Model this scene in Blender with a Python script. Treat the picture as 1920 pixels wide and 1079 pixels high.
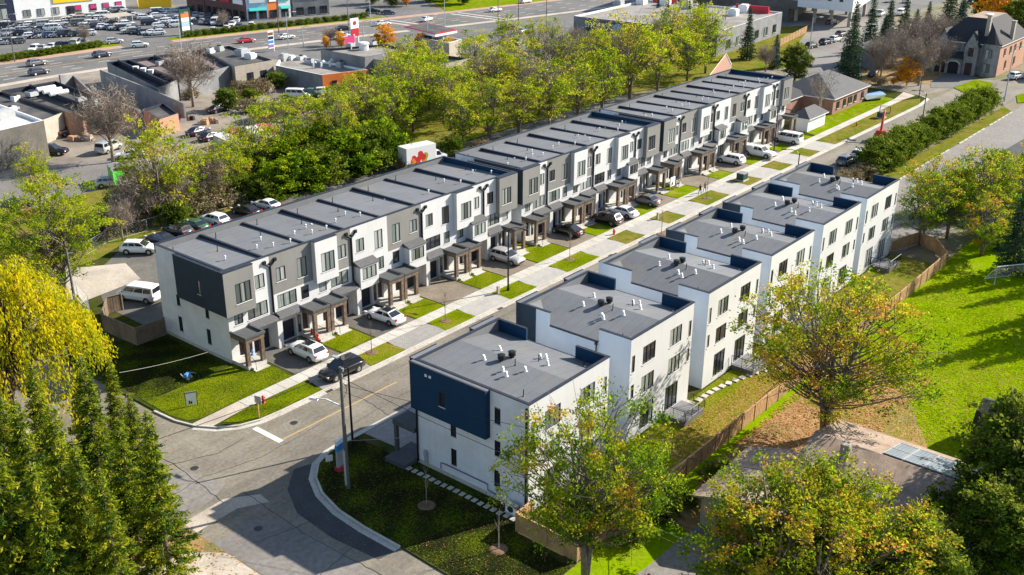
import bpy, math, random
import numpy as np
from mathutils import Matrix, Vector
R_ = math.radians
for o in list(bpy.data.objects): bpy.data.objects.remove(o)
SC = bpy.context.scene
COL = SC.collection
# ------------------------------------------------------------------ camera
CAMZ = 48.0
FPX, CX, CY = 1967.79, 960.0, 539.5
RM = np.array([[0.63516736, -0.29601264, 0.71339956],
               [-0.7723629, -0.24849291, 0.58455694],
               [0.00423849, -0.92229485, -0.38646377]])
cam = bpy.data.cameras.new('camera'); cam.sensor_width = 36.0; cam.lens = FPX / 1920 * 36
cam.clip_start = 1.0; cam.clip_end = 3000
camo = bpy.data.objects.new('camera', cam); COL.objects.link(camo)
camo.matrix_world = Matrix(((RM[0,0], -RM[0,1], -RM[0,2], 0), (RM[1,0], -RM[1,1], -RM[1,2], 0),
                            (RM[2,0], -RM[2,1], -RM[2,2], CAMZ), (0, 0, 0, 1)))
SC.camera = camo
# ------------------------------------------------------------------ light
SUN_AZ, SUN_EL = -25.0, 30.0      # direction towards the sun: degrees from +x, height
wd = bpy.data.worlds.new('World'); SC.world = wd; wd.use_nodes = True
nt = wd.node_tree; nt.nodes.clear()
sky = nt.nodes.new('ShaderNodeTexSky'); sky.sky_type = 'NISHITA'; sky.sun_disc = False
sky.sun_elevation = R_(SUN_EL); sky.sun_rotation = R_(90 - SUN_AZ); sky.air_density = 1.0; sky.dust_density = 0.6
bg = nt.nodes.new('ShaderNodeBackground'); bg.inputs[1].default_value = 0.095
ow = nt.nodes.new('ShaderNodeOutputWorld')
nt.links.new(sky.outputs[0], bg.inputs[0]); nt.links.new(bg.outputs[0], ow.inputs[0])
sl = bpy.data.lights.new('sun', 'SUN'); sl.energy = 5.0; sl.angle = R_(0.5); sl.color = (1.0, 0.925, 0.80)
so = bpy.data.objects.new('sun', sl); COL.objects.link(so)
sd = Vector((math.cos(R_(SUN_EL)) * math.cos(R_(SUN_AZ)), math.cos(R_(SUN_EL)) * math.sin(R_(SUN_AZ)), math.sin(R_(SUN_EL))))
so.rotation_euler = sd.to_track_quat('Z', 'Y').to_euler(); so.location = (60, 20, 120)
SC.view_settings.view_transform = 'Standard'; SC.view_settings.look = 'None'
SC.view_settings.exposure = 1.0; SC.view_settings.gamma = 1.0; SC.view_settings.use_curve_mapping = False
SC.render.engine = 'CYCLES'
SC.cycles.max_bounces = 5; SC.cycles.diffuse_bounces = 3; SC.cycles.glossy_bounces = 2
SC.cycles.transmission_bounces = 3; SC.cycles.transparent_max_bounces = 4
SC.cycles.caustics_reflective = False; SC.cycles.caustics_refractive = False

def at(px, py, z=0.0):
    """pixel of the photograph -> point of the level plane at height z"""
    d = RM @ np.array([px - CX, py - CY, FPX]); t = (z - CAMZ) / d[2]
    return Vector((d[0] * t, d[1] * t, z))
def at2(px, py, z=0.0):
    p = at(px, py, z); return (p.x, p.y)
random.seed(7); RNG = np.random.default_rng(11)
ORD = ['first', 'second', 'third', 'fourth', 'fifth', 'sixth', 'seventh', 'eighth', 'ninth', 'tenth', 'eleventh', 'twelfth',
       'thirteenth', 'fourteenth', 'fifteenth', 'sixteenth', 'seventeenth', 'eighteenth', 'nineteenth', 'twentieth']

# ------------------------------------------------------------------ materials
MT = {}
def newmat(name):
    m = bpy.data.materials.new(name); m.use_nodes = True; MT[name] = m
    n = m.node_tree; b = n.nodes['Principled BSDF']; return m, n, b
def ramp(n, stops, interp='LINEAR'):
    r = n.nodes.new('ShaderNodeValToRGB'); r.color_ramp.interpolation = interp
    e = r.color_ramp.elements
    while len(e) > 1: e.remove(e[-1])
    e[0].position = stops[0][0]; e[0].color = (*stops[0][1], 1)
    for p, c in stops[1:]:
        x = e.new(p); x.color = (*c, 1)
    return r
def pos(n, objc=False):
    if objc:
        t = n.nodes.new('ShaderNodeTexCoord'); return t.outputs['Object']
    g = n.nodes.new('ShaderNodeNewGeometry'); return g.outputs['Position']
def noise(n, vec, scale, detail=4, rough=.55):
    t = n.nodes.new('ShaderNodeTexNoise'); t.inputs['Scale'].default_value = scale
    t.inputs['Detail'].default_value = detail; t.inputs['Roughness'].default_value = rough
    n.links.new(vec, t.inputs['Vector']); return t.outputs['Fac']
def mixc(n, f, a, b, typ='MIX'):
    m = n.nodes.new('ShaderNodeMix'); m.data_type = 'RGBA'; m.blend_type = typ
    for s, v in ((m.inputs[0], f), (m.inputs[6], a), (m.inputs[7], b)):
        if hasattr(v, 'node'): n.links.new(v, s)
        elif isinstance(v, (int, float)): s.default_value = v
        else: s.default_value = (*v, 1)
    return m.outputs[2]
def bump(n, b, h, strength, dist=.05):
    u = n.nodes.new('ShaderNodeBump'); u.inputs['Strength'].default_value = strength; u.inputs['Distance'].default_value = dist
    n.links.new(h, u.inputs['Height']); n.links.new(u.outputs[0], b.inputs['Normal'])
def streak(n, v, c, amt):
    mp = n.nodes.new('ShaderNodeMapping'); mp.inputs['Scale'].default_value = (2.6, 2.6, .16); n.links.new(v, mp.inputs[0])
    r = ramp(n, [(.50, (1, 1, 1)), (.72, (1 - amt, 1 - amt, 1 - amt * 1.15))]); n.links.new(noise(n, mp.outputs[0], 1.0, 5, .65), r.inputs[0]); return mixc(n, 1., c, r.outputs[0], 'MULTIPLY')
def surf(name, c1, c2, scale, c3=None, scale3=.1, rough=.85, bmp=0.0, bscale=8., w3=(.45, .65), fine=True, objc=False, spec=.3, stk=0., trk=0.):
    """two-tone fine noise, a third tone in large patches, fine grain"""
    m, n, b = newmat(name); v = pos(n, objc)
    r = ramp(n, [(.32, c1), (.68, c2)]); n.links.new(noise(n, v, scale, 5), r.inputs[0]); c = r.outputs[0]
    if c3:
        r3 = ramp(n, [(w3[0], (0, 0, 0)), (w3[1], (1, 1, 1))]); n.links.new(noise(n, v, scale3, 5, .6), r3.inputs[0])
        c = mixc(n, r3.outputs[0], c, c3)
    if fine:
        rf = ramp(n, [(.3, (.82, .82, .82)), (.7, (1.16, 1.16, 1.16))]); n.links.new(noise(n, v, scale * 9, 2), rf.inputs[0])
        c = mixc(n, 1.0, c, rf.outputs[0], 'MULTIPLY')
    if stk: c = streak(n, v, c, stk)
    if trk:
        mp = n.nodes.new('ShaderNodeMapping'); mp.inputs['Scale'].default_value = (.035, .8, 1); n.links.new(v, mp.inputs[0]); r = ramp(n, [(.45, (1, 1, 1)), (.7, (1 - trk, 1 - trk, 1 - trk))]); n.links.new(noise(n, mp.outputs[0], 1.3, 5, .6), r.inputs[0]); c = mixc(n, 1., c, r.outputs[0], 'MULTIPLY')
        r = ramp(n, [(.66, (1, 1, 1)), (.74, (.72, .72, .72))]); n.links.new(noise(n, v, .9, 2, .4), r.inputs[0]); c = mixc(n, .6, c, r.outputs[0], 'MULTIPLY')
    n.links.new(c, b.inputs['Base Color']); b.inputs['Roughness'].default_value = rough
    b.inputs['Specular IOR Level'].default_value = spec
    if bmp: bump(n, b, noise(n, v, bscale, 3), bmp)
    return m
def plain(name, c, rough=.6, metal=0., coat=0., spec=.5):
    m, n, b = newmat(name); b.inputs['Base Color'].default_value = (*c, 1); b.inputs['Roughness'].default_value = rough
    b.inputs['Metallic'].default_value = metal; b.inputs['Coat Weight'].default_value = coat
    b.inputs['Specular IOR Level'].default_value = spec
    return m
surf('ground', (.16, .13, .08), (.26, .22, .15), .5, (.10, .13, .03), .06, bmp=.3)
surf('asphalt', (.215, .192, .152), (.27, .242, .193), .35, (.172, .155, .128), .09, bmp=.2, bscale=30, trk=.2)
surf('asphalt_dark', (.105, .10, .092), (.14, .13, .118), .5, (.175, .16, .135), .15, bmp=.15, bscale=30)
surf('asphalt_drive', (.215, .178, .135), (.265, .22, .168), .6, (.165, .138, .105), .2, bmp=.15, bscale=30)
surf('asphalt_new', (.05, .052, .056), (.075, .077, .082), .6, bmp=.1, bscale=30)
surf('asphalt_lot', (.21, .195, .18), (.25, .23, .21), .25, (.165, .155, .145), .05, bmp=.1, bscale=20)
surf('asphalt_far', (.15, .145, .14), (.185, .18, .17), .15, (.12, .118, .115), .04)
surf('gravel', (.24, .205, .165), (.33, .285, .235), .4, (.15, .13, .11), .07, bmp=.4, bscale=12)
surf('concrete', (.48, .455, .405), (.55, .525, .475), .7, (.43, .405, .355), .3, bmp=.08, bscale=25)
surf('concrete_warm', (.46, .40, .33), (.54, .47, .39), .6, (.38, .33, .27), .2)
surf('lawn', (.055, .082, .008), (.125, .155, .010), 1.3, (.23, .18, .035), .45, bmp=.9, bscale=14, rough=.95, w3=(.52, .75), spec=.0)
surf('lawn_shade_tone', (.032, .048, .012), (.062, .082, .012), 1.3, (.085, .075, .03), .4, bmp=.9, bscale=14, rough=.95, spec=0.)  # darker lawn copy: building shade put into the grass colour
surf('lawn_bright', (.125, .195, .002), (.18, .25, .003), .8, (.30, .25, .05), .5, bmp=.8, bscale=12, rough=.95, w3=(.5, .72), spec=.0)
surf('lawn_dry', (.14, .145, .02), (.25, .20, .05), 1.2, (.12, .16, .012), .25, bmp=.9, bscale=12, rough=.95, spec=.0)
surf('lawn_field', (.16, .26, .002), (.215, .32, .003), .35, (.27, .28, .03), .13, bmp=.8, bscale=9, rough=.95, w3=(.55, .8), spec=.0)
surf('litter_ground', (.30, .16, .06), (.42, .26, .12), 1.0, (.17, .16, .05), .3, bmp=.9, bscale=9, rough=.95)
surf('soil', (.14, .085, .05), (.22, .14, .085), 1.5, bmp=.6, bscale=9)
surf('brick_walk', (.40, .25, .19), (.48, .31, .24), .4)
surf('stucco_white', (.60, .60, .60), (.64, .64, .64), .5, (.575, .575, .57), .25, bmp=.06, bscale=30, fine=False, stk=.07)
surf('stucco_grey', (.215, .212, .20), (.24, .237, .224), .6, (.205, .202, .19), .3, bmp=.08, bscale=30, fine=False, stk=.07)
surf('stucco_dark', (.028, .045, .065), (.034, .052, .075), .6, fine=False, bmp=.05, bscale=30, stk=.12)
surf('stucco_shade_tint', (.62, .675, .74), (.66, .71, .775), .4, (.59, .635, .69), .3, bmp=.05, bscale=30, fine=False, stk=.035)  # white stucco with the blue of the shaded sides put into its colour
surf('cap', (.022, .026, .04), (.034, .038, .052), 2., fine=False, rough=.5)
surf('black_metal', (.012, .012, .014), (.018, .018, .02), 3., fine=False, rough=.4)
surf('frame', (.018, .018, .022), (.026, .026, .03), 3., fine=False, rough=.4)
surf('porch_brick', (.15, .105, .075), (.23, .165, .12), 7., (.10, .075, .06), 3., bmp=.4, bscale=12)
surf('porch_roof', (.075, .08, .085), (.10, .105, .11), 3., bmp=.1)
surf('garage_door', (.022, .025, .035), (.03, .033, .045), 2., fine=False, rough=.5)
surf('door', (.05, .03, .03), (.07, .045, .04), 4., fine=False, rough=.5)
surf('shingle_grey', (.085, .085, .09), (.13, .13, .135), 4., (.10, .10, .10), .5, bmp=.4, bscale=10)
surf('shingle_dark', (.03, .031, .036), (.05, .05, .056), 4., bmp=.4, bscale=10)
surf('shingle_brown', (.30, .22, .165), (.42, .32, .25), 5., (.25, .185, .14), .6, bmp=.5, bscale=8)
surf('roof_gravel', (.27, .25, .22), (.33, .31, .28), .6, (.20, .19, .17), .2)
surf('roof_dark', (.055, .055, .056), (.085, .083, .082), .6, (.13, .12, .11), .25)
surf('roof_white', (.62, .61, .6), (.7, .69, .68), .5, (.5, .49, .47), .2)
surf('wood', (.40, .23, .105), (.54, .34, .17), 2.2, (.34, .21, .11), .8, objc=False, bmp=.2, rough=.8)
surf('wood_grey', (.20, .145, .10), (.28, .21, .15), 2., (.16, .12, .085), .8, bmp=.2)
surf('bark', (.13, .105, .08), (.24, .20, .155), 5., objc=True, bmp=.6, bscale=10, rough=.95)
surf('bark_pale', (.30, .26, .22), (.42, .38, .33), 4., objc=True, bmp=.3, rough=.95)
surf('twig', (.23, .18, .14), (.33, .27, .22), 2., objc=True, fine=False, rough=.95)
surf('pole_wood', (.10, .10, .09), (.16, .15, .14), 3., objc=True)
surf('brick_red', (.30, .16, .12), (.38, .21, .16), 3., (.26, .14, .11), .5, bmp=.3)
surf('brick_orange', (.42, .23, .15), (.50, .29, .20), 3., bmp=.2)
surf('stone', (.25, .25, .26), (.36, .36, .36), 2., (.20, .20, .215), 1., bmp=.4)
surf('brick_dark', (.12, .065, .06), (.17, .09, .08), 2.)
surf('block_grey', (.22, .225, .235), (.28, .285, .29), 1., (.18, .185, .195), .3, stk=.2)
surf('block_beige', (.38, .335, .275), (.45, .40, .335), 1., stk=.2)
surf('metal_white', (.78, .78, .78), (.83, .83, .83), 1., fine=False, rough=.4)
surf('metal_grey', (.35, .36, .37), (.42, .43, .44), 2., fine=False, rough=.4)
surf('galvanised', (.42, .44, .45), (.5, .52, .53), 4., fine=False, rough=.35)
for nm, c in dict(white=(.82, .82, .82), offwhite=(.72, .70, .65), black=(.010, .010, .012), navy=(.02, .028, .06), blue=(.06, .10, .2),
                  silver=(.5, .5, .5), grey=(.16, .165, .17), red=(.5, .03, .05), beige=(.42, .38, .3), rust=(.22, .09, .06), green=(.05, .12, .07)).items():
    plain('paint_' + nm, c, .28, 0.25 if nm in ('silver', 'grey') else 0, .6)
plain('tyre', (.014, .014, .015), .8); plain('rim', (.5, .5, .5), .3, .8); plain('car_glass', (.015, .018, .022), .04, 0, .4, .8)
plain('lamp_red', (.45, .02, .02), .2); plain('lamp_clear', (.75, .75, .72), .15); plain('plastic_black', (.02, .02, .02), .5)
plain('red_plastic', (.6, .03, .025), .4); plain('orange_paint', (.75, .20, .04), .5); plain('green_paint', (.08, .62, .03), .5)
plain('teal_paint', (.05, .42, .40), .5); plain('blue_paint', (.04, .25, .65), .4); plain('yellow_paint', (.95, .58, .005), .5)
plain('sign_white', (.85, .85, .85), .5); plain('sign_red', (.5, .012, .03), .5); plain('sign_purple', (.25, .16, .4), .5); plain('sign_pink', (.55, .04, .18), .5)
plain('dark_green', (.015, .06, .04), .5); plain('line_white', (.72, .70, .66), .8); plain('line_yellow', (.50, .33, .14), .8)
plain('light_blue_wall', (.40, .55, .70), .8); plain('skin', (.5, .3, .22), .6); plain('cloth_dark', (.02, .02, .025), .9); plain('cloth_grey', (.2, .19, .2), .9); plain('cloth_red', (.45, .03, .04), .9)
plain('wire', (.012, .012, .012), .6); plain('wire_pale', (.32, .30, .27), .6); plain('lift_red', (.62, .06, .035), .35, 0, .4)
plain('tar', (.03, .03, .03), .6); plain('iron', (.05, .05, .05), .5, .4)
plain('water_blue', (.10, .28, .62), .5); plain('purple', (.12, .08, .22), .4); plain('leaf_red', (.5, .2, .05), .8)

def brickmat(name, c1, c2, mortar, sx, sy, wall=True, rough=.85, bmp=.25):
    m, n, b = newmat(name); v = pos(n)
    sp = n.nodes.new('ShaderNodeSeparateXYZ'); n.links.new(v, sp.inputs[0]); cb = n.nodes.new('ShaderNodeCombineXYZ')
    if wall:
        ad = n.nodes.new('ShaderNodeMath'); n.links.new(sp.outputs[0], ad.inputs[0]); n.links.new(sp.outputs[1], ad.inputs[1])
        n.links.new(ad.outputs[0], cb.inputs[0]); n.links.new(sp.outputs[2], cb.inputs[1])
    else:
        n.links.new(sp.outputs[0], cb.inputs[0]); n.links.new(sp.outputs[1], cb.inputs[1])
    t = n.nodes.new('ShaderNodeTexBrick'); n.links.new(cb.outputs[0], t.inputs[0]); t.inputs['Scale'].default_value = 1
    t.inputs['Brick Width'].default_value = sx; t.inputs['Row Height'].default_value = sy; t.inputs['Mortar Size'].default_value = .012
    t.inputs['Color1'].default_value = (*c1, 1); t.inputs['Color2'].default_value = (*c2, 1); t.inputs['Mortar'].default_value = (*mortar, 1)
    r = ramp(n, [(.3, (.9, .9, .9)), (.7, (1.08, 1.08, 1.08))]); n.links.new(noise(n, v, .6, 5), r.inputs[0])
    c = mixc(n, 1.0, t.outputs[0], r.outputs[0], 'MULTIPLY')
    if wall: c = streak(n, v, c, .06)
    n.links.new(c, b.inputs['Base Color']); b.inputs['Roughness'].default_value = rough
    iv = n.nodes.new('ShaderNodeMath'); iv.operation = 'SUBTRACT'; iv.inputs[0].default_value = 1; n.links.new(t.outputs['Fac'], iv.inputs[1])
    bump(n, b, iv.outputs[0], bmp, .02); return m
brickmat('brick_white', (.78, .805, .85), (.72, .745, .79), (.68, .69, .71), .26, .085)
brickmat('paver', (.34, .325, .30), (.27, .26, .24), (.18, .17, .155), .34, .17, wall=False)
brickmat('paver_pale', (.42, .40, .37), (.37, .355, .33), (.30, .29, .27), .6, .3, wall=False)

def membrane():
    m, n, b = newmat('membrane'); v = pos(n)
    r = ramp(n, [(.3, (.148, .155, .166)), (.7, (.182, .190, .202))]); n.links.new(noise(n, v, .45, 6, .65), r.inputs[0])
    sp = n.nodes.new('ShaderNodeSeparateXYZ'); n.links.new(v, sp.inputs[0])
    w = n.nodes.new('ShaderNodeMath'); w.operation = 'PINGPONG'; w.inputs[1].default_value = .5; n.links.new(sp.outputs[1], w.inputs[0])
    l = ramp(n, [(0, (.80, .80, .80)), (.06, (1, 1, 1))]); n.links.new(w.outputs[0], l.inputs[0])
    rf = ramp(n, [(.3, (.86, .86, .86)), (.7, (1.12, 1.12, 1.12))]); n.links.new(noise(n, v, 12, 2), rf.inputs[0])
    c = mixc(n, 1., r.outputs[0], l.outputs[0], 'MULTIPLY'); c = mixc(n, 1., c, rf.outputs[0], 'MULTIPLY')
    st = ramp(n, [(.60, (0, 0, 0)), (.64, (.5, .5, .5)), (.75, (.2, .2, .2))]); n.links.new(noise(n, v, .22, 4, .5), st.inputs[0]); c = mixc(n, st.outputs[0], c, (.20, .19, .165))
    oi = n.nodes.new('ShaderNodeObjectInfo'); ro = ramp(n, [(0, (.88, .88, .88)), (1, (1.1, 1.1, 1.1))]); n.links.new(oi.outputs['Random'], ro.inputs[0]); c = mixc(n, 1., c, ro.outputs[0], 'MULTIPLY')
    n.links.new(c, b.inputs['Base Color']); b.inputs['Roughness'].default_value = .8; b.inputs['Specular IOR Level'].default_value = .3
    return m
membrane()
def glassmat(name, a, bcol):
    m, n, b = newmat(name); v = pos(n)
    sp = n.nodes.new('ShaderNodeSeparateXYZ'); n.links.new(v, sp.inputs[0])
    ad = n.nodes.new('ShaderNodeMath'); n.links.new(sp.outputs[0], ad.inputs[0]); n.links.new(sp.outputs[1], ad.inputs[1])
    cb = n.nodes.new('ShaderNodeCombineXYZ'); n.links.new(ad.outputs[0], cb.inputs[0])
    oi = n.nodes.new('ShaderNodeObjectInfo')
    st = ramp(n, [(.35, a), (.65, bcol)]); n.links.new(noise(n, cb.outputs[0], 9, 2), st.inputs[0])
    rr = ramp(n, [(.35, (0, 0, 0)), (.55, (1, 1, 1))]); n.links.new(oi.outputs['Random'], rr.inputs[0])
    c = mixc(n, rr.outputs[0], a, st.outputs[0])
    n.links.new(c, b.inputs['Base Color']); b.inputs['Roughness'].default_value = .05; b.inputs['Specular IOR Level'].default_value = .7
    return m
glassmat('glass', (.07, .085, .082), (.42, .46, .43))
glassmat('glass_pale', (.16, .19, .185), (.55, .58, .55))
glassmat('glass_dark', (.02, .024, .03), (.05, .06, .07))
def solar():
    m, n, b = newmat('solar_cell'); v = pos(n, True)
    t = n.nodes.new('ShaderNodeTexBrick'); t.offset = 0; n.links.new(v, t.inputs[0]); t.inputs['Scale'].default_value = 1
    t.inputs['Brick Width'].default_value = .28; t.inputs['Row Height'].default_value = .28; t.inputs['Mortar Size'].default_value = .012
    t.inputs['Color1'].default_value = (.16, .19, .22, 1); t.inputs['Color2'].default_value = (.19, .22, .25, 1); t.inputs['Mortar'].default_value = (.4, .43, .46, 1)
    n.links.new(t.outputs[0], b.inputs['Base Color']); b.inputs['Roughness'].default_value = .3
solar()
def leafmat(name, stops, trans=.42, shift=.12):
    m = bpy.data.materials.new(name); m.use_nodes = True; MT[name] = m; n = m.node_tree; n.nodes.clear()
    a = n.nodes.new('ShaderNodeAttribute'); a.attribute_name = 'hue'; oi = n.nodes.new('ShaderNodeObjectInfo')
    s = n.nodes.new('ShaderNodeMath'); s.operation = 'MULTIPLY_ADD'; n.links.new(oi.outputs['Random'], s.inputs[0]); s.inputs[1].default_value = shift
    s.inputs[2].default_value = -shift / 2
    ad = n.nodes.new('ShaderNodeMath'); n.links.new(a.outputs['Fac'], ad.inputs[0]); n.links.new(s.outputs[0], ad.inputs[1])
    r = ramp(n, stops); n.links.new(ad.outputs[0], r.inputs[0])
    d = n.nodes.new('ShaderNodeBsdfDiffuse'); t = n.nodes.new('ShaderNodeBsdfTranslucent'); mx = n.nodes.new('ShaderNodeMixShader')
    mx.inputs[0].default_value = trans; o = n.nodes.new('ShaderNodeOutputMaterial')
    for q in (d, t): n.links.new(r.outputs[0], q.inputs[0])
    n.links.new(d.outputs[0], mx.inputs[1]); n.links.new(t.outputs[0], mx.inputs[2]); n.links.new(mx.outputs[0], o.inputs[0])
leafmat('leaf_green', [(0, (.05, .10, .010)), (.3, (.14, .24, .012)), (.55, (.32, .42, .014)), (.8, (.50, .52, .022)), (1, (.48, .34, .09))], .6)
leafmat('leaf_mixed', [(0, (.05, .10, .012)), (.35, (.15, .27, .014)), (.6, (.33, .41, .016)), (.82, (.54, .42, .03)), (1, (.58, .27, .07))], .6)
leafmat('leaf_willow', [(0, (.20, .27, .018)), (.3, (.46, .44, .012)), (.6, (.72, .58, .012)), (.85, (.80, .60, .016)), (1, (.66, .40, .02))], .55)
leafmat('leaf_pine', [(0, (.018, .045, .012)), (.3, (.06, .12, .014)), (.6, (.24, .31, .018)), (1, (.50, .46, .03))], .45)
leafmat('leaf_spruce', [(0, (.014, .042, .026)), (.5, (.036, .085, .042)), (1, (.10, .15, .06))], .2)
leafmat('leaf_blue', [(0, (.024, .06, .06)), (.5, (.06, .12, .12)), (1, (.12, .19, .18))], .2)
leafmat('leaf_cedar', [(0, (.030, .055, .010)), (.5, (.12, .18, .018)), (1, (.36, .38, .05))], .4)
leafmat('leaf_orange', [(0, (.50, .20, .02)), (.5, (.75, .34, .015)), (1, (.82, .50, .04))])
leafmat('leaf_dry', [(0, (.14, .11, .06)), (.4, (.27, .21, .12)), (.7, (.37, .30, .18)), (1, (.20, .22, .06))], .2)
leafmat('leaf_litter', [(0, (.32, .13, .04)), (.5, (.48, .24, .09)), (1, (.55, .36, .18))], .1)
leafmat('grass_blade', [(0, (.042, .050, .018)), (.4, (.24, .33, .005)), (.75, (.40, .47, .006)), (1, (.52, .42, .09))], .5)  # lowest stop near black, painted shade for tufts on the shadowed lawns
# ------------------------------------------------------------------ mesh helpers
class MB:
    def __init__(s): s.v = []; s.f = []; s.m = []
    def face(s, pts, m=0):
        i = len(s.v); s.v += [tuple(p) for p in pts]; s.f.append(tuple(range(i, i + len(pts)))); s.m.append(m); return s
    def hexa(s, p, m=0):
        """8 points: bottom 0-3 counter-clockwise, top 4-7"""
        i = len(s.v); s.v += [tuple(q) for q in p]
        for a in ((3, 2, 1, 0), (4, 5, 6, 7), (0, 1, 5, 4), (1, 2, 6, 5), (2, 3, 7, 6), (3, 0, 4, 7)):
            s.f.append(tuple(i + k for k in a)); s.m.append(m)
        return s
    def box(s, x0, y0, z0, x1, y1, z1, m=0):
        x0, x1 = min(x0, x1), max(x0, x1); y0, y1 = min(y0, y1), max(y0, y1)
        return s.hexa([(x0, y0, z0), (x1, y0, z0), (x1, y1, z0), (x0, y1, z0), (x0, y0, z1), (x1, y0, z1), (x1, y1, z1), (x0, y1, z1)], m)
    def obox(s, cx, cy, z0, lx, ly, lz, a=0, m=0, tx=0, ty=0):
        c, d = math.cos(a), math.sin(a); P = []
        for k, z in ((1, z0), (1, z0 + lz)):
            sx, sy = (lx / 2, ly / 2) if z == z0 else (lx / 2 - tx, ly / 2 - ty)
            for q in ((-sx, -sy), (sx, -sy), (sx, sy), (-sx, sy)):
                P.append((cx + q[0] * c - q[1] * d, cy + q[0] * d + q[1] * c, z))
        return s.hexa(P, m)
    def prism(s, poly, z0, z1, m=0, mside=None, bottom=False):
        a = sum(poly[i][0] * poly[(i + 1) % len(poly)][1] - poly[(i + 1) % len(poly)][0] * poly[i][1] for i in range(len(poly)))
        if a < 0: poly = poly[::-1]
        s.face([(p[0], p[1], z1) for p in poly], m)
        if bottom: s.face([(p[0], p[1], z0) for p in poly[::-1]], m)
        for i in range(len(poly)):
            p, q = poly[i], poly[(i + 1) % len(poly)]
            s.face([(p[0], p[1], z0), (q[0], q[1], z0), (q[0], q[1], z1), (p[0], p[1], z1)], m if mside is None else mside)
        return s
    def tube(s, pts, r, n=6, m=0, cap=True):
        rs = r if isinstance(r, (list, tuple)) else [r] * len(pts)
        P = [Vector(p) for p in pts]; i0 = len(s.v)
        for k, p in enumerate(P):
            t = (P[min(k + 1, len(P) - 1)] - P[max(k - 1, 0)]); t = t.normalized() if t.length > 1e-9 else Vector((0, 0, 1))
            a = Vector((0, 0, 1)) if abs(t.z) < .9 else Vector((1, 0, 0))
            u = t.cross(a).normalized(); w = t.cross(u).normalized()
            for j in range(n):
                g = 2 * math.pi * j / n; q = p + (u * math.cos(g) + w * math.sin(g)) * rs[k]; s.v.append(tuple(q))
        for k in range(len(P) - 1):
            for j in range(n):
                a, b = i0 + k * n + j, i0 + k * n + (j + 1) % n
                s.f.append((a, a + n, b + n, b)); s.m.append(m)
        if cap:
            s.f.append(tuple(i0 + j for j in range(n))); s.m.append(m)
            e = i0 + (len(P) - 1) * n; s.f.append(tuple(e + j for j in range(n))[::-1]); s.m.append(m)
        return s
    def cyl(s, x, y, z0, z1, r0, r1=None, n=10, m=0): return s.tube([(x, y, z0), (x, y, z1)], [r0, r0 if r1 is None else r1], n, m)
    def ball(s, c, r, m=0, n=8, k=5):
        rx, ry, rz = r if isinstance(r, (tuple, list)) else (r, r, r); i0 = len(s.v)
        for a in range(k + 1):
            th = math.pi * a / k
            for j in range(n):
                g = 2 * math.pi * j / n
                s.v.append((c[0] + rx * math.sin(th) * math.cos(g), c[1] + ry * math.sin(th) * math.sin(g), c[2] + rz * math.cos(th)))
        for a in range(k):
            for j in range(n):
                p, q = i0 + a * n + j, i0 + a * n + (j + 1) % n
                s.f.append((p, p + n, q + n, q)); s.m.append(m)
        return s
    def merge(s, o, m=0):
        i = len(s.v); s.v += o.v; s.f += [tuple(i + a for a in f) for f in o.f]; s.m += [m + a for a in o.m]; return s
    def mesh(s, name, mats, smooth=False):
        me = bpy.data.meshes.new(name); me.from_pydata(s.v, [], s.f)
        for k in (mats if isinstance(mats, (list, tuple)) else [mats]): me.materials.append(MT[k])
        if len(me.materials) > 1: me.polygons.foreach_set('material_index', s.m)
        if smooth: me.polygons.foreach_set('use_smooth', [True] * len(me.polygons))
        me.update(); return me
def link(name, data, parent=None, loc=(0, 0, 0), rz=0.0):
    o = bpy.data.objects.new(name, data); COL.objects.link(o); o.location = loc
    if rz: o.rotation_euler = (0, 0, rz)
    if parent: o.parent = parent
    return o
def thing(name, label, cat, loc=(0, 0, 0), rz=0.0, group=None):
    o = link(name, None, None, loc, rz); o.empty_display_size = .3
    o['label'] = label; o['category'] = cat
    if group: o['group'] = group
    return o
def tag(o, label, cat, group=None):
    o['label'] = label; o['category'] = cat
    if group: o['group'] = group
    return o
def part(name, mb, mats, parent, smooth=False):
    """mesh in world coordinates under an unrotated root (or under a part of it)"""
    me = mb.mesh(name, mats, smooth); o = link(name, me, parent)
    if parent is not None:
        l = Vector(parent.location); p = parent.parent
        while p is not None: l += Vector(p.location); p = p.parent
        o.location = -l
    return o
def lpart(name, mb, mats, parent, loc=(0, 0, 0), rz=0, smooth=False):
    return link(name, mb if isinstance(mb, bpy.types.Mesh) else mb.mesh(name, mats, smooth), parent, loc, rz)
def copy_tree(o, parent=None):
    c = o.copy(); COL.objects.link(c); c.parent = parent
    for ch in list(o.children): copy_tree(ch, c)
    return c
def struct(name, mb, mats, parent=None, kind='structure'):
    o = link(name, mb.mesh(name, mats), parent); o['kind'] = kind; return o
def sheet(name, poly, z, mat, kind='structure', thick=None):
    mb = MB(); mb.prism(poly, z - (thick or .02), z, 0); return struct(name, mb, mat, None, kind)
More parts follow.
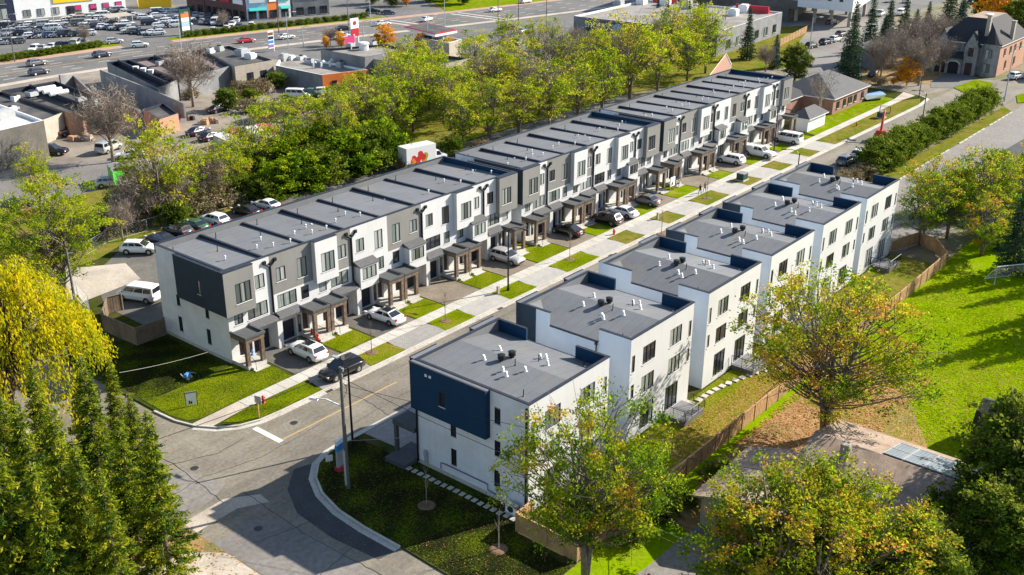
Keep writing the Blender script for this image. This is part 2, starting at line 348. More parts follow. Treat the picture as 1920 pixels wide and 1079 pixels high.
def wall(mb, o, ud, nd, u0, u1, z0, z1, holes=(), m=0, depth=.12, mr=None):
    """rectangle of wall in the plane through o; ud along, nd outward; holes (u0,u1,z0,z1) with reveals"""
    us = sorted({u0, u1, *[min(max(h[k], u0), u1) for h in holes for k in (0, 1)]})
    zs = sorted({z0, z1, *[min(max(h[k], z0), z1) for h in holes for k in (2, 3)]})
    def P(u, z, d=0): return (o[0] + ud[0] * u - nd[0] * d, o[1] + ud[1] * u - nd[1] * d, z)
    flip = (ud[0] * 0 + (ud[1]) * nd[0] - ud[0] * nd[1]) < 0
    def F(p, mm): mb.face(p[::-1] if flip else p, mm)
    for a, b in zip(us[:-1], us[1:]):
        for c, d in zip(zs[:-1], zs[1:]):
            um, zm = (a + b) / 2, (c + d) / 2
            if any(h[0] < um < h[1] and h[2] < zm < h[3] for h in holes): continue
            F([P(a, c), P(b, c), P(b, d), P(a, d)], m)
    for h in holes:
        a, b, c, d = h; k = m if mr is None else mr
        F([P(a, c), P(b, c), P(b, c, depth), P(a, c, depth)], k); F([P(b, d), P(a, d), P(a, d, depth), P(b, d, depth)], k)
        F([P(b, c), P(b, d), P(b, d, depth), P(b, c, depth)], k); F([P(a, d), P(a, c), P(a, c, depth), P(a, d, depth)], k)
    return mb
WCACHE = {}; WR = random.Random(21)
def window(parent, x, y, z, w, h, n, rz=0., glass='glass', name='window', bars=(), depth=.09, proud=False):
    """n-light window: frame part plus one pane sub-part per light; x,y,z centre of the sill on the wall face; rz=0 faces -y"""
    if glass == 'glass': glass = WR.choice(('glass', 'glass_pale', 'glass', 'glass_pale', 'glass_dark'))
    key = (round(w, 2), round(h, 2), n, tuple(bars), glass)
    if key not in WCACHE:
        mb = MB(); t = .06; d0, d1 = -.035, .05
        mb.box(-w / 2, d0, 0, w / 2, d1, t); mb.box(-w / 2, d0, h - t, w / 2, d1, h)
        mb.box(-w / 2, d0, t, -w / 2 + t, d1, h - t); mb.box(w / 2 - t, d0, t, w / 2, d1, h - t)
        ws = (w - 2 * t) / n; panes = []
        for k in range(n):
            if k: mb.box(-w / 2 + t + ws * k - .035, d0, t, -w / 2 + t + ws * k + .035, d1, h - t)
            p = MB(); p.box(-ws / 2 + .036, .0, 0, ws / 2 - .036, .012, h - 2 * t); panes.append((-w / 2 + t + ws * (k + .5), p.mesh('pane', glass)))
        for zb in bars: mb.box(-w / 2 + t, d0 + .005, zb - .03, w / 2 - t, d1, zb + .03)
        mb.box(-w / 2 - .06, -.11, -.07, w / 2 + .06, -.02, -.005, 1)
        WCACHE[key] = (mb.mesh('window', ['frame', 'stucco_white']), panes, t)
    me, panes, t = WCACHE[key]
    l = Vector(parent.location)
    dd = -depth if proud else depth * .55
    ox, oy = -math.sin(rz) * dd, math.cos(rz) * dd
    fr = link(name, me, parent, Vector((x + ox, y + oy, z)) - l, rz)
    for u, pm in panes: link('pane', pm, fr, (u, 0.01, t))
    return fr

# ------------------------------------------------------------------ the ground and the roads
sheet('ground', [(-900, -900), (1500, -900), (1500, 1500), (-900, 1500)], -.03, 'ground')
arcL = [(44.5, 112), (44.5, 79), (44.7, 76), (45.3, 73.9), (46.4, 72.1), (47.9, 70.8), (49.8, 70.15), (52, 70.0)]
arcR = [(52, 61.5), (50.2, 61.4), (48.3, 60.7), (46.7, 59.2), (45.5, 57), (44.75, 54.2), (44.5, 51), (44.5, 20)]
sheet('street', arcL[::-1][:1] + [(236, 70.0), (236, 61.5)] + arcR[:1], 0, 'asphalt')
sheet('cross_street', arcL + arcR + [(36, 20), (36, 112)], 0.0, 'asphalt')
sheet('road_patch', [(44.45, 51.5), (45.2, 56.2), (46.6, 59.1), (48.6, 61.0), (46.5, 61.6), (44.2, 59.6), (42.6, 56.5), (42.2, 52), (42.6, 47.4), (44.45, 47.1)], .008, 'asphalt_new')
sheet('road_patch', [(36.1, 62.2), (40.1, 62.5), (42.4, 60.8), (42.2, 59.4), (40, 60.6), (36.1, 60.4)], .008, 'concrete_warm')
sheet('road_patch', [(36.1, 69.2), (40.4, 69.0), (41.6, 64.2), (39, 63.0), (36.1, 63)], .006, 'asphalt_lot')
sheet('road_patch', [(36.1, 40), (41.6, 40), (41.3, 48.2), (41.6, 52.4), (41.2, 56.6), (39.5, 58.8), (37.6, 58.1), (36.1, 58.5)], .006, 'asphalt_lot')
def strip(poly, w):
    P = [Vector((p[0], p[1])) for p in poly]; L = []; Rr = []
    for i, p in enumerate(P):
        t = (P[min(i + 1, len(P) - 1)] - P[max(i - 1, 0)]).normalized(); n = Vector((-t.y, t.x))
        L.append(p + n * w / 2); Rr.append(p - n * w / 2)
    return [tuple(a) for a in L] + [tuple(a) for a in Rr[::-1]]
def kerb(name, poly, w=.2, h=.15, mat='concrete'):
    mb = MB()
    s = strip(poly, w); n = len(poly)
    for i in range(n - 1):
        q = [s[i], s[i + 1], s[2 * n - 2 - i], s[2 * n - 1 - i]]
        mb.prism(q, -.02, h)
    return struct(name, mb, mat)
def off(poly, d):
    P = [Vector((p[0], p[1])) for p in poly]; o = []
    for i, p in enumerate(P):
        t = (P[min(i + 1, len(P) - 1)] - P[max(i - 1, 0)]).normalized(); o.append(tuple(p + Vector((-t.y, t.x)) * d))
    return o
lk = arcL + [(x, 70.0) for x in range(60, 222, 6)] + [(223, 70.9), (225, 73.2)]
rk = [(x, 61.5) for x in range(178, 52, -6)] + arcR[:-1] + [(44.5, 47.2)]
kerb('kerb', off(lk[1:], .1)); kerb('kerb', off(rk, .1))
# gutter pans: pale concrete strips along both kerbs
sheet('gutter', strip(off(lk[3:], -.25), .48), .010, 'concrete'); sheet('gutter', strip(off(rk, -.25), .48), .010, 'concrete')
mb = MB(); mb.box(48.4, 65.9, .004, 48.95, 69.6, .012); struct('stop_line', mb, 'line_white')
mb = MB(); mb.box(49.0, 66.02, .004, 63.0, 66.16, .012); struct('centre_line', mb, 'line_yellow')
# land either side
landL = off(lk[1:], .2) + [(226, 80), (224, 96), (190, 108), (150, 125), (44.5, 125)]
sheet('yard_lawn', [p for p in landL], .10, 'lawn_shade_tone', thick=.13)
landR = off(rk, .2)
sheet('side_lawn', landR + [(44.2, 36), (128.5, 36), (128.5, 54), (178, 54.5), (178, 61.3)], .10, 'lawn_shade_tone', thick=.13)
sheet('back_yard', [(54.2, 35.9), (128.4, 35.9), (128.4, 42.2), (54.2, 42.2)], .118, 'lawn_dry')
sheet('field', [(44.3, -60), (260, -60), (260, 35.9), (128.6, 35.9), (44.2, 35.9)], .06, 'lawn_field', thick=.1)
sheet('leaf_carpet', [(60, 33.9), (74, 34.9), (92, 34.2), (97, 31.5), (90, 25.5), (84, 22), (70, 20), (60, 26)], .075, 'litter_ground')
sheet('leaf_carpet', [(70, 36.0), (92, 36.0), (86, 38.3), (76, 38.8)], .124, 'litter_ground')
sheet('west_bank', [(36, -10), (36, 150), (-60, 150), (-60, -10)], .04, 'litter_ground', thick=.1)
mb = MB()
for p in ([(20, 50), (35.95, 50), (35.95, 56.5), (33, 60.5), (20, 60)], [(24, 86), (36, 84), (36, 92), (22, 96)]): mb.prism(p, .02, .06)
struct('west_driveway', mb, 'concrete_warm')
# rear lane of the left row
sheet('rear_lane', [(54.6, 95.2), (180, 95.2), (184, 121), (68, 120.6), (61.6, 115.8), (58, 112), (54.6, 104)], .13, 'asphalt_dark')
sheet('rear_lane_concrete', [(44.6, 104.5), (54, 107.2), (61.8, 108.2), (63.5, 114.2), (58, 118), (44.6, 116)], .142, 'concrete_warm')
sheet('belt_ground', [(46, 117), (62, 118.2), (68, 121.2), (186, 121.6), (235, 110), (300, 132), (240, 165), (150, 150), (46, 142)], .12, 'lawn_dry', thick=.1)
# sidewalk of separate slabs
def sw(x): return 73.05 + .008 * (x - 57)
slab_root = sheet('sidewalk', [(46.3, 72.55), (49.5, 72.9), (50.5, 72.95), (218, sw(218)), (224, 73.8), (226, 77), (218, sw(218) + 1.6), (50.5, 74.55), (45.2, 74.3)], .128, 'concrete_warm')
x = 50.6; sme = {}
while x < 217:
    w = 1.5
    mb = MB(); y0 = sw(x) ; key = 's'
    if key not in sme:
        mb.obox(0, 0, 0, w - .03, 1.54, .03, 0, 0, .01, .01); sme[key] = mb.mesh('slab', 'concrete')
    s = link('slab', sme[key], slab_root, (x + w / 2, y0 + .79, .118)); s.rotation_euler = (0, 0, .008); x += w
# driveways and aprons
B1, B2, B3 = (55.1, 99.0), (101.1, 132.9), (135.0, 177.6)
NU = (8, 6, 8)
DRV = []
for (a, b), n in zip((B1, B2, B3), NU):
    u = (b - a) / n
    for k in range(1, n, 2): DRV.append((a + u * k, u))
for i, (c, u) in enumerate(DRV):
    w = 2.95
    mb = MB(); mb.prism([(c - w, 81.3), (c - w, sw(c) + 1.6), (c + w, sw(c) + 1.6), (c + w, 81.3)], .1, .125)
    struct('driveway', mb, 'asphalt_dark' if i < 2 or i % 4 == 1 else 'asphalt_drive')
    mb = MB(); mb.prism([(c - w, sw(c) - .01), (c - w - .4, 70.22), (c + w + .4, 70.22), (c + w, sw(c) - .01)], .1, .124)
    struct('driveway_apron', mb, 'paver' if i < 2 else 'paver_pale')
lawns = [(46.5, 57.3)]
for i in range(len(DRV)):
    nx = DRV[i + 1][0] if i + 1 < len(DRV) else 181
    lawns.append((DRV[i][0] + 3.2, nx - 3.2))
for i, (a, b) in enumerate(lawns):
    far = i >= 5
    if i:
        mb = MB(); mb.prism([(a + .05, sw(a) - .03), (a - .2, 70.3), (b + .2, 70.3), (b - .05, sw(b) - .03)], .1, .135)
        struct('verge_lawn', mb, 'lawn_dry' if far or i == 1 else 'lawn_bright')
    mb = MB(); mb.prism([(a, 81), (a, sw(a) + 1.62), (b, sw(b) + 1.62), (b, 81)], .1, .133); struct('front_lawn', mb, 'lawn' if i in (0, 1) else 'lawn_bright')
mb = MB(); mb.prism([(45.1, 82), (45.0, 77.2), (45.5, 75.2), (46.2, 74.75), (46.6, 74.7), (46.6, 81)], .1, .132); struct('front_lawn', mb, 'lawn')
mb = MB(); mb.prism([(47.3, 72.45), (48.4, 71.1), (50.0, 70.5), (52, 70.32), (57.2, 70.3), (57.2, 72.95), (50.4, 72.85)], .1, .133); struct('verge_lawn', mb, 'lawn')
mb = MB(); mb.prism([(181, 81), (179, sw(181) + 1.62), (218, 76), (219, 79.5)], .1, .132); struct('front_lawn', mb, 'lawn_bright')
mb = MB(); mb.prism([(177, sw(177) - .03), (177, 70.3), (217, 70.3), (222, 72), (217, sw(217) - .03)], .1, .13); struct('verge_lawn', mb, 'lawn_dry')
# right side: strip along the kerb and paver driveways in front of the right blocks
for c in (59.1, 72.7, 85.7, 98.1, 110.6, 122.7):
    mb = MB(); mb.prism([(c - 4.6, 54.2), (c - 4.9, 61.25), (c + 4.9, 61.25), (c + 4.6, 54.2)], .1, .124); struct('driveway', mb, 'paver')
# school car park, its grass strip, concrete wheel stops and the new asphalt
sheet('car_park', [(128.6, 53.8), (262, 53.8), (262, -20), (165, -20), (150, 38), (137, 40.5), (128.6, 41.6)], .105, 'asphalt_lot', thick=.1)
sheet('asphalt_repair', [at2(1848, 320, .1), at2(1856, 297, .1), at2(1925, 258, .1), (262, 40), (240, 10), at2(1925, 322, .1)], .113, 'asphalt_new')
sheet('grass_strip', [(135, 53.9), (222, 53.9), (226, 56.5), (178, 56.6), (135, 56.4)], .112, 'lawn_dry')
for k in range(26):
    if k in (3, 11, 12, 19): continue
    mb = MB(); mb.box(158 + k * 2.45, 53.55, .10, 160.1 + k * 2.45, 53.75, .24)
    o = struct('wheel_stop', mb, 'concrete')
sheet('street_end', [(224, 73.5), (236, 70.0), (236, 61.5), (226, 57), (262, 54), (285, 52), (300, 62), (262, 64), (252, 66), (250, 80), (262, 110), (290, 150), (280, 154), (248, 116), (236, 88)], .004, 'asphalt')
sheet('lot_asphalt', [at2(1385, 100), at2(1440, 96), at2(1465, 118), at2(1472, 142), at2(1530, 152), at2(1600, 152), at2(1640, 128), at2(1690, 120), at2(1700, 70), at2(1660, 30), at2(1500, 40), at2(1420, 72)], .03, 'asphalt_lot')
sheet('wood_ground', [at2(1600, 158), at2(1750, 158), at2(1790, 120), at2(1830, 60), at2(1700, 60), at2(1680, 110), at2(1620, 130)], .05, 'litter_ground')
sheet('back_lane', [at2(1310, 175), at2(1400, 118), at2(1470, 142), at2(1500, 160), at2(1420, 150), at2(1340, 190)], .035, 'gravel')
sheet('lot_lawn', [at2(1440, 115), at2(1500, 118), at2(1498, 126), at2(1440, 130)], .05, 'lawn_bright')
sheet('house_lawn', [at2(1787, 165), at2(1820, 180), at2(1850, 178), at2(1862, 157), at2(1830, 150)], .12, 'lawn_bright')
sheet('house_lawn', [at2(1905, 180), at2(1990, 160), at2(1990, 190), at2(1908, 194)], .12, 'lawn_bright')
sheet('house_driveway', [at2(1745, 152), at2(1785, 135), at2(1832, 146), at2(1790, 166), at2(1745, 165)], .06, 'asphalt_far')
# commercial land behind, the arterial road and the plaza car park
sheet('works_yard', [(50, 142), (150, 152), (170, 150), (160, 232), (60, 232), (30, 190)], .012, 'gravel')
sheet('works_yard', [(60, 126), (85, 130), (100, 142), (86, 160), (60, 165), (46, 150)], .03, 'asphalt_lot')
sheet('commercial_lot', [(150, 150), (200, 160), (240, 165), (320, 120), (420, 120), (300, 220), (170, 232), (158, 232)], -.01, 'asphalt_far')
far = [(20, 244), (90, 250.5), (115, 252.2), (145, 251.2), (166, 247), (185, 243.5), (211, 238), (228, 233.5), (262, 226.5), (300, 220), (420, 200)]
near = [(x, y - 21) for x, y in far]
sheet('arterial_road', far + near[::-1], .03, 'asphalt_far')
sheet('roadside_walk', far + [(x + .6, y + 3.6) for x, y in far][::-1], .05, 'brick_walk')
sheet('roadside_grass', [(x + .6, y + 3.6) for x, y in far[:8]] + [(x + 1, y + 7.4) for x, y in far[:8]][::-1], .06, 'lawn_bright')
sheet('roadside_walk', near + [(x - .3, y - 2.6) for x, y in near][::-1], .05, 'concrete_warm')
sheet('plaza_lot', [(40, 258), (120, 259.5), (150, 258.5), (170, 254.5), (230, 241), (262, 260), (220, 330), (100, 340), (40, 300)], .02, 'asphalt_far')
sheet('plaza_entrance', [(148, 250.5), (161, 248.3), (164, 256), (150, 259)], .07, 'asphalt_far')
mb = MB()
for yo in (4.2, 7.8, 13.6, 17.2):
    for i in range(len(far) - 1):
        a, b = Vector(far[i]), Vector(far[i + 1]); L = (b - a).length; d = (b - a) / L; s = 0
        while s < L - 3:
            p, q = a + d * s, a + d * (s + 3); mb.face([(p.x, p.y - yo - .12, .045), (q.x, q.y - yo - .12, .045), (q.x, q.y - yo + .12, .045), (p.x, p.y - yo + .12, .045)]); s += 9
struct('lane_line', mb, 'line_white')
mb = MB()
for i in range(len(far) - 1):
    a, b = far[i], far[i + 1]
    if i == 8: continue
    for yo in (10.4, 10.9): mb.face([(a[0], a[1] - yo - .1, .045), (b[0], b[1] - yo - .1, .045), (b[0], b[1] - yo + .1, .045), (a[0], a[1] - yo + .1, .045)])
struct('centre_line', mb, 'line_yellow')
mb = MB()
for x, y in ((222, 233), (247, 228)):
    for k in range(2): mb.face([(x + k * 3.4, y, .05), (x + k * 3.4 + .6, y, .05), (x + k * 3.4 + .6, y - 20, .05), (x + k * 3.4, y - 20, .05)])
struct('crossing_line', mb, 'line_white')
sheet('side_road', [(228, 234), (246, 229), (268, 262), (300, 330), (280, 340), (245, 270)], .035, 'asphalt_far')
sheet('corner_grass', [(250, 232), (300, 223), (310, 260), (272, 262)], .06, 'lawn_bright')

# tar-sealed cracks, manholes and drains
def crack(pts, w=.05):
    rg = random.Random(int(pts[0][0] * 7 + pts[0][1])); P = []
    for a, b in zip(pts[:-1], pts[1:]):
        n = max(2, int(math.dist(a, b) / .6))
        for k in range(n): t = k / n; P.append((a[0] + (b[0] - a[0]) * t + rg.uniform(-.09, .09), a[1] + (b[1] - a[1]) * t + rg.uniform(-.09, .09)))
    P.append(pts[-1]); s = strip(P, w * rg.uniform(.8, 1.3)); n = len(P); mb = MB()
    for i in range(n - 1): mb.face([(*s[i], .0125), (*s[2 * n - 1 - i], .0125), (*s[2 * n - 2 - i], .0125), (*s[i + 1], .0125)])
    struct('sealed_crack', mb, 'tar')
for c in ([(36.5, 70.5), (40, 70.2), (44, 68.6), (47, 68.9)], [(37, 66), (41, 66.4), (46, 65.2), (53, 65.6)], [(40.2, 77), (40.6, 70), (39.8, 62)], [(41.8, 62), (41.2, 54), (41.6, 45)], [(55, 63.5), (62, 63.8), (70, 63.1)], [(63, 68.2), (75, 68.0), (88, 68.4), (104, 68.1)], [(70, 65.9), (84, 65.7), (100, 66.1), (125, 65.8), (150, 66)], [(58, 61.9), (58.6, 66), (58.2, 69.8)], [(79, 61.9), (79.5, 65), (79.1, 69.8)], [(38, 56), (43.5, 54.5)], [(37, 49), (43.8, 50.2)]): crack(c)
for x, y in ((51.5, 67.6), (75, 64.2), (41.3, 68.1), (98, 67.4), (39.4, 57.2)):
    mb = MB(); mb.cyl(x, y, .001, .016, .36, .34, 16); o = struct('manhole_cover', mb, 'iron')
for x, y in ((57.6, 69.72), (83, 69.72), (62, 61.78), (105, 69.72)):
    mb = MB(); mb.box(x - .4, y - .2, .004, x + .4, y + .2, .022); struct('storm_drain', mb, 'iron')
surf('navy_clad_and_shade', (.004, .036, .085), (.006, .042, .095), .6, fine=False, bmp=.05, bscale=30)  # navy cladding colour, also painted on parapets as shade of their inner faces
# ------------------------------------------------------------------ townhouses, left row
YF, YB, YR, TOP = 81.3, 80.7, 93.0, 10.1     # main front wall, projecting boxes, rear wall, parapet top
def vent_mesh():
    a = MB(); a.cyl(0, 0, 0, .42, .075, n=8); a.cyl(0, 0, .40, .46, .09, .16, n=8); a.cyl(0, 0, .46, .62, .16, .12, n=8)
    b = MB(); b.cyl(0, 0, 0, .75, .05, n=8); b.cyl(0, 0, 0, .1, .16, .06, n=8)
    c = MB(); c.tube([(0, 0, 0), (0, 0, .35), (.06, 0, .5), (.2, 0, .55), (.3, 0, .45)], [.12, .12, .13, .14, .14], 8); c.cyl(0, 0, 0, .06, .24, .2, n=8)
    d = MB(); d.cyl(0, 0, 0, .28, .2, n=10); d.cyl(0, 0, .28, .7, .36, .33, n=12); d.cyl(0, 0, .7, .76, .39, .2, n=12)
    e = MB(); e.cyl(0, 0, 0, .12, .16, .1, n=8)
    return a.mesh('roof_vent', 'metal_white', True), b.mesh('vent_pipe', 'black_metal'), c.mesh('gooseneck_vent', 'metal_white', True), d.mesh('turbine_vent', 'black_metal'), e.mesh('roof_drain', 'metal_white')
VENT, PIPE, GOOSE, TURB, DRAIN = vent_mesh()
LAMPM = MB().box(-.06, -.12, 0, .06, 0, .3).mesh('wall_light', 'black_metal')
def downspout(root, x, yw, ztop):
    mb = MB(); y = yw - .1
    mb.tube([(x, y, ztop - .75), (x, y, 6.2), (x, y, 3.95), (x + .12, y - .55, 3.55), (x + .14, y - .62, 3.2), (x + .14, y - .62, .3)], .11, 6)
    for s in (-1, 1):
        mb.tube([(x, y, ztop - 1.1), (x + s * .3, y, ztop - .95), (x + s * .62, y + .02, ztop - .7)], .09, 6)
        mb.obox(x + s * .66, y + .02, ztop - .72, .34, .26, .34, 0, 0)
    return part('downspout', mb, 'black_metal', root)
def townhouses(a, b, n, spec, label):
    u = (b - a) / n
    root = thing('townhouse_row', label, 'building', ((a + b) / 2, 87, 0))
    ox = root.location.x
    def gx(k, t): return a + u * k + (t if k % 2 == 0 else u - t)
    ZS = (3.3, 5.75)
    front = (1, 0); nd = (0, -1)
    # shell: rear wall, end walls and ground-floor slab
    mb = MB(); holes = []
    for k in range(n):
        for (t, w, z0, z1) in ((1.0, 1.7, 6.8, 8.4), (3.6, 1.2, 6.8, 8.4), (1.2, 1.9, 3.9, 5.6), (3.8, 1., 3.9, 5.6)):
            xx = gx(k, t + w / 2) - w / 2; holes.append((xx - a, xx - a + w, z0, z1))
    wall(mb, (a, YR, 0), (1, 0), (0, 1), 0, b - a, 0, TOP, holes)
    for h in holes: window(root, a + (h[0] + h[1]) / 2, YR, h[2], h[1] - h[0], h[3] - h[2], 2, math.pi)
    part('rear_wall', mb, 'stucco_white', root)
    eh = [(8.15, 8.75, 4.1, 5.3), (3.2, 3.8, 4.1, 5.3), (8.2, 8.85, 1.15, 2.85), (3.3, 3.95, 1.15, 2.85)]
    mb = MB(); wall(mb, (a, YF, 0), (0, 1), (-1, 0), 0, YR - YF, 0, TOP, eh); part('end_wall', mb, 'brick_white', root)
    for h in eh: window(root, a, YF + (h[0] + h[1]) / 2, h[2], h[1] - h[0], h[3] - h[2], 1, -math.pi / 2, 'glass_dark')
    mb = MB(); wall(mb, (b, YF, 0), (0, 1), (1, 0), 0, YR - YF, 0, TOP); part('end_wall', mb, 'brick_white', root)
    mb = MB(); mb.box(a - .06, YF - .0, .0, a - .004, YR + .03, .42); part('foundation', mb, 'concrete', root)
    # grey cladding box wrapping the near corner, third floor
    bx = MB(); wall(bx, (a - .5, YB, 0), (0, 1), (-1, 0), 0, 8.3, 5.45, TOP, [(4.0, 4.5, 6.85, 8.35)])
    bx.box(a - .5, YB + 8.3 - .002, 5.45, a + .0, YB + 8.3, TOP); bx.face([(a - .5, YB, 5.45), (a - .5, YB + 8.3, 5.45), (a, YB + 8.3, 5.45), (a, YB, 5.45)])
    part('corner_box', bx, 'stucco_dark', root); window(root, a - .5, YB + 4.25, 6.85, .5, 1.5, 1, -math.pi / 2, 'glass')
    bx = MB(); wall(bx, (b + .5, YB, 0), (0, 1), (1, 0), 0, 8.3, 5.45, TOP); bx.face([(b, YB, 5.45), (b, YB + 8.3, 5.45), (b + .5, YB + 8.3, 5.45), (b + .5, YB, 5.45)]); bx.box(b, YB + 8.298, 5.45, b + .5, YB + 8.3, TOP)
    part('corner_box', bx, 'stucco_grey', root)
    # roof sheets, party walls, parapets with dark caps
    for k in range(n):
        mb = MB(); x0, x1 = a + u * k + .12, a + u * (k + 1) - .12
        zf = 9.62
        mb.face([(x0, YF + .2, zf), (x1, YF + .2, zf), (x1, YR - .2, zf - .22), (x0, YR - .2, zf - .22)]); part('roof', mb, 'membrane', root)
        if k:
            h = .34 if k % 2 else .22
            x = a + u * k; mb = MB(); z0 = 9.2
            mb.hexa([(x - .13, YF + .2, z0), (x + .13, YF + .2, z0), (x + .13, YR - .25, z0), (x - .13, YR - .25, z0),
                     (x - .13, YF + .2, 9.66 + h * .45), (x + .13, YF + .2, 9.66 + h * .45), (x + .13, YR - .25, 9.42 + h), (x - .13, YR - .25, 9.42 + h)]); part('party_wall', mb, 'cap', root)  # dark all over: shaded face and cast shadow put into the colour
    mb = MB(); mb.box(a, YR - .22, 9.2, b, YR - .01, TOP); part('parapet', mb, 'membrane', root)
    mb = MB(); mb.box(b - .0, YF, 9.2, b + .02 - .24, YR - .22, TOP); part('parapet', mb, 'navy_clad_and_shade', root)  # far parapet coloured navy to stand for shade on its inner face
    mb = MB(); mb.box(a + .004, YF, 9.2, a + .22, YR - .22, TOP); part('parapet', mb, 'membrane', root)
    mb = MB(); e = .04; zc = TOP + .002
    mb.box(a - e, YR - .26, zc, b + e, YR + e, TOP + .07)
    mb.box(b - .26, YF + .28, zc, b + e, YR - .28, TOP + .07); mb.box(a - e, YF + .28, zc, a + .26, YR - .28, TOP + .07)
    mb.box(a - .5 - e, YB - e, zc, a - .28, YB + 8.34, TOP + .07); mb.box(b + .28, YB - e, zc, b + .5 + e, YB + 8.34, TOP + .07)
    part('parapet_cap', mb, 'cap', root)
    for k in range(n):
        c3, bay2, box = spec[k]; sg = 1 if k % 2 == 0 else -1
        def seg(t0, t1):
            p, q = gx(k, t0), gx(k, t1); return min(p, q), max(p, q)
        def hole(t0, t1, z0, z1):
            p, q = seg(t0, t1); return (p - a, q - a, z0, z1)
        W = []                                                     # windows on the main wall: hole, lights
        c = 'stucco_grey' if c3 == 'g' else 'stucco_white'
        # third floor panel
        h3 = [(hole(3.55, 4.75, 7.0, 8.5), 2)]
        if not box: h3.append((hole(.75, 2.0, 6.55, 8.75), 2))
        t0 = 3.05 if box else 0
        x0, x1 = seg(t0, u)
        mb = MB(); wall(mb, (a, YF, 0), front, nd, x0 - a, x1 - a, ZS[1], TOP, [h[0] for h in h3]); part('upper_wall', mb, c, root)
        W += h3
        # second floor
        h2 = [(hole(.7, 1.75, 4.05, 5.5), 1 if k % 3 else 2)]
        if not bay2: h2.append((hole(2.35, 4.85, 4.05, 5.55), 3))
        x0, x1 = seg(0, u); mb = MB(); wall(mb, (a, YF, 0), front, nd, x0 - a, x1 - a, ZS[0], ZS[1], [h[0] for h in h2]); W += h2
        # ground floor: garage set back, door wall
        wall(mb, (a, YF, 0), front, nd, x0 - a, x1 - a, 0, ZS[0], [hole(2.75, 4.95, .12, 2.45), hole(.95, 1.85, .5, 2.75)], depth=.45)
        part('front_wall', mb, 'stucco_white', root)
        for h, nl in W:
            window(root, a + (h[0] + h[1]) / 2, YF, h[2], h[1] - h[0], h[3] - h[2], nl)
        g0, g1 = seg(2.78, 4.92); g = MB()
        for q in range(4): g.box(g0, YF + .36, .13 + q * .575, g1, YF + .42, .13 + q * .575 + .555)
        part('garage_door', g, 'garage_door', root)
        d0, d1 = seg(.98, 1.82); d = MB(); d.box(d0, YF + .3, .5, d1, YF + .36, 2.72); dr = part('door', d, 'door', root)
        hd = MB(); hd.box(d0 + .08, YF + .26, 1.4, d0 + .13, YF + .298, 1.65); part('door_handle', hd, 'galvanised', dr)
        sl_ = MB(); s0, s1 = seg(2.1, 2.5); sl_.box(s0, YF - .05, .55, s1, YF - .002, 2.5); sl = part('side_light', sl_, 'frame', root)
        s0, s1 = seg(2.16, 2.44); q = MB().box(s0, YF - .06, 1.5, s1, YF - .052, 2.4); part('pane', q, 'glass', sl)
        # boxes
        if box:
            bm = 'stucco_grey' if box == 'g' else 'stucco_shade_tint' if False else 'stucco_white'
            x0, x1 = seg(0, 3.05)
            if k == 0: x0 = a - .5
            if k == n - 1: x1 = b + .5
            hw = hole(.75, 2.6, 6.5, 8.6)
            mb = MB(); wall(mb, (a, YB, 0), front, nd, x0 - a, x1 - a, 5.45, TOP, [hw])
            for xs, s in ((x0, -1), (x1, 1)):
                if (k == 0 and s == -1) or (k == n - 1 and s == 1): continue
                mb.face([(xs, YB, 5.45), (xs, YF, 5.45), (xs, YF, TOP), (xs, YB, TOP)][::s])
            mb.face([(x0, YB, 5.45), (x1, YB, 5.45), (x1, YF, 5.45), (x0, YF, 5.45)][::-1]); part('projecting_box', mb, bm, root)
            window(root, a + (hw[0] + hw[1]) / 2, YB, hw[2], hw[1] - hw[0], hw[3] - hw[2], 3)
            cp = MB(); cp.box(x0 - .03, YB - .04, TOP + .003, x1 + .03, YF + .2, TOP + .075); part('parapet_cap', cp, 'cap', root)
        x0, x1 = seg(3.06 if box else 0, u); cp = MB(); cp.box(x0, YF - .05, TOP + .002, x1, YF + .24, TOP + .068); cp.box(x0, YF + .005, 9.3, x1, YF + .2, TOP)
        part('parapet_cap', cp, 'cap', root)
        if bay2:
            x0, x1 = seg(2.45, u - .3); hw = hole(2.75, 4.85, 4.0, 5.4); yb = YF - .95
            mb = MB(); wall(mb, (a, yb, 0), front, nd, x0 - a, x1 - a, 3.0, 5.6, [hw])
            for xs, s in ((x0, -1), (x1, 1)): mb.face([(xs, yb, 3.0), (xs, YF, 3.0), (xs, YF, 5.6), (xs, yb, 5.6)][::s])
            mb.face([(x0, yb, 3.0), (x1, yb, 3.0), (x1, YF, 3.0), (x0, YF, 3.0)][::-1]); bay = part('bay', mb, 'stucco_white', root)
            window(root, a + (hw[0] + hw[1]) / 2, yb, hw[2], hw[1] - hw[0], hw[3] - hw[2], 3)
            rf = MB(); rf.hexa([(x0 - .1, yb - .12, 5.6), (x1 + .1, yb - .12, 5.6), (x1 + .1, YF - .002, 5.6), (x0 - .1, YF - .002, 5.6), (x0 - .1, yb - .12, 5.68), (x1 + .1, yb - .12, 5.68), (x1 + .1, YF - .002, 6.1), (x0 - .1, YF - .002, 6.1)])
            part('bay_roof', rf, 'shingle_grey', root)
        else:
            x0, x1 = seg(2.35, u - .05); rf = MB()
            rf.hexa([(x0, YF - 1.0, 3.28), (x1, YF - 1.0, 3.28), (x1, YF - .002, 3.28), (x0, YF - .002, 3.28), (x0, YF - 1.0, 3.38), (x1, YF - 1.0, 3.38), (x1, YF - .002, 3.8), (x0, YF - .002, 3.8)])
            part('skirt_roof', rf, 'shingle_grey', root)
        # pier at the downspout side
        x0, x1 = seg(u - .32, u); pr = MB(); pr.box(x0, YF - .9, 0, x1, YF - .001, 3.27); part('pier', pr, 'stucco_white', root)
        # porch: slab, steps, posts, canopy
        x0, x1 = seg(.05, 2.3); yp = YF - 2.5
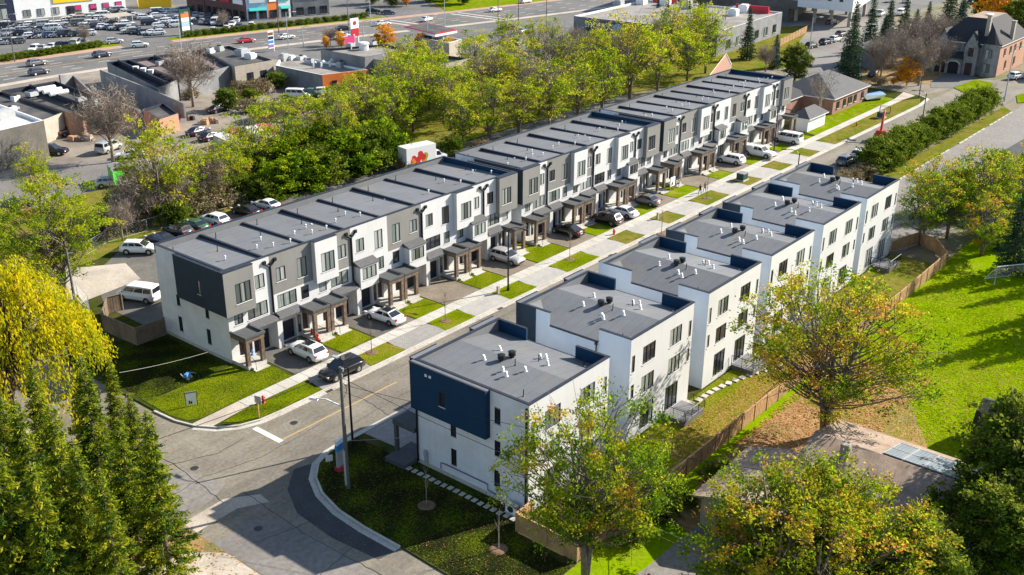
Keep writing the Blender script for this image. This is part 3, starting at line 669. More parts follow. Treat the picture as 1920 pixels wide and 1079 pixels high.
        sb = MB(); sb.box(x0, yp, .05, x1, YF - .004, .5); s0, s1 = seg(.4, 1.95); sb.box(s0, yp - .38, .05, s1, yp - .002, .36); sb.box(s0 - .1, yp - .8, .05, s1 + .1, yp - .384, .22)
        part('porch_slab', sb, 'concrete', root)
        for t in (.26, 2.05):
            xp = gx(k, t); ps = MB(); ps.box(xp - .2, yp + .08, .502, xp + .2, yp + .45, 3.0); part('porch_post', ps, 'porch_brick', root)
        bm_ = MB(); bm_.box(x0, yp + .05, 3.002, x1, yp + .48, 3.45); bm_.box(x0, yp + .482, 3.002, x0 + .3, YF - .003, 3.45); bm_.box(x1 - .3, yp + .482, 3.002, x1, YF - .003, 3.45)
        part('porch_beam', bm_, 'porch_brick', root)
        cn = MB(); e = .1
        cn.box(x0 - e, yp - e + .05, 3.452, x1 + e, yp + .2, 3.68); cn.box(x0 - e, yp + .202, 3.452, x0 + .1, YF - .006, 3.68); cn.box(x1 - .1, yp + .202, 3.452, x1 + e, YF - .006, 3.68)
        cn.box(x0 + .102, yp + .202, 3.40, x1 - .102, YF - .006, 3.48)
        part('porch_canopy', cn, 'porch_roof', root)
        if k % 2 == 0 and not bay2:
            rl = MB(); xr = gx(k, .45)
            rl.tube([(xr, yp - .7, .3), (xr, yp - .7, 1.25), (xr, yp + .1, 1.5), (xr, yp + .1, .5)], .03, 5); part('handrail', rl, 'black_metal', root)
        link('wall_light', LAMPM, root, Vector((gx(k, 2.62), YF - .003, 2.7)) - root.location)
        # vents
        rg = random.Random(int(a) * 31 + k)
        for me, t, yy, dz in tuple(q for q in ((VENT, 1.3, 85.0, 0), (VENT, 3.4, 86.2, 0), (VENT, 4.6, 84.0, 0), (PIPE, 3.9, 87.4, 0), (DRAIN, 4.9, 86.4, 0), (VENT, 2.6, 84.5, 0), (PIPE, .9, 91.4, 0)) if rg.random() < .66):
            yy += rg.uniform(-.5, .5); tt = t + rg.uniform(-.25, .25)
            zr = 9.62 - .22 * (yy - YF) / (YR - YF)
            v = link(me.name.split('.')[0], me, root, Vector((a + u * k + tt, yy, zr)) - root.location); v.scale = (.82,) * 3
    for k in range(1, n, 2): downspout(root, a + u * k, YF, TOP)
    return root
S8 = [('w', 0, 'g'), ('g', 0, 0), ('g', 0, 'w'), ('w', 1, 0), ('g', 1, 0), ('w', 0, 0), ('w', 1, 'w'), ('w', 0, 'g')]
S6 = [('w', 0, 'g'), ('g', 0, 0), ('g', 0, 'w'), ('w', 0, 0), ('w', 1, 'w'), ('w', 0, 'g')]
townhouses(*B1, 8, S8, 'white and grey townhouse row nearest the corner, beside the fenced wooden yard')
townhouses(*B2, 6, S6, 'middle one of the three white and grey townhouse rows')
townhouses(*B3, 8, S8, 'farthest white and grey townhouse row, ending beside the small white shed')

# ------------------------------------------------------------------ townhouses, right row
def semi(x0, x1, top, idx, label, front='d'):
    yr, yf = 42.45, 54.3
    root = thing('townhouse_pair', label, 'building', ((x0 + x1) / 2, 48.4, 0)); L = root.location
    w = x1 - x0; ev = top - 1.12; rd = top - .12; xm = (x0 + x1) / 2
    # rear wall with openings, mirrored about the middle
    H = []
    for s in (0, 1):
        for (t0, t1, za, zb, n) in ((.25, .72, top - 3.25, top - 1.65, 1), (1.95, 3.95, top - 3.1, top - 1.4, 3), (.3, .75, top - 5.75, top - 4.45, 1), (1.95, 3.95, top - 5.95, top - 4.3, 3 if idx % 2 else 2), (2.0, 4.15, .55, 3.0, 3)):
            H.append(((t0, t1) if not s else (w - t1, w - t0), za, zb, n))
    mb = MB(); wall(mb, (x0, yr, 0), (1, 0), (0, -1), 0, w, 0, top, [(h[0][0], h[0][1], h[1], h[2]) for h in H]); part('rear_wall', mb, 'stucco_white', root)
    for h in H: window(root, x0 + (h[0][0] + h[0][1]) / 2, yr, h[1], h[0][1] - h[0][0], h[2] - h[1], h[3], 0., 'glass', 'patio_door' if h[1] < 1 else 'window')
    # front wall towards the street (seen only from along the street)
    mb = MB(); FH = []
    for t in (1.0, 3.4, 6.0, 8.2): FH += [(t, t + 1.3, top - 3.1, top - 1.5), (t, t + 1.3, top - 5.9, top - 4.3)]
    for t in (1.0, 6.9): FH.append((t, t + 2.4, .12, 2.4))
    wall(mb, (x0, yf, 0), (1, 0), (0, 1), 0, w, 0, top, FH); part('front_wall', mb, 'stucco_white', root)
    for h in FH[:-2]: window(root, x0 + (h[0] + h[1]) / 2, yf, h[2], h[1] - h[0], h[3] - h[2], 2, math.pi)
    for h in FH[-2:]: g = MB(); g.box(x0 + h[0], yf - .11, h[2], x0 + h[1], yf - .06, h[3]); part('garage_door', g, 'garage_door', root)
    # side walls: full height at both ends, lowered to the eave between
    ya, yb = 45.75, 51.0
    first = idx == 0
    for xs, s in ((x0, -1), (x1, 1)):
        mb = MB(); hs = []
        if first and s < 0:
            hs = [(7.45, 8.05, 4.1, 5.4), (7.45, 8.05, 1.4, 2.95), (2.8, 3.4, top - 2.75, top - 1.3), (2.8, 3.4, 4.1, 5.5), (2.85, 3.45, 1.3, 2.8)]
            wall(mb, (xs, yr, 0), (0, 1), (s, 0), 0, yf - yr, 0, top, hs); part('side_wall', mb, 'brick_white', root)
            for h in hs: window(root, xs, yr + (h[0] + h[1]) / 2, h[2], h[1] - h[0], h[3] - h[2], 1, -math.pi / 2, 'glass_dark', 'window', (.75,) if h[2] > 4 and h[2] < 5 else ())
        else:
            wall(mb, (xs, yr, 0), (0, 1), (s, 0), 0, yf - yr, 0, ev); wall(mb, (xs, yr, 0), (0, 1), (s, 0), 0, ya - yr, ev, top); wall(mb, (xs, yr, 0), (0, 1), (s, 0), yb - yr, yf - yr, ev, top)
            part('side_wall', mb, 'stucco_shade_tint', root)
        if s < 0 and front == 'd' and not first:
            c = MB(); c.box(xs - .05, 52.6, 5.3, xs - .003, yf + .02, top); part('cladding', c, 'stucco_dark', root)
    # returns and parapets with inner faces
    pw = .2; st = 'stucco_dark' if False else 'stucco_shade_tint'
    mb = MB(); mb.box(x0 + .003, yr + .003, ev - .3, x1 - .003, yr + pw, top - .002); part('parapet', mb, 'membrane', root)
    mb = MB(); mb.box(x0 + .003, yf - pw, ev - .3, x1 - .003, yf - .003, top - .002); part('parapet', mb, 'membrane', root)
    class CapMaker:
        def box(self, *q): c_ = MB(); c_.box(*q); part('parapet_cap', c_, 'cap', root)
    cap = CapMaker(); cap.box(x0 - .05, yr - .05, top, x1 + .05, yr + pw + .04, top + .07)
    # stepped front edge
    cap.box(x0 - .05, yf - pw - .04, top, x1 + .05, yf + .05, top + .07)
    bxs = ((x0 + .02, x0 + w * .3), (x1 - w * .3, x1 - .02))
    for p, q in bxs:
        f = MB(); f.box(p, yf + .002, 5.5, q, yf + .62, top - .004); part('front_box', f, 'stucco_dark' if front == 'd' else 'stucco_shade_tint', root)
        cap.box(p - .03, yf + .56, top, q + .03, yf + .68, top + .065); f = MB(); f.box(p + .002, yf + .054, top - .003, q - .002, yf + .555, top + .03); part('box_roof', f, 'membrane', root)
    for xs, s in ((x0, -1), (x1, 1)):
        for p, q in ((yr + pw, ya), (yb, yf - pw)) if not (first and s < 0) else ((yr + pw, yf - pw),):
            f = MB(); xa, xb = (xs + .003, xs + pw) if s < 0 else (xs - pw, xs - .003)
            f.box(xa, p + .002, ev - .3, xb, q - .002, top - .002); part('parapet', f, 'navy_clad_and_shade' if s > 0 else 'membrane', root)  # far-side returns in navy: blue shade painted on their inner faces
            cap.box(min(xa, xb) - (.05 if s < 0 else .03), p + .045, top, max(xa, xb) + (.03 if s < 0 else .05), q - .045 if q > yf - 1 else q, top + .068)
        if not (first and s < 0):
            f = MB(); f.box(xs - .12 if s < 0 else xs - .02, ya + .02, ev - .12, xs + .02 if s < 0 else xs + .12, yb - .02, ev + .03); f.box(xs - .2, ya + .05, ev - .35, xs - .03, ya + .3, ev - .121) if s < 0 else None
            g = part('gutter', f, 'cap', root)
            if s < 0:
                t = MB(); t.tube([(xs - .1, ya + .18, ev - .3), (xs - .1, ya + .18, .3)], .06, 6); part('downspout', t, 'black_metal', g)
    # roof: two falls from the middle ridge to the side eaves, raised crickets behind the returns
    yi, yo = yr + pw, yf - pw
    el = ev + .02 if not first else rd - .3
    mb = MB(); mb.face([(x0 + .01, yi, el), (xm, yi, rd), (xm, yo, rd), (x0 + .01, yo, el)][::-1]); part('roof', mb, 'membrane', root)
    mb = MB(); mb.face([(xm, yi, rd), (x1 - .01, yi, ev + .02), (x1 - .01, yo, ev + .02), (xm, yo, rd)][::-1]); part('roof', mb, 'membrane', root)
    for xs, s in ((x0, 1), (x1, -1)):
        if s < 0 or first: continue
        for yy, d in ((yi, 1), (yo, -1)):
            c = MB(); p = [(xs + s * .2, yy, rd - .1), (xs + s * .2, yy + d * 2.6, ev + .05), (xs + s * 2.6, yy, rd - .28)]
            c.face(p if s * d < 0 else p[::-1]); part('roof_cricket', c, 'membrane', root)
    rg = random.Random(idx * 7 + 3)
    def rz_(x): return rd - (rd - (el if x < xm else ev)) * abs(x - xm) / (w / 2)
    for me, tx, yy in ((GOOSE, -1.3, 50.2), (GOOSE, .9, 50.4), (TURB, -.55, 48.9), (TURB, .45, 48.6), (PIPE, -.7, 47.6), (PIPE, 1.7, 46.9), (GOOSE, 2.3, 47.2), (GOOSE, 2.8, 46.9), (GOOSE, -2.3, 47.2), (GOOSE, -1.9, 47.7),
                       (GOOSE, -.9, 46.2), (GOOSE, 1.4, 45.9), (PIPE, -4.0, 44.2), (PIPE, 4.0, 43.9), (DRAIN, 3.9, 44.0)):
        x = xm + tx + rg.uniform(-.12, .12); y = yy + rg.uniform(-.15, .15)
        o = link(me.name.split('.')[0], me, root, Vector((x, y, rz_(x) - .02)) - L, rg.uniform(-.4, .4) + math.pi)
        o.scale = (.9, .9, .8) if me is TURB else (.78, .78, .82)
    if first:
        bx = MB(); xb = x0 - .55; wall(bx, (xb, 46.3, 0), (0, 1), (-1, 0), 0, 8.1, 5.55, top - .02, [(4.25, 4.85, 6.85, 8.2)])
        bx.face([(xb, 46.3, 5.55), (x0, 46.3, 5.55), (x0, 46.3, top - .02), (xb, 46.3, top - .02)]); bx.face([(xb, 54.4, 5.55), (xb, 54.4, top - .02), (x0, 54.4, top - .02), (x0, 54.4, 5.55)])
        bx.face([(xb, 46.3, 5.55), (xb, 54.4, 5.55), (x0, 54.4, 5.55), (x0, 46.3, 5.55)]); bx.face([(xb, 46.3, top - .02), (x0, 46.3, top - .02), (x0, 54.4, top - .02), (xb, 54.4, top - .02)])
        part('corner_box', bx, 'navy_clad_and_shade', root); window(root, xb, 46.3 + 4.55, 6.85, .6, 1.35, 1, -math.pi / 2, 'glass')
        cp = MB(); cp.box(xb - .05, 46.25, top - .015, xb + .1, 54.45, top + .06); part('parapet_cap', cp, 'cap', root); cp = MB(); cp.box(xb + .102, 46.3, top - .012, x0 - .055, 54.4, top + .03); part('box_roof', cp, 'membrane', root)
        for k in (0, 1): q = MB(); q.box(xb - .06, 52.0 + k * .45, top - .75, xb - .002, 52.22 + k * .45, top - .53); part('wall_vent', q, 'metal_white', root)
        t = MB(); t.tube([(x0 - .12, 42.62, top - .3), (x0 - .12, 42.62, .3)], .09, 6); part('downspout', t, 'black_metal', root)
        t = MB(); t.tube([(x0 - .12, 54.2, 5.5), (x0 - .12, 54.2, .3)], .09, 6); part('downspout', t, 'black_metal', root)
        f = MB(); f.box(x0 - .04, 42.42, 0, x0 - .003, 54.3, .45); part('foundation', f, 'concrete', root)
        t = MB(); t.tube([(x0 - .1, 51.6, .6), (x0 - .1, 51.6, 1.15), (x0 - .1, 51.2, 1.2), (x0 - .1, 46.6, 1.2), (x0 - .1, 46.5, 1.15), (x0 - .1, 46.5, .65), (x0 - .1, 45.6, .6)], .045, 6); part('gas_pipe', t, 'purple', root)
        q = MB(); q.box(x0 - .22, 53.1, .5, x0 - .045, 53.4, 1.7); q.box(x0 - .28, 53.08, 1.2, x0 - .221, 53.42, 1.6); part('meter_box', q, 'metal_grey', root)
        q = MB(); q.box(x0 - 1.7, 54.32, .12, x0 + 1.5, 56.6, .5); q.box(x0 - .35, 54.32, 3.0, x0 + 1.5, 56.9, 3.45); q.box(x0 - .3, 56.5, .5, x0, 56.8, 3.0); part('porch', q, 'porch_roof', root)
    return root
RB = [(53.9, 64.4, 9.75), (67.6, 77.9, 10.1), (80.6, 90.9, 10.1), (93.2, 103.2, 10.1), (105.6, 115.9, 10.1), (117.7, 127.9, 10.1)]
RL = ['white townhouse pair nearest the camera with navy box on its brick side wall', 'white townhouse pair directly behind the nearest one, second along the right row',
      'third white townhouse pair along the right row, half hidden by a big tree', 'fourth white townhouse pair along the right row',
      'fifth white townhouse pair along the right row, second from the far end', 'farthest white townhouse pair of the right row, beside the curved wooden fence']
for i, ((p, q, t), l) in enumerate(zip(RB, RL)): semi(p, q, t, i, l, 'd' if i in (0, 1, 3, 4) else 'l')
# ------------------------------------------------------------------ other buildings
def text(parent, s, loc, size, rz, mat, name='lettering', tilt=math.pi / 2, ext=.04):
    cu = bpy.data.curves.new('lettering', 'FONT'); cu.body = s; cu.size = size; cu.extrude = ext; cu.align_x = 'CENTER'; cu.align_y = 'CENTER'
    tmp = bpy.data.objects.new('tmp', cu); COL.objects.link(tmp)
    dg = bpy.context.evaluated_depsgraph_get(); me = bpy.data.meshes.new_from_object(tmp.evaluated_get(dg)); bpy.data.objects.remove(tmp)
    me.materials.clear(); me.materials.append(MT[mat])
    o = link(name, me, parent, Vector(loc) - Vector(parent.location)); o.rotation_euler = (tilt, 0, rz); return o
def inset(poly, d):
    c = Vector((sum(p[0] for p in poly) / len(poly), sum(p[1] for p in poly) / len(poly))); r = []
    for p in poly:
        v = Vector(p[:2]) - c; r.append(tuple(c + v * max(0, 1 - d / v.length)))
    return r
def ccw(poly):
    a = sum(poly[i][0] * poly[(i + 1) % len(poly)][1] - poly[(i + 1) % len(poly)][0] * poly[i][1] for i in range(len(poly)))
    return poly if a > 0 else poly[::-1]
def facing(p, q):
    """angle for things on the wall p->q of a counter-clockwise outline"""
    d = (Vector(q) - Vector(p)).normalized(); n = Vector((d.y, -d.x)); return math.atan2(n.x, -n.y), d, n
def flat(name, label, poly, z, wm, rm, cm='metal_white', par=.5, cat='building', units=(), wins=(), div=0):
    poly = ccw([tuple(p[:2]) for p in poly]); c = inset(poly, 1e6)[0]
    root = thing(name, label, cat, (c[0], c[1], 0))
    wl = MB(); n = len(poly)
    for i in range(n):
        p, q = poly[i], poly[(i + 1) % n]; wl.face([(*p, -.05), (*q, -.05), (*q, z), (*p, z)])
    part('wall', wl, wm, root)
    ins = inset(poly, .45); r = MB(); r.face([(*p, z - par) for p in ins]); part('roof', r, rm, root)
    cp = MB()
    for i in range(n):
        p, q, a, b = poly[i], poly[(i + 1) % n], ins[i], ins[(i + 1) % n]
        cp.face([(*p, z), (*q, z), (*b, z), (*a, z)]); cp.face([(*a, z - par), (*a, z), (*b, z), (*b, z - par)][::-1])
    part('parapet', cp, cm, root)
    for k, (x, y, lx, ly, lz) in enumerate(units):
        u = MB(); u.obox(x, y, z - par, lx, ly, lz, .2); u.obox(x, y, z - par + lz, lx * .7, ly * .7, .25, .2); part('roof_unit', u, 'metal_white' if k % 3 else 'metal_grey', root)
    for (i, u0, u1, k, z0, w, h, nl, g) in wins:
        p, q = Vector(poly[i]), Vector(poly[(i + 1) % n]); rz, d, nn = facing(p, q); L = (q - p).length
        for j in range(k):
            pt = p + d * (L * (u0 + (u1 - u0) * (j + .5) / k)); window(root, pt.x, pt.y, z0, w, h, nl, rz, g, proud=True, depth=.06)
    for k in range(div):
        f = (k + 1) / (div + 1); A_ = Vector(poly[0]).lerp(Vector(poly[1]), f); B_ = Vector(poly[3]).lerp(Vector(poly[2]), f); q = MB(); d_ = (B_ - A_).normalized(); m_ = A_.lerp(B_, .5)
        q.obox(m_.x, m_.y, z - par, (B_ - A_).length - 1, .3, par + .35, math.atan2(d_.y, d_.x)); part('roof_divider', q, 'cap', root)
    return root, poly
def px(pts, z): return [at2(a, b, z) for a, b in pts]
def gable(name, label, x0, x1, y0, y1, ev, rd, axis, wm, rm, cat='house', ov=.45, root=None):
    root = root or thing(name, label, cat, ((x0 + x1) / 2, (y0 + y1) / 2, 0))
    w = MB(); m = MB()
    P = [(x0, y0), (x1, y0), (x1, y1), (x0, y1)]
    for i in range(4): w.face([(*P[i], 0), (*P[(i + 1) % 4], 0), (*P[(i + 1) % 4], ev), (*P[i], ev)])
    if axis == 'x':
        ym = (y0 + y1) / 2
        for xx, s in ((x0, -1), (x1, 1)): w.face([(xx, y0, ev), (xx, y1, ev), (xx, ym, rd)][::s])
        t = (rd - ev) / ((y1 - y0) / 2); e = ev - t * ov
        R = [[(x0 - ov, y0 - ov, e), (x1 + ov, y0 - ov, e), (x1 + ov, ym, rd), (x0 - ov, ym, rd)], [(x0 - ov, ym, rd), (x1 + ov, ym, rd), (x1 + ov, y1 + ov, e), (x0 - ov, y1 + ov, e)]]
    else:
        xm = (x0 + x1) / 2
        for yy, s in ((y0, 1), (y1, -1)): w.face([(x0, yy, ev), (x1, yy, ev), (xm, yy, rd)][::s])
        t = (rd - ev) / ((x1 - x0) / 2); e = ev - t * ov
        R = [[(x0 - ov, y1 + ov, e), (x0 - ov, y0 - ov, e), (xm, y0 - ov, rd), (xm, y1 + ov, rd)], [(xm, y1 + ov, rd), (xm, y0 - ov, rd), (x1 + ov, y0 - ov, e), (x1 + ov, y1 + ov, e)]]
    part('wall', w, wm, root)
    for q in R:
        r = MB(); up = [(a, b, c + .16) for a, b, c in q]; r.face(up); r.face(q[::-1])
        for i in range(4): r.face([q[i], q[(i + 1) % 4], up[(i + 1) % 4], up[i]])
        part('roof', r, rm, root)
    return root
def hip(name, label, x0, x1, y0, y1, ev, rd, wm, rm, cat='house', ov=.45, root=None, run=None):
    root = root or thing(name, label, cat, ((x0 + x1) / 2, (y0 + y1) / 2, 0))
    w = MB(); P = [(x0, y0), (x1, y0), (x1, y1), (x0, y1)]
    for i in range(4): w.face([(*P[i], 0), (*P[(i + 1) % 4], 0), (*P[(i + 1) % 4], ev), (*P[i], ev)])
    part('wall', w, wm, root); h = min(x1 - x0, y1 - y0) / 2; h = run or h
    a, b, c, d = (x0 - ov, y0 - ov, ev - .1), (x1 + ov, y0 - ov, ev - .1), (x1 + ov, y1 + ov, ev - .1), (x0 - ov, y1 + ov, ev - .1)
    e, f, g, k = (x0 + h, y0 + h, rd), (x1 - h, y0 + h, rd), (x1 - h, y1 - h, rd), (x0 + h, y1 - h, rd)
    for q in ([a, b, f, e], [b, c, g, f], [c, d, k, g], [d, a, e, k]): r = MB(); r.face(q); part('roof', r, rm, root)
    if run: r = MB(); r.face([e, f, g, k]); part('roof_deck', r, 'shingle_brown', root)
    s = MB(); s.prism([a[:2], b[:2], c[:2], d[:2]], ev - .28, ev - .105, bottom=True); part('soffit', s, 'metal_white', root)
    return root
# works and garages along the arterial road
flat('garage', 'low dark-roofed garage at the left edge below the arterial road', px([(-90, 205), (0, 172), (118, 211), (62, 232), (-20, 238)], 4.2), 4.2, 'block_beige', 'roof_dark', 'cap')
r, p = flat('garage', 'black-roofed garage with white duct units, beside the tall concrete wall', px([(2, 170), (104, 152), (235, 203), (126, 211)], 4.4), 4.4, 'brick_orange', 'roof_dark', 'cap', par=.8, div=1)
for k in range(3):
    q = MB(); a, b = at(70 + k * 12, 174 + k * 4, 4.4), at(104 + k * 12, 168 + k * 4, 4.4); q.tube([a + Vector((0, 0, .5)), b + Vector((0, 0, .5))], .45, 8); part('duct', q, 'metal_white', r)
for lab, pts in (('tall grey concrete party wall stepping down between the garages', [(111, 141), (138, 141), (170, 172), (262, 207)]), ('long blue-grey block wall around the yard with the parked car', [(188, 131), (285, 168), (345, 194)])):
    q = MB(); P = [at(a, b, 5.0 - i * .75) for i, (a, b) in enumerate(pts)]
    for a, b in zip(P[:-1], P[1:]):
        n = (b - a).cross(Vector((0, 0, 1))).normalized() * .18
        q.hexa([(a.x - n.x, a.y - n.y, 0), (b.x - n.x, b.y - n.y, 0), (b.x + n.x, b.y + n.y, 0), (a.x + n.x, a.y + n.y, 0), (a.x - n.x, a.y - n.y, a.z), (b.x - n.x, b.y - n.y, b.z), (b.x + n.x, b.y + n.y, b.z), (a.x + n.x, a.y + n.y, a.z)][::1])
    tag(link('yard_wall', q.mesh('yard_wall', 'block_grey')), lab, 'wall')
r, p = flat('workshop', 'dark-roofed workshop with three white roof vents between the two walls', px([(200, 117), (240, 112), (332, 150), (296, 166)], 4.5), 4.5, 'block_grey', 'roof_dark', 'cap', par=1.0, div=1)
for k in range(3): q = MB(); a = at(255 + k * 14, 131 + k * 3, 4.2); q.cyl(a.x, a.y, 4.0, 4.9, .5, .7); part('roof_vent', q, 'metal_white', r)
surf('roof_brown', (.19, .145, .13), (.24, .185, .165), .8)
flat('workshop', 'brown-roofed workshop behind the bare tree by the arterial road', px([(242, 112), (376, 93), (432, 124), (335, 149)], 4.5), 4.5, 'block_grey', 'roof_brown', 'cap', par=.7, div=2)
flat('workshop', 'small dark-roofed workshop with rooftop machinery beside the grey shop', px([(378, 92), (428, 86), (512, 113), (440, 125)], 4.8), 4.8, 'block_beige', 'roof_dark', 'cap', units=[(*at2(455, 103, 4.5), 3, 2, 1.4), (*at2(470, 108, 4.5), 2, 2, 1)], wins=[(0, .2, .9, 2, .6, 1.6, 2.4, 2, 'glass_dark')])
r, p = flat('shop', 'grey flat-roofed shop with bright orange end wall', px([(517, 123), (530, 99), (690, 131), (604, 141)], 3.9), 3.9, 'block_grey', 'roof_gravel', 'metal_white', units=[(*at2(533, 113, 3.5), 2.2, 1.6, 1.3), (*at2(547, 112, 3.5), 1.6, 1.2, .8)], wins=[])
o1, o2 = at(604, 141, 3.9), at(690, 131, 3.9); n_ = Vector((o2.y - o1.y, -(o2.x - o1.x), 0)).normalized(); n_ = n_ if n_.y < 0 or n_.x > 0 else -n_
q = MB(); q.hexa([(o1.x, o1.y, 0), (o1.x + n_.x * .1, o1.y + n_.y * .1, 0), (o2.x + n_.x * .1, o2.y + n_.y * .1, 0), (o2.x, o2.y, 0), (o1.x, o1.y, 3.95), (o1.x + n_.x * .1, o1.y + n_.y * .1, 3.95), (o2.x + n_.x * .1, o2.y + n_.y * .1, 3.95), (o2.x, o2.y, 3.95)]); part('orange_wall', q, 'orange_paint', r)
for k in (.25, .5, .8): w_ = o1.lerp(o2, k) + n_ * .1; window(r, w_.x, w_.y, .9, 1.1, 1.6, 1, math.atan2(n_.x, -n_.y), 'glass_dark', proud=True, depth=.06)
for k in range(5): q = MB(); a = at(588 + (k % 2) * 6 + k * 8, 127 - k, 3.6); q.tube([(a.x, a.y, 3.4), (a.x, a.y, 4.6), (a.x + .4, a.y, 4.9), (a.x + .8, a.y, 4.5)], .16, 6); part('vent_pipe', q, 'metal_white', r)
r, p = flat('shop', 'tall blue-grey shop with gravel roof and round roof vent', px([(601, 93), (722, 83), (768, 93), (684, 108)], 6.3), 6.3, 'block_grey', 'roof_gravel', 'cap', units=[(*at2(657, 90, 6), 1.5, 1.5, 1)])
q = MB(); a = at(682, 92, 6); q.cyl(a.x, a.y, 5.8, 7.2, 1.1, 1.1, 10); q.cyl(a.x, a.y, 7.2, 7.5, 1.4, 1.0, 10); part('round_vent', q, 'metal_white', r)
r, p = flat('shop', 'beige-walled shop with plain dark roof in front of the petrol station', px([(685, 109), (768, 94), (878, 110), (800, 128)], 5.6), 5.6, 'block_beige', 'roof_dark', 'cap')
for a, b in ((755, 108), (773, 113), (826, 108)): t = at(a, b, 5.2); q = MB(); q.tube([(t.x, t.y, 5.0), (t.x, t.y, 6.3), (t.x + .4, t.y, 6.6), (t.x + .7, t.y, 6.3)], .18, 6); part('vent_pipe', q, 'metal_white', r)
r, p = flat('warehouse', 'dark grey warehouse with bright white roof at the left edge', px([(-110, 222), (-8, 193), (82, 226), (0, 245), (-70, 262)], 6.5), 6.5, 'asphalt_dark', 'roof_white', 'metal_white', units=[(*at2(8, 222, 6), 3, 2, 1.3)])
a = at(30, 285, 0); window(r, a.x + .8, a.y - 3.0, .1, 3, 3.2, 1, .45, 'glass', 'loading_door', proud=True)
flat('brick_garage', 'orange brick garage with dark roof in the sunlit yard', px([(268, 205), (305, 193), (334, 213), (299, 224)], 3.2), 3.2, 'brick_orange', 'roof_dark', 'cap')
flat('brick_garage', 'small orange brick garage with red door behind the bare tree', px([(138, 216), (172, 204), (190, 214), (155, 226)], 3.0), 3.0, 'brick_orange', 'roof_dark', 'cap')
surf('roof_rust', (.27, .17, .14), (.35, .24, .20), 1.2, (.22, .15, .13), .3)
flat('long_shed', 'long low shed with rusty brown roof in the trees', px([(533, 224), (645, 188), (700, 200), (575, 240)], 3.4), 3.4, 'block_grey', 'roof_rust', 'cap', par=.05)
flat('brick_building', 'red-roofed building end showing past the trees behind the far townhouse row', px([(1312, 165), (1362, 100), (1372, 120), (1345, 168)], 5), 5, 'brick_red', 'brick_orange', 'metal_white', par=.1)
# trailers and containers
def container(label, pts, z, m, top=None, cat='container'):
    poly = ccw(px(pts, z)); c = inset(poly, 1e6)[0]; r = thing('container', label, cat, (c[0], c[1], 0))
    b = MB(); b.prism(poly, .5, z, 0, 0, True); part('body', b, m, r)
    t = MB(); t.prism(inset(poly, -.02), z + .003, z + .08); part('top', t, top or m, r)
    for i, p in enumerate(poly):
        q = inset(poly, .5)[i]; w = MB(); w.cyl(q[0], q[1], 0, .55, .25, n=8); part('leg', w, 'tyre', r)
container('long white trailer with pale roof in the works yard', [(399, 254), (418, 248), (494, 276), (482, 292)], 3.4, 'metal_grey', 'roof_white', 'trailer')
container('brick-red shipping container with orange-red roof', [(425, 245), (442, 239), (479, 254), (464, 263)], 2.7, 'brick_red', 'lift_red')
container('white trailer with red patch beside the red container', [(452, 241), (478, 235), (548, 268), (526, 276)], 3.2, 'paint_white', 'roof_white', 'trailer')
container('low red container behind the white trailer', [(478, 234), (500, 232), (522, 244), (506, 249)], 2.7, 'paint_red', 'lift_red')
container('bright green box container in the yard', [(200, 309), (222, 303), (232, 317), (211, 324)], 2.6, 'green_paint', 'block_grey')
# petrol station
r = thing('station_canopy', 'red and white petrol station canopy over the forecourt', 'canopy', (*at2(806, 52, 0), 0))
poly = ccw(px([(757, 49), (801, 42), (857, 55), (816, 63)], 5.6)); b = MB(); b.prism(poly, 4.7, 5.3, 0, 0, True); part('fascia', b, 'sign_white', r)
b = MB(); b.prism(inset(poly, -.06), 5.302, 5.5); part('fascia_band', b, 'sign_red', r); b = MB(); b.prism(inset(poly, .5), 5.502, 5.52); part('top', b, 'roof_dark', r)
for q in inset(poly, 4): c = MB(); c.box(q[0] - .2, q[1] - .2, 0, q[0] + .2, q[1] + .2, 4.7); part('column', c, 'metal_white', r)
flat('station_shop', 'beige petrol station shop under the orange trees', px([(784, 70), (800, 62), (866, 74), (842, 81)], 4.2), 4.2, 'block_beige', 'roof_gravel', 'metal_white', units=[(*at2(828, 70, 4), 2, 2, 1.5)])
r = thing('pylon_sign', 'tall white and red petrol price sign beside the road', 'sign', at(666, 84))
a = r.location; b = MB()
for s in (-1.2, 1.2): b.box(a.x + s - .15, a.y - .15, 0, a.x + s + .15, a.y + .15, 6.6)
part('post', b, 'metal_white', r); b = MB(); b.box(a.x - 1.4, a.y - .2, 4.2, a.x + 1.4, a.y + .2, 6.8); part('panel', b, 'sign_white', r)
b = MB(); b.cyl(0, 0, 0, .06, .55, n=14); o = part('logo', b, 'sign_red', r); o.location = (0, -.21, 5.6); o.rotation_euler = (math.pi / 2, 0, 0)
b = MB(); b.box(a.x - 1.3, a.y - .26, 2.2, a.x + 1.3, a.y - .02, 4.15); part('price_board', b, 'sign_red', r)
r = thing('pylon_sign', 'purple low sign board in front of the petrol price sign', 'sign', at(655, 90)); a = r.location
b = MB(); b.box(a.x - 1.9, a.y - .15, 1.2, a.x + 1.9, a.y + .15, 2.9); part('panel', b, 'sign_pink', r); b = MB(); b.box(a.x + 1.7, a.y - .1, 0, a.x + 2.0, a.y + .1, 3.2); part('post', b, 'metal_white', r)
r = thing('pylon_sign', 'narrow blue and white striped sign at the workshop corner', 'sign', at(509, 97)); a = r.location
b = MB(); b.box(a.x - .8, a.y - .15, .8, a.x + .8, a.y + .15, 5.2); part('panel', b, 'sign_white', r)
for k, m in enumerate(('sign_purple', 'blue_paint', 'paint_navy', 'paint_rust')): b = MB(); b.box(a.x - .78, a.y - .2, 1.1 + k, a.x + .78, a.y - .152, 1.8 + k); part('band', b, m, r)
b = MB(); b.box(a.x + .82, a.y - .1, 0, a.x + 1.0, a.y + .1, 5.2); part('post', b, 'metal_white', r)
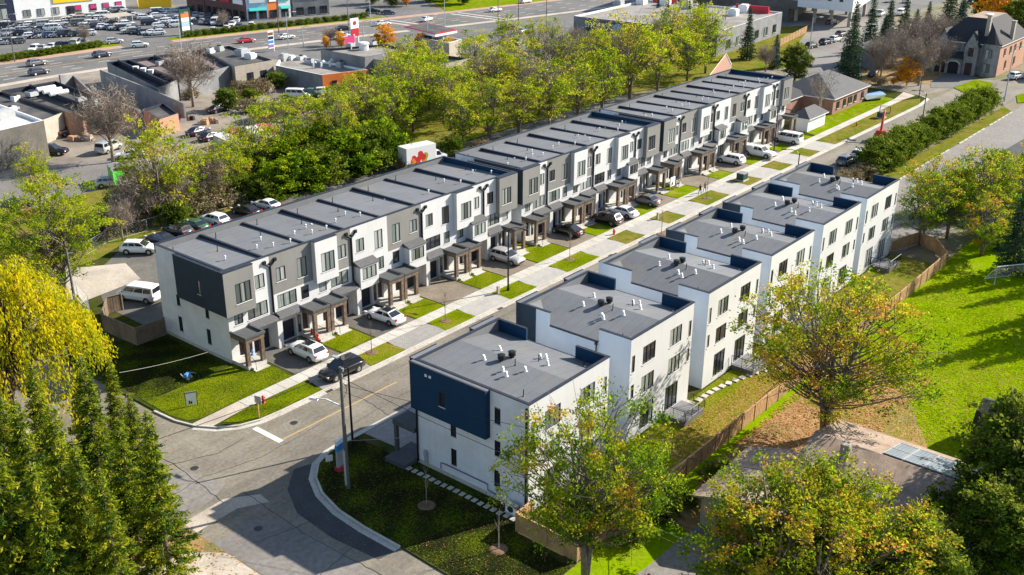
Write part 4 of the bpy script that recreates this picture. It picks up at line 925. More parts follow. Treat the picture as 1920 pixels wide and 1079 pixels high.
# plaza shops
p0, p1 = at(31, 39), at(237, 19); d_ = (p1 - p0).normalized(); nb = Vector((-d_.y, d_.x, 0)); nb = nb if nb.y > 0 else -nb
r, p = flat('superstore', 'big white store with yellow sign board across the car park', [p0, p1, p1 + nb * 40, p0 + nb * 40], 12, 'metal_white', 'roof_gravel')
rz = math.atan2(-nb.x, nb.y)
for k, (u, m) in enumerate(((.10, 'glass'), (.22, 'glass'), (.35, 'glass'), (.48, 'glass_dark'), (.55, 'glass'), (.69, 'glass'), (.81, 'glass'), (.93, 'glass'))):
    w_ = p0.lerp(p1, u); window(r, w_.x, w_.y, .8 if k != 3 else .1, 2.2, 2.0 if k != 3 else 2.7, 2, rz, m, proud=True)
    if k >= 4: b = MB(); b.box(-.9, -.16, 1.4, .9, -.12, 2.6); o = lpart('poster', b, 'sign_pink', r, w_ - r.location, rz)
w_ = p0.lerp(p1, .52); b = MB(); b.box(-6.2, -.25, 4.0, 6.2, -.02, 10.5); lpart('sign_board', b, 'yellow_paint', r, w_ - r.location, rz)
q0 = p0 - d_ * 22
r, p = flat('office_block', 'dark glazed block left of the white store, at the top left corner', [q0, p0 - d_ * .3, p0 + nb * 30 - d_ * .3, q0 + nb * 30], 12, 'paint_navy', 'roof_gravel', wins=[(0, .05, .95, 4, .8, 3.4, 3, 2, 'glass'), (0, .05, .95, 4, 5, 3.4, 3, 2, 'glass')])
def shopfront(label, a, b, z, wm, sm, tm, zc=None, depth=14, peak=0, awn=None):
    a, b = at(*a), at(*b); d = (b - a).normalized(); n = Vector((-d.y, d.x, 0)); n = n if n.dot(Vector((.6, .8, 0))) > 0 else -n
    r, p = flat('shop', label, [a, b, b + n * depth, a + n * depth], z, wm, 'roof_gravel'); rz = math.atan2(-n.x, n.y); L = (b - a).length; m = a.lerp(b, .5)
    s = MB(); s.box(-L * .36, -.22, z - 2.4, L * .36, -.02, z - 1.1); lpart('sign_board', s, sm, r, m - r.location, rz)
    k = max(1, int(L / 3.2))
    for j in range(k): w_ = a.lerp(b, (j + .5) / k); window(r, w_.x, w_.y, .3, min(2.4, L / k * .8), 2.4, 2, rz, 'glass_dark', proud=True)
    if awn: s = MB(); s.hexa([(-L * .4, -1.2, 2.9), (L * .4, -1.2, 2.9), (L * .4, -.02, 2.9), (-L * .4, -.02, 2.9), (-L * .4, -1.2, 3.0), (L * .4, -1.2, 3.0), (L * .4, -.02, 3.7), (-L * .4, -.02, 3.7)]); lpart('awning', s, awn, r, m - r.location, rz)
    if peak: s = MB(); s.face([(-L / 2, -.05, z), (L / 2, -.05, z), (0, -.05, z + peak)]); s.face([(-L / 2, .3, z), (0, .3, z + peak), (L / 2, .3, z)]); s.face([(-L / 2, -.05, z), (0, -.05, z + peak), (0, .3, z + peak), (-L / 2, .3, z)]); s.face([(0, -.05, z + peak), (L / 2, -.05, z), (L / 2, .3, z), (0, .3, z + peak)]); lpart('pediment', s, wm, r, m - r.location, rz)
    return r
shopfront('brown brick shop with lilac sign in the shaded plaza row', (352, 22), (385, 27), 7, 'brick_dark', 'sign_purple', 'x')
shopfront('brown brick shop with white sign in the shaded plaza row', (386, 27), (412, 31), 7, 'brick_dark', 'sign_white', 'x')
shopfront('brown brick shop with red sign in the shaded plaza row', (412, 31), (437, 35), 7, 'brick_dark', 'sign_red', 'x')
shopfront('brown brick corner shop with white-edged gable', (437, 35), (462, 40), 7, 'brick_dark', 'sign_white', 'x', peak=3)
shopfront('pale blue shop with teal awning', (464, 40), (504, 37), 7.5, 'light_blue_wall', 'sign_white', 'x', awn='teal_paint')
shopfront('orange brick shop with tall pediment between white and blue shops', (504, 37), (523, 35), 7.5, 'orange_paint', 'sign_white', 'x', peak=3)
shopfront('white shop with teal awning beside the orange pediment', (524, 35), (546, 33), 7.5, 'metal_white', 'teal_paint', 'x', awn='teal_paint')
shopfront('dark grey shop with big white sign over its door', (552, 32), (618, 27), 8, 'block_grey', 'sign_white', 'x')
r = thing('kiosk', 'yellow garden kiosk with pale roof beside the white store', 'kiosk', at(290, 13)); a = r.location
b = MB(); b.obox(a.x, a.y, 0, 10, 6, 3, -.5); part('wall', b, 'yellow_paint', r); b = MB(); b.obox(a.x, a.y, 3, 10.6, 6.6, .3, -.5, 0); part('roof', b, 'block_beige', r)
r = thing('cart_shelter', 'beige roofed cart shelter among the parked cars', 'shelter', at(222, 45)); a = r.location
b = MB(); b.hexa([(a.x - 4, a.y - 2, 2.2), (a.x + 4, a.y - 2, 2.2), (a.x + 4, a.y + 2, 2.6), (a.x - 4, a.y + 2, 2.6), (a.x - 4, a.y - 2, 2.3), (a.x + 4, a.y - 2, 2.3), (a.x + 4, a.y + 2, 2.8), (a.x - 4, a.y + 2, 2.8)]); part('roof', b, 'block_beige', r)
for sx in (-3.7, 3.7):
    for sy in (-1.7, 1.7): b = MB(); b.box(a.x + sx - .1, a.y + sy - .1, 0, a.x + sx + .1, a.y + sy + .1, 2.2); part('post', b, 'metal_grey', r)
r = thing('pylon_sign', 'tall green-framed tenant sign with orange panel at the plaza hedge', 'sign', at(350, 66)); a = r.location
for s in (-1.5, 1.5): b = MB(); b.box(a.x + s - .2, a.y - .2, 0, a.x + s + .2, a.y + .2, 7.2); part('post', b, 'dark_green', r)
for k, m in enumerate(('sign_white', 'light_blue_wall', 'sign_white', 'orange_paint', 'dark_green')): b = MB(); b.box(a.x - 1.28, a.y - .15, 1.3 + k * 1.15, a.x + 1.28, a.y + .15, 2.38 + k * 1.15); part('panel', b, m, r)
# drugstore and hotel
S0, S1 = at(1076, 30, 6.2), at(1346, 60, 6.2); S2 = at(1467, 23, 6.2); S3 = S0 + (S2 - S1)
r, p = flat('drugstore', 'large flat-roofed drugstore with lettered sign behind the belt of trees', [S0, S1, S2, S3], 6.2, 'block_grey', 'roof_gravel', 'metal_white',
            units=[(*at2(1160, 10, 6), 3, 2.4, 1.6), (*at2(1203, 6, 6), 3.4, 2.4, 1.7), (*at2(1247, 8, 6), 3.4, 2.6, 1.8), (*at2(1287, 14, 6), 4, 2.4, 2.4), (*at2(1375, 27, 6), 3, 2.4, 1.6), (*at2(1395, 21, 6), 3.4, 2.6, 1.9), (*at2(1255, 20, 6), 2.6, 2, .9)])
d_ = (S1 - S0).normalized(); n_ = Vector((d_.y, -d_.x, 0)); n_ = n_ if n_.x < 0 else -n_; rz = math.atan2(n_.x, -n_.y)
m_ = S0.lerp(S1, .27); m_.z = 0
b = MB(); b.box(-7.5, -.25, 2.7, 1.6, -.02, 5.6); lpart('sign_board', b, 'paint_navy', r, m_ - r.location, rz)
b = MB(); b.box(1.62, -.24, 2.7, 7, -.02, 5.6); lpart('sign_board', b, 'sign_red', r, m_ - r.location, rz)
b = MB(); b.tube([(2.6, -.26, 4.0), (2.6, -.34, 4.0)], 1.5, 16); lpart('disc', b, 'light_blue_wall', r, m_ - r.location, rz)
text(r, 'SHOPPERS', m_ + Vector((math.cos(rz) * -3.2, math.sin(rz) * -3.2, 4.3)) + n_ * .3, 2.0, rz, 'sign_white')
d2 = (S2 - S1).normalized(); n2 = Vector((d2.y, -d2.x, 0)); n2 = n2 if n2.y < 0 else -n2; r2 = math.atan2(n2.x, -n2.y)
for k in range(6): w_ = S1.lerp(S2, .16 + k * .145); window(r, w_.x, w_.y, 1.2, 2.2, 2.2, 2, r2, 'glass', proud=True)
b = MB(); m_ = at(1410, 20, 6.2); b.box(-5, -.3, 5.6, 5, .3, 7.6); o = lpart('roof_sign', b, 'sign_red', r, Vector((m_.x, m_.y, 0)) - r.location, rz)
b = MB(); m_ = at(1247, 2, 6.2); b.box(-4, -.3, 5.6, 4, .3, 7.4); lpart('roof_sign', b, 'sign_red', r, Vector((m_.x, m_.y, 0)) - r.location, rz)
h0, h1, h2 = at(1235, 13), at(1594, 54), at(1628, 29); hn = (h2 - h1); d_ = (h1 - h0).normalized(); n_ = Vector((-hn.x, -hn.y, 0)).normalized()
r = thing('hotel', 'white hotel block raised on columns at the top edge', 'building', (h0 + h1) / 2)
rz = math.atan2(n_.x, -n_.y); zz = 4.6
b = MB(); P = [h0, h1, h2, h0 + hn]; b.prism(ccw([(q.x, q.y) for q in P]), zz, 17, 0, 0, True); part('upper_wall', b, 'metal_white', r)
g0 = h0.lerp(h1, .70); P = [h0 - n_ * .05, g0 - n_ * .05, g0 + hn, h0 + hn]; b = MB(); b.prism(ccw([(q.x, q.y) for q in P]), 0, zz - .003, 0, 0, True); part('ground_floor', b, 'asphalt_dark', r)
b = MB(); a0 = h0.lerp(h1, .0) + n_ * .06; a1 = h0.lerp(h1, .74) + n_ * .06; b.face([(a0.x, a0.y, zz - .8), (a1.x, a1.y, zz - .8), (a1.x, a1.y, 6.4), (a0.x, a0.y, 6.4)]); part('dark_band', b, 'asphalt_dark', r)
for u in (.73, .82, .90, .985):
    for v in (.08, .9): q = h0.lerp(h1, u) + hn * v; b = MB(); b.obox(q.x, q.y, 0, .9, .9, zz - .005, rz); part('column', b, 'block_beige', r)
for row in (7.2, 11.4):
    for k in range(18):
        w_ = h0.lerp(h1, .03 + k * .054); window(r, w_.x, w_.y, row, 1.5 if k % 3 else 1.0, 3.0, 1, rz, 'glass_dark', proud=True)
rs = math.atan2(-(-d_.x), -d_.y) if False else math.atan2(d_.x, -d_.y)
for row in (7.2, 11.4):
    for u in (.3, .8): w_ = h1.lerp(h2, u); window(r, w_.x, w_.y, row, 1.0, 3.0, 1, rs, 'glass_dark', proud=True)
# houses at the far end of the street
r = hip('bungalow', 'red brick bungalow with grey hip roof past the last townhouse', 196, 213, 80, 92.5, 3.4, 6.6, 'brick_red', 'shingle_grey')
hip('', '', 187.5, 197.5, 86.5, 99, 3.3, 6.2, 'brick_red', 'shingle_dark', root=r)
for x in (198.3, 201.5, 204.2, 206.8, 210.5): window(r, x, 80, 1.0, 1.1 if x != 204.2 else 1.8, 1.4, 2, 0., 'glass_dark', proud=True)
r = hip('shed', 'small white shed with grey hip roof at the end of the townhouses', 180.1, 187.6, 77.8, 81.2, 2.7, 4.1, 'metal_white', 'shingle_grey', 'shed')
b = MB(); b.box(180.05, 78.3, .1, 180.096, 80.6, 2.2); part('door', b, 'sign_white', r)
r = hip('stone_house', 'grey stone house with tall dark mansard roof and two arched garage doors', 256, 277, 67, 81, 7.2, 12.2, 'stone', 'shingle_dark', run=4.4)
b = MB(); wall(b, (256.05, 66.96, 0), (1, 0), (0, -1), 0, 20.95, .05, 7.1); part('side_wall', b, 'brick_orange', r)
for x in (260, 264.5, 268, 272.5): window(r, x, 66.95, 4.4, 1, 1.6, 1, 0., 'glass_dark', proud=True)
for x in (262, 269): window(r, x, 66.95, 1.2, .8, 1.8, 1, 0., 'glass_dark', proud=True)
def gfront(y0, y1, xo, ev, pk, m='stone', nm='gable_front'):
    b = MB(); b.box(xo, y0, 0, 255.95, y1, ev); ym = (y0 + y1) / 2
    b.face([(xo, y1, ev), (xo, y0, ev), (xo, ym, pk)]); part(nm, b, m, r)
    t = MB(); e = .25
    t.hexa([(xo - .2, y0 - e, ev - .3), (260, y0 - e, ev - .3), (260, ym, pk), (xo - .2, ym, pk), (xo - .2, y0 - e, ev - .1), (260, y0 - e, ev - .1), (260, ym, pk + .2), (xo - .2, ym, pk + .2)]); part('gable_roof', t, 'shingle_dark', r)
    t = MB(); t.hexa([(xo - .2, ym, pk), (260, ym, pk), (260, y1 + e, ev - .3), (xo - .2, y1 + e, ev - .3), (xo - .2, ym, pk + .2), (260, ym, pk + .2), (260, y1 + e, ev - .1), (xo - .2, y1 + e, ev - .1)]); part('gable_roof', t, 'shingle_dark', r)
gfront(71.3, 74.2, 254.2, 6.6, 9.6); gfront(78.2, 81, 255.2, 7.0, 9.6)
b = MB(); wall(b, (253.6, 74.3, 0), (0, 1), (-1, 0), 0, 6.5, 0, 3.6, [(.5, 2.9, .05, 2.7), (3.5, 5.9, .05, 2.7)], depth=.3); b.box(253.62, 74.3, 3.3, 255.98, 80.8, 3.6); b.face([(253.6, 74.3, 0), (255.9, 74.3, 0), (255.9, 74.3, 3.6), (253.6, 74.3, 3.6)]); b.face([(253.6, 80.8, 0), (253.6, 80.8, 3.6), (255.9, 80.8, 3.6), (255.9, 80.8, 0)]); part('garage', b, 'stone', r)
for y in (74.8, 77.8): g = MB(); g.box(253.85, y, .05, 253.9, y + 2.4, 2.7); part('garage_door', g, 'garage_door', r); g = MB(); g.tube([(253.5, y + 1.2 + 1.35 * math.cos(t * .3927), 2.3 + .75 * math.sin(t * .3927)) for t in range(9)], .16, 5); part('arch', g, 'stucco_white', r)
t = MB(); t.hexa([(253.3, 74.1, 3.62), (256, 74.1, 3.62), (256, 81, 3.62), (253.3, 81, 3.62), (253.4, 74.1, 3.7), (256, 74.1, 4.9), (256, 81, 4.9), (253.4, 81, 3.7)]); part('garage_roof', t, 'shingle_dark', r)
window(r, 254.2, 72.75, 4.2, 1.1, 2.0, 2, -math.pi / 2, 'glass_dark', proud=True); g = MB(); g.box(254.1, 72, .05, 254.19, 73.5, 2.8); part('door', g, 'door', r)
window(r, 256, 76.3, 5.0, 1.0, 1.6, 1, -math.pi / 2, 'glass', proud=True)
t = MB(); t.cyl(256.4, 68.9, 0, 7.4, 1.9, n=12); part('turret', t, 'stone', r); t = MB(); t.cyl(256.4, 68.9, 7.4, 10.2, 2.2, .1, 12); part('turret_roof', t, 'shingle_dark', r)
window(r, 254.45, 68.9, 4.2, 1.4, 2.0, 2, -math.pi / 2, 'glass', proud=True); window(r, 254.45, 68.9, 1.0, 1.4, 2.0, 2, -math.pi / 2, 'glass', proud=True)
for x, y, zt in ((257.6, 70.8, 13.2), (264.5, 67.2, 11.5)): c = MB(); c.box(x - .5, y - .4, 6.8, x + .5, y + .4, zt); c.box(x - .6, y - .5, zt, x + .6, y + .5, zt + .25); part('chimney', c, 'block_beige', r)
q = MB(); q.box(265.5, 72.8, 12.25, 267.5, 74, 12.5); part('skylight', q, 'sign_white', r)
gable('cottage', 'small pale grey cottage hidden among bare trees', 246, 254, 92, 100, 3, 5.4, 'x', 'block_grey', 'shingle_dark')
gable('house', 'house with dark roof cut by the right edge beyond the stone house', 262, 275, 52, 61, 3.0, 5.8, 'x', 'brick_orange', 'shingle_dark')
# brown-roofed house with solar panels
r = gable('solar_house', 'brown-shingled bungalow with solar panels at the lower right', 68.5, 78.5, 16.8, 27.5, 2.7, 3.95, 'y', 'brick_red', 'shingle_brown', ov=.6)
gable('', '', 61.5, 69.5, 25.2, 31.6, 2.7, 3.7, 'x', 'block_beige', 'shingle_brown', root=r, ov=.6)
g = MB(); g.box(61.4, 26, .1, 61.496, 30.2, 2.3); part('garage_door', g, 'asphalt_dark', r)
for y in (18.5, 21.5): window(r, 68.5, y, 1.0, 1.4, 1.2, 2, -math.pi / 2, 'glass_dark', proud=True)
c = MB(); c.box(71.6, 24.5, 3.2, 72.3, 25.2, 4.9); part('chimney', c, 'block_beige', r)
sl = math.atan2(1.25, 5.0); cs, sn = math.cos(sl), math.sin(sl)
pm = MB(); pm.box(-.82, -.5, 0, .82, .5, .04); ar = thing('solar_array', 'two rows of grey framed solar panels on the brown bungalow roof', 'solar panels', (76.3, 20.2, 4.0))
fm = MB()
for a_, b_ in (((-.84, -.52), (.84, -.5)), ((-.84, .5), (.84, .52)), ((-.84, -.5), (-.82, .5)), ((.82, -.5), (.84, .5))): fm.box(a_[0] - .02, a_[1] - .02, -.01, b_[0] + .02, b_[1] + .02, .07)
pmh, fmh = None, fm.mesh('panel_frame', 'galvanised'); pm = MB(); pm.box(-1.0, -.72, 0, 1.0, .72, .04); pmh = pm.mesh('solar_panel', 'solar_cell')
fm = MB(); fm.box(-1.04, -.76, -.01, 1.04, -.72, .07); fm.box(-1.04, .72, -.01, 1.04, .76, .07); fm.box(-1.04, -.72, -.01, -1.0, .72, .07); fm.box(1.0, -.72, -.01, 1.04, .72, .07); fmh = fm.mesh('panel_frame', 'galvanised')
for i in range(2):
    for j in range(4):
        dx = 1.25 + i * 2.15; p_ = Vector((73.5 + dx * cs, 17.0 + j * 1.58, 3.95 - dx * sn + .24)); o = link('solar_panel', pmh, ar, p_ - ar.location); o.rotation_euler = (0, sl, 0); link('panel_frame', fmh, o)
# garden shed by the field
r = thing('garden_shed', 'dark blue garden shed with gambrel roof at the edge of the field', 'shed', (88.6, 17.2, 0))
b = MB(); b.box(86.8, 15.2, .05, 90.4, 19.2, 2.3); part('wall', b, 'stucco_dark', r)
f = MB(); pr = [(86.5, 2.25), (87.1, 3.3), (88.6, 3.9), (90.1, 3.3), (90.7, 2.25)]
for (a, za), (c, zc) in zip(pr[:-1], pr[1:]): f.face([(a, 15, za), (c, 15, zc), (c, 19.4, zc), (a, 19.4, za)][::-1])
f.face([(a, 15, z) for a, z in pr][::-1]); f.face([(a, 19.4, z) for a, z in pr]); part('roof', f, 'shingle_dark', r)

# clutter in the works yards and on the far roofs
rg_ = random.Random(9)
def pile(label, a, b, m, n=7, s=1.0):
    r = thing('scrap_pile', label, 'scrap', at(a, b, .02), rg_.random() * 3)
    for k in range(n): q = MB(); q.obox(rg_.uniform(-1.6, 1.6) * s, rg_.uniform(-1.3, 1.3) * s, 0, rg_.uniform(.5, 1.6) * s, rg_.uniform(.4, 1.2) * s, rg_.uniform(.3, 1.1) * s, rg_.random() * 3, 0, .08, .08); lpart('piece', q, rg_.choice(m), r)
W_ = ['wood', 'wood_grey', 'metal_grey', 'brick_orange', 'block_beige']; M_ = ['metal_grey', 'metal_white', 'paint_rust', 'cloth_dark', 'paint_blue']
for l, a, b, m in (('pile of pallets and boards left of the bare tree', 445, 182, W_), ('heap of grey scrap behind the thicket', 425, 178, M_), ('orange and grey scrap heap below the pale workshop', 465, 165, W_), ('scrap stacked along the grey shop wall', 500, 172, M_), ('junk heap beside the orange brick garage', 345, 226, M_), ('boards and drums beside the rusty pickup', 155, 262, W_), ('junk by the dark warehouse door', 60, 300, M_), ('crates in the walled yard', 240, 172, W_), ('scrap beside the long white trailer', 440, 288, M_), ('red and brown junk behind the brick garage', 175, 240, W_), ('low heap in the middle of the works yard', 395, 230, W_), ('junk beside the green container', 236, 330, M_)): pile(l, a, b, m, 9)
def rooftop(label, a, b, z, lx, ly, lz, m='metal_white'):
    p_ = at(a, b, z); r = thing('rooftop_unit', label, 'roof unit', p_, .2); q = MB(); q.box(-lx / 2, -ly / 2, 0, lx / 2, ly / 2, lz); lpart('cabinet', q, m, r); q = MB(); q.cyl(0, 0, lz, lz + .25, min(lx, ly) * .35, n=10); lpart('fan', q, 'plastic_black', r); q = MB(); q.box(lx / 2, -.2, 0, lx / 2 + .8, .2, .4); lpart('duct', q, 'metal_grey', r)
for i, (a, b, z) in enumerate(((300, 122, 4.0), (330, 118, 4.0), (352, 108, 4.0), (395, 100, 4.3), (412, 96, 4.3), (565, 112, 3.4), (580, 118, 3.4), (640, 126, 3.4), (700, 88, 5.8), (720, 95, 5.1), (790, 112, 5.1), (30, 190, 3.7), (150, 190, 3.9), (180, 196, 3.9), (60, 180, 3.9), (20, 208, 3.7))):
    rooftop('%s boxy unit on the %s' % (('small', 'pale', 'squat', 'grey')[i % 4], ('brown workshop roof at its front', 'brown workshop roof in the middle', 'brown workshop roof at its back', 'dark corner workshop roof', 'dark corner workshop roof near the road', 'grey shop roof behind the orange wall', 'grey shop roof in its middle', 'grey shop roof close to the orange wall', 'tall blue-grey shop roof', 'beige shop roof at its far edge', 'beige shop roof in front', 'left-edge garage roof in front', 'black garage roof in its middle', 'black garage roof near the concrete wall', 'black garage roof near the road', 'left-edge garage roof beside the warehouse')[i]), a, b, z, rg_.uniform(1, 2.2), rg_.uniform(.9, 1.6), rg_.uniform(.6, 1.2), rg_.choice(['metal_white', 'metal_grey', 'galvanised']))
# ------------------------------------------------------------------ vegetation
def quads(name, C, A, B, hue, mat):
    """leaf mesh: centres C, half axes A,B (n,3); hue per leaf"""
    n = len(C); v = np.empty((n, 4, 3), np.float32)
    v[:, 0] = C - A - B * .35; v[:, 1] = C + A * .1 - B; v[:, 2] = C + A + B * .2; v[:, 3] = C - A * .15 + B
    me = bpy.data.meshes.new(name); me.vertices.add(n * 4); me.vertices.foreach_set('co', v.ravel())
    me.loops.add(n * 4); me.loops.foreach_set('vertex_index', np.arange(n * 4, dtype=np.int32))
    me.polygons.add(n); me.polygons.foreach_set('loop_start', np.arange(0, n * 4, 4, dtype=np.int32)); me.polygons.foreach_set('loop_total', np.full(n, 4, np.int32))
    at_ = me.attributes.new('hue', 'FLOAT', 'FACE'); at_.data.foreach_set('value', np.clip(hue, 0, 1).astype(np.float32))
    me.materials.append(MT[mat]); me.update(calc_edges=True); return me
def rdir(rg, n, flat=1.0):
    d = rg.normal(size=(n, 3)); d[:, 2] *= flat; return d / np.linalg.norm(d, axis=1, keepdims=True)
def leaves(rg, P, size, flat=.6, elong=.62):
    n = len(P); A = rdir(rg, n, flat); B = np.cross(A, rdir(rg, n)); B /= np.maximum(np.linalg.norm(B, axis=1, keepdims=True), 1e-6)
    s = size * rg.uniform(.6, 1.3, (n, 1)); return A * s, B * s * elong
def deciduous(seed, H, R, base, ncl, per, leaf, mat, h0=.4, hs=.2, clump=1.0, trunk=.22, bark='bark', forks=1, lean=0, sparse=0.0):
    rg = np.random.default_rng(seed); cz = base + (H - base) * .5; rz = (H - base) * .55
    cl = []; tries = 0
    while len(cl) < ncl and tries < ncl * 60:
        tries += 1; d = rg.normal(size=3); d /= np.linalg.norm(d); r = rg.uniform(.25, 1) ** .55
        ang = math.atan2(d[1], d[0]); lob = 1 + .22 * math.sin(2.3 * ang + seed) + .13 * math.sin(4.1 * ang + seed * 2)
        p = np.array([d[0] * R * r * lob, d[1] * R * r * lob, cz + d[2] * rz * r])
        rr = math.hypot(p[0], p[1]) / R
        if p[2] < base + rr * .25 * (H - base) * .6 and rr > .3 and rg.random() < .6: continue
        if any(np.linalg.norm(p - q) < clump * .55 for q in cl): continue
        cl.append(p)
    P = []; hue = []
    for c in cl:
        if rg.random() < sparse: continue
        k = int(per * rg.uniform(.6, 1.35)); s = clump * rg.uniform(.65, 1.15)
        ns = 7; sub = c + rg.normal(size=(ns, 3)) * np.array([s * .62, s * .62, s * .34]); pick = rg.integers(ns, size=k)
        q = sub[pick] + rg.normal(size=(k, 3)) * np.array([s * .25, s * .25, s * .15]); P.append(q)
        hb = h0 + rg.normal() * hs + .10 * (c[2] - cz) / rz; hue.append(hb + rg.normal(size=ns)[pick] * .1 + rg.normal(size=k) * .1)
    P = np.concatenate(P); hue = np.concatenate(hue); A, B = leaves(rg, P, leaf)
    crown = quads('crown', P, A, B, hue, mat)
    mb = MB(); tops = []
    fk = forks
    for f in range(fk):
        a = 2 * math.pi * f / max(1, fk) + seed; sp = .0 if fk == 1 else R * .22
        t0 = Vector((lean * .1, 0, -.15)); t1 = Vector((math.cos(a) * sp * .25, math.sin(a) * sp * .25, base * .8)); t2 = Vector((math.cos(a) * sp + lean, math.sin(a) * sp, base + (H - base) * .45)); t3 = Vector((math.cos(a) * sp * 1.5 + lean, math.sin(a) * sp * 1.5, base + (H - base) * .8))
        k = 1 if f == 0 else .75
        mb.tube([t0, t1, t2, t3], [trunk * 1.25 * k, trunk * k, trunk * .55 * k, trunk * .15], 7); tops.append((t1, t2, t3))
    for c in cl:
        t1, t2, t3 = tops[int(rg.integers(len(tops)))]; f = min(1, max(0, (c[2] - base) / (H - base) - .25)); s = t1.lerp(t2, min(1, f * 1.6)) if f < .62 else t2.lerp(t3, (f - .62) / .5)
        e = Vector(c); m = s.lerp(e, .5) + Vector((0, 0, -.06 * (e - s).length)); r0 = trunk * .3
        mb.tube([s, m, e], [r0, r0 * .55, .025], 4, cap=False)
        for _ in range(2):
            g = e + Vector(rg.normal(size=3)) * clump * .8; mb.tube([m.lerp(e, .6), g], [.035, .012], 3, cap=False)
    return mb.mesh('trunk', bark, True), crown
def willow(seed, H, R):
    rg = np.random.default_rng(seed); P = []; A = []; hue = []; mb = MB()
    mb.tube([(0, 0, -.1), (.2, .1, 2.5), (0, 0, H * .55), (0, .3, H * .8)], [.5, .42, .3, .1], 8)
    for i in range(760):
        a = rg.uniform(0, 2 * math.pi); r = R * math.sqrt(rg.uniform(.02, 1)) * (1 + .12 * math.sin(3 * a + 1)); zt = H * (1 - .48 * (r / R) ** 2.2) + rg.normal() * .5
        L = rg.uniform(1.2, 3.6) * (1.2 - .2 * r / R); k = int(L * 15); hb = rg.uniform(.15, .7)
        t = np.sort(rg.uniform(0, 1, k)); dx, dy = math.cos(a) * .9, math.sin(a) * .9
        q = np.stack([r * math.cos(a) + dx * (t ** .6) + rg.normal(size=k) * .20, r * math.sin(a) + dy * (t ** .6) + rg.normal(size=k) * .20, zt - L * t ** 1.25], 1)
        P.append(q); d = rg.normal(size=(k, 3)) * .38 + np.array([dx * .3, dy * .3, -1.0]); A.append(d / np.linalg.norm(d, axis=1, keepdims=True)); hue.append(hb + rg.normal(size=k) * .13 - .12 * t)
        if i % 3 == 0: mb.tube([(0, 0, H * rg.uniform(.3, .55)), (r * .6 * math.cos(a), r * .6 * math.sin(a), zt * .92), (r * math.cos(a), r * math.sin(a), zt)], [.12, .07, .02], 4, cap=False)
    P = np.concatenate(P); A = np.concatenate(A); hue = np.concatenate(hue); n = len(P)
    B = np.cross(A, rdir(rg, n)); B /= np.linalg.norm(B, axis=1, keepdims=True); s = rg.uniform(.10, .22, (n, 1))
    return mb.mesh('trunk', 'bark', True), quads('crown', P, A * s, B * s * .38, hue, 'leaf_willow')
def conifer(seed, H, R, base, whorl, per, mat, leaf=.26, droop=.15, fill=.75, gap=0., bark='bark', taper=1.0, tuft=.3, hue0=.5):
    rg = np.random.default_rng(seed); P = []; A = []; hue = []; mb = MB()
    mb.tube([(0, 0, -.1), (0, 0, H * .5), (0, 0, H)], [.012 * H + .06, .008 * H + .03, .02], 7)
    z = base
    while z < H * .985:
        f = (H - z) / (H - base); rr = R * (f ** taper) * rg.uniform(.75, 1.12) + .15; nb = max(4, int(whorl * (.5 + .5 * f)))
        for k in range(nb):
            if rg.random() < gap: continue
            a = 2 * math.pi * (k + rg.uniform(-.35, .35)) / nb + z; L = rr * rg.uniform(.65, 1.1); e = np.array([math.cos(a) * L, math.sin(a) * L, z - droop * L + .12 * L * L / max(R, .1) * .5])
            s = np.array([0, 0, z]); m = max(3, int(per * L / R)); t = rg.uniform(1 - fill, 1, m) ** .8
            q = s + (e - s) * t[:, None] + rg.normal(size=(m, 3)) * np.array([tuft, tuft, tuft * .45]) * (.5 + .5 * t[:, None]); P.append(q)
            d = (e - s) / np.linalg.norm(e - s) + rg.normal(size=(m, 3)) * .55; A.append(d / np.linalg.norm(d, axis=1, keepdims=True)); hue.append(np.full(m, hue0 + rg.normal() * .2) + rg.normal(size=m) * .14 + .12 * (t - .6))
            mb.tube([s, e], [.035, .012], 3, cap=False)
        z += rg.uniform(.32, .52) * (.6 + .4 * f) * max(.8, R / 2.6)
    P = np.concatenate(P); A = np.concatenate(A); hue = np.concatenate(hue); n = len(P); B = np.cross(A, rdir(rg, n)); B /= np.linalg.norm(B, axis=1, keepdims=True); s = leaf * rg.uniform(.6, 1.3, (n, 1))
    return mb.mesh('trunk', bark, True), quads('crown', P, A * s, B * s * .34, hue, mat)
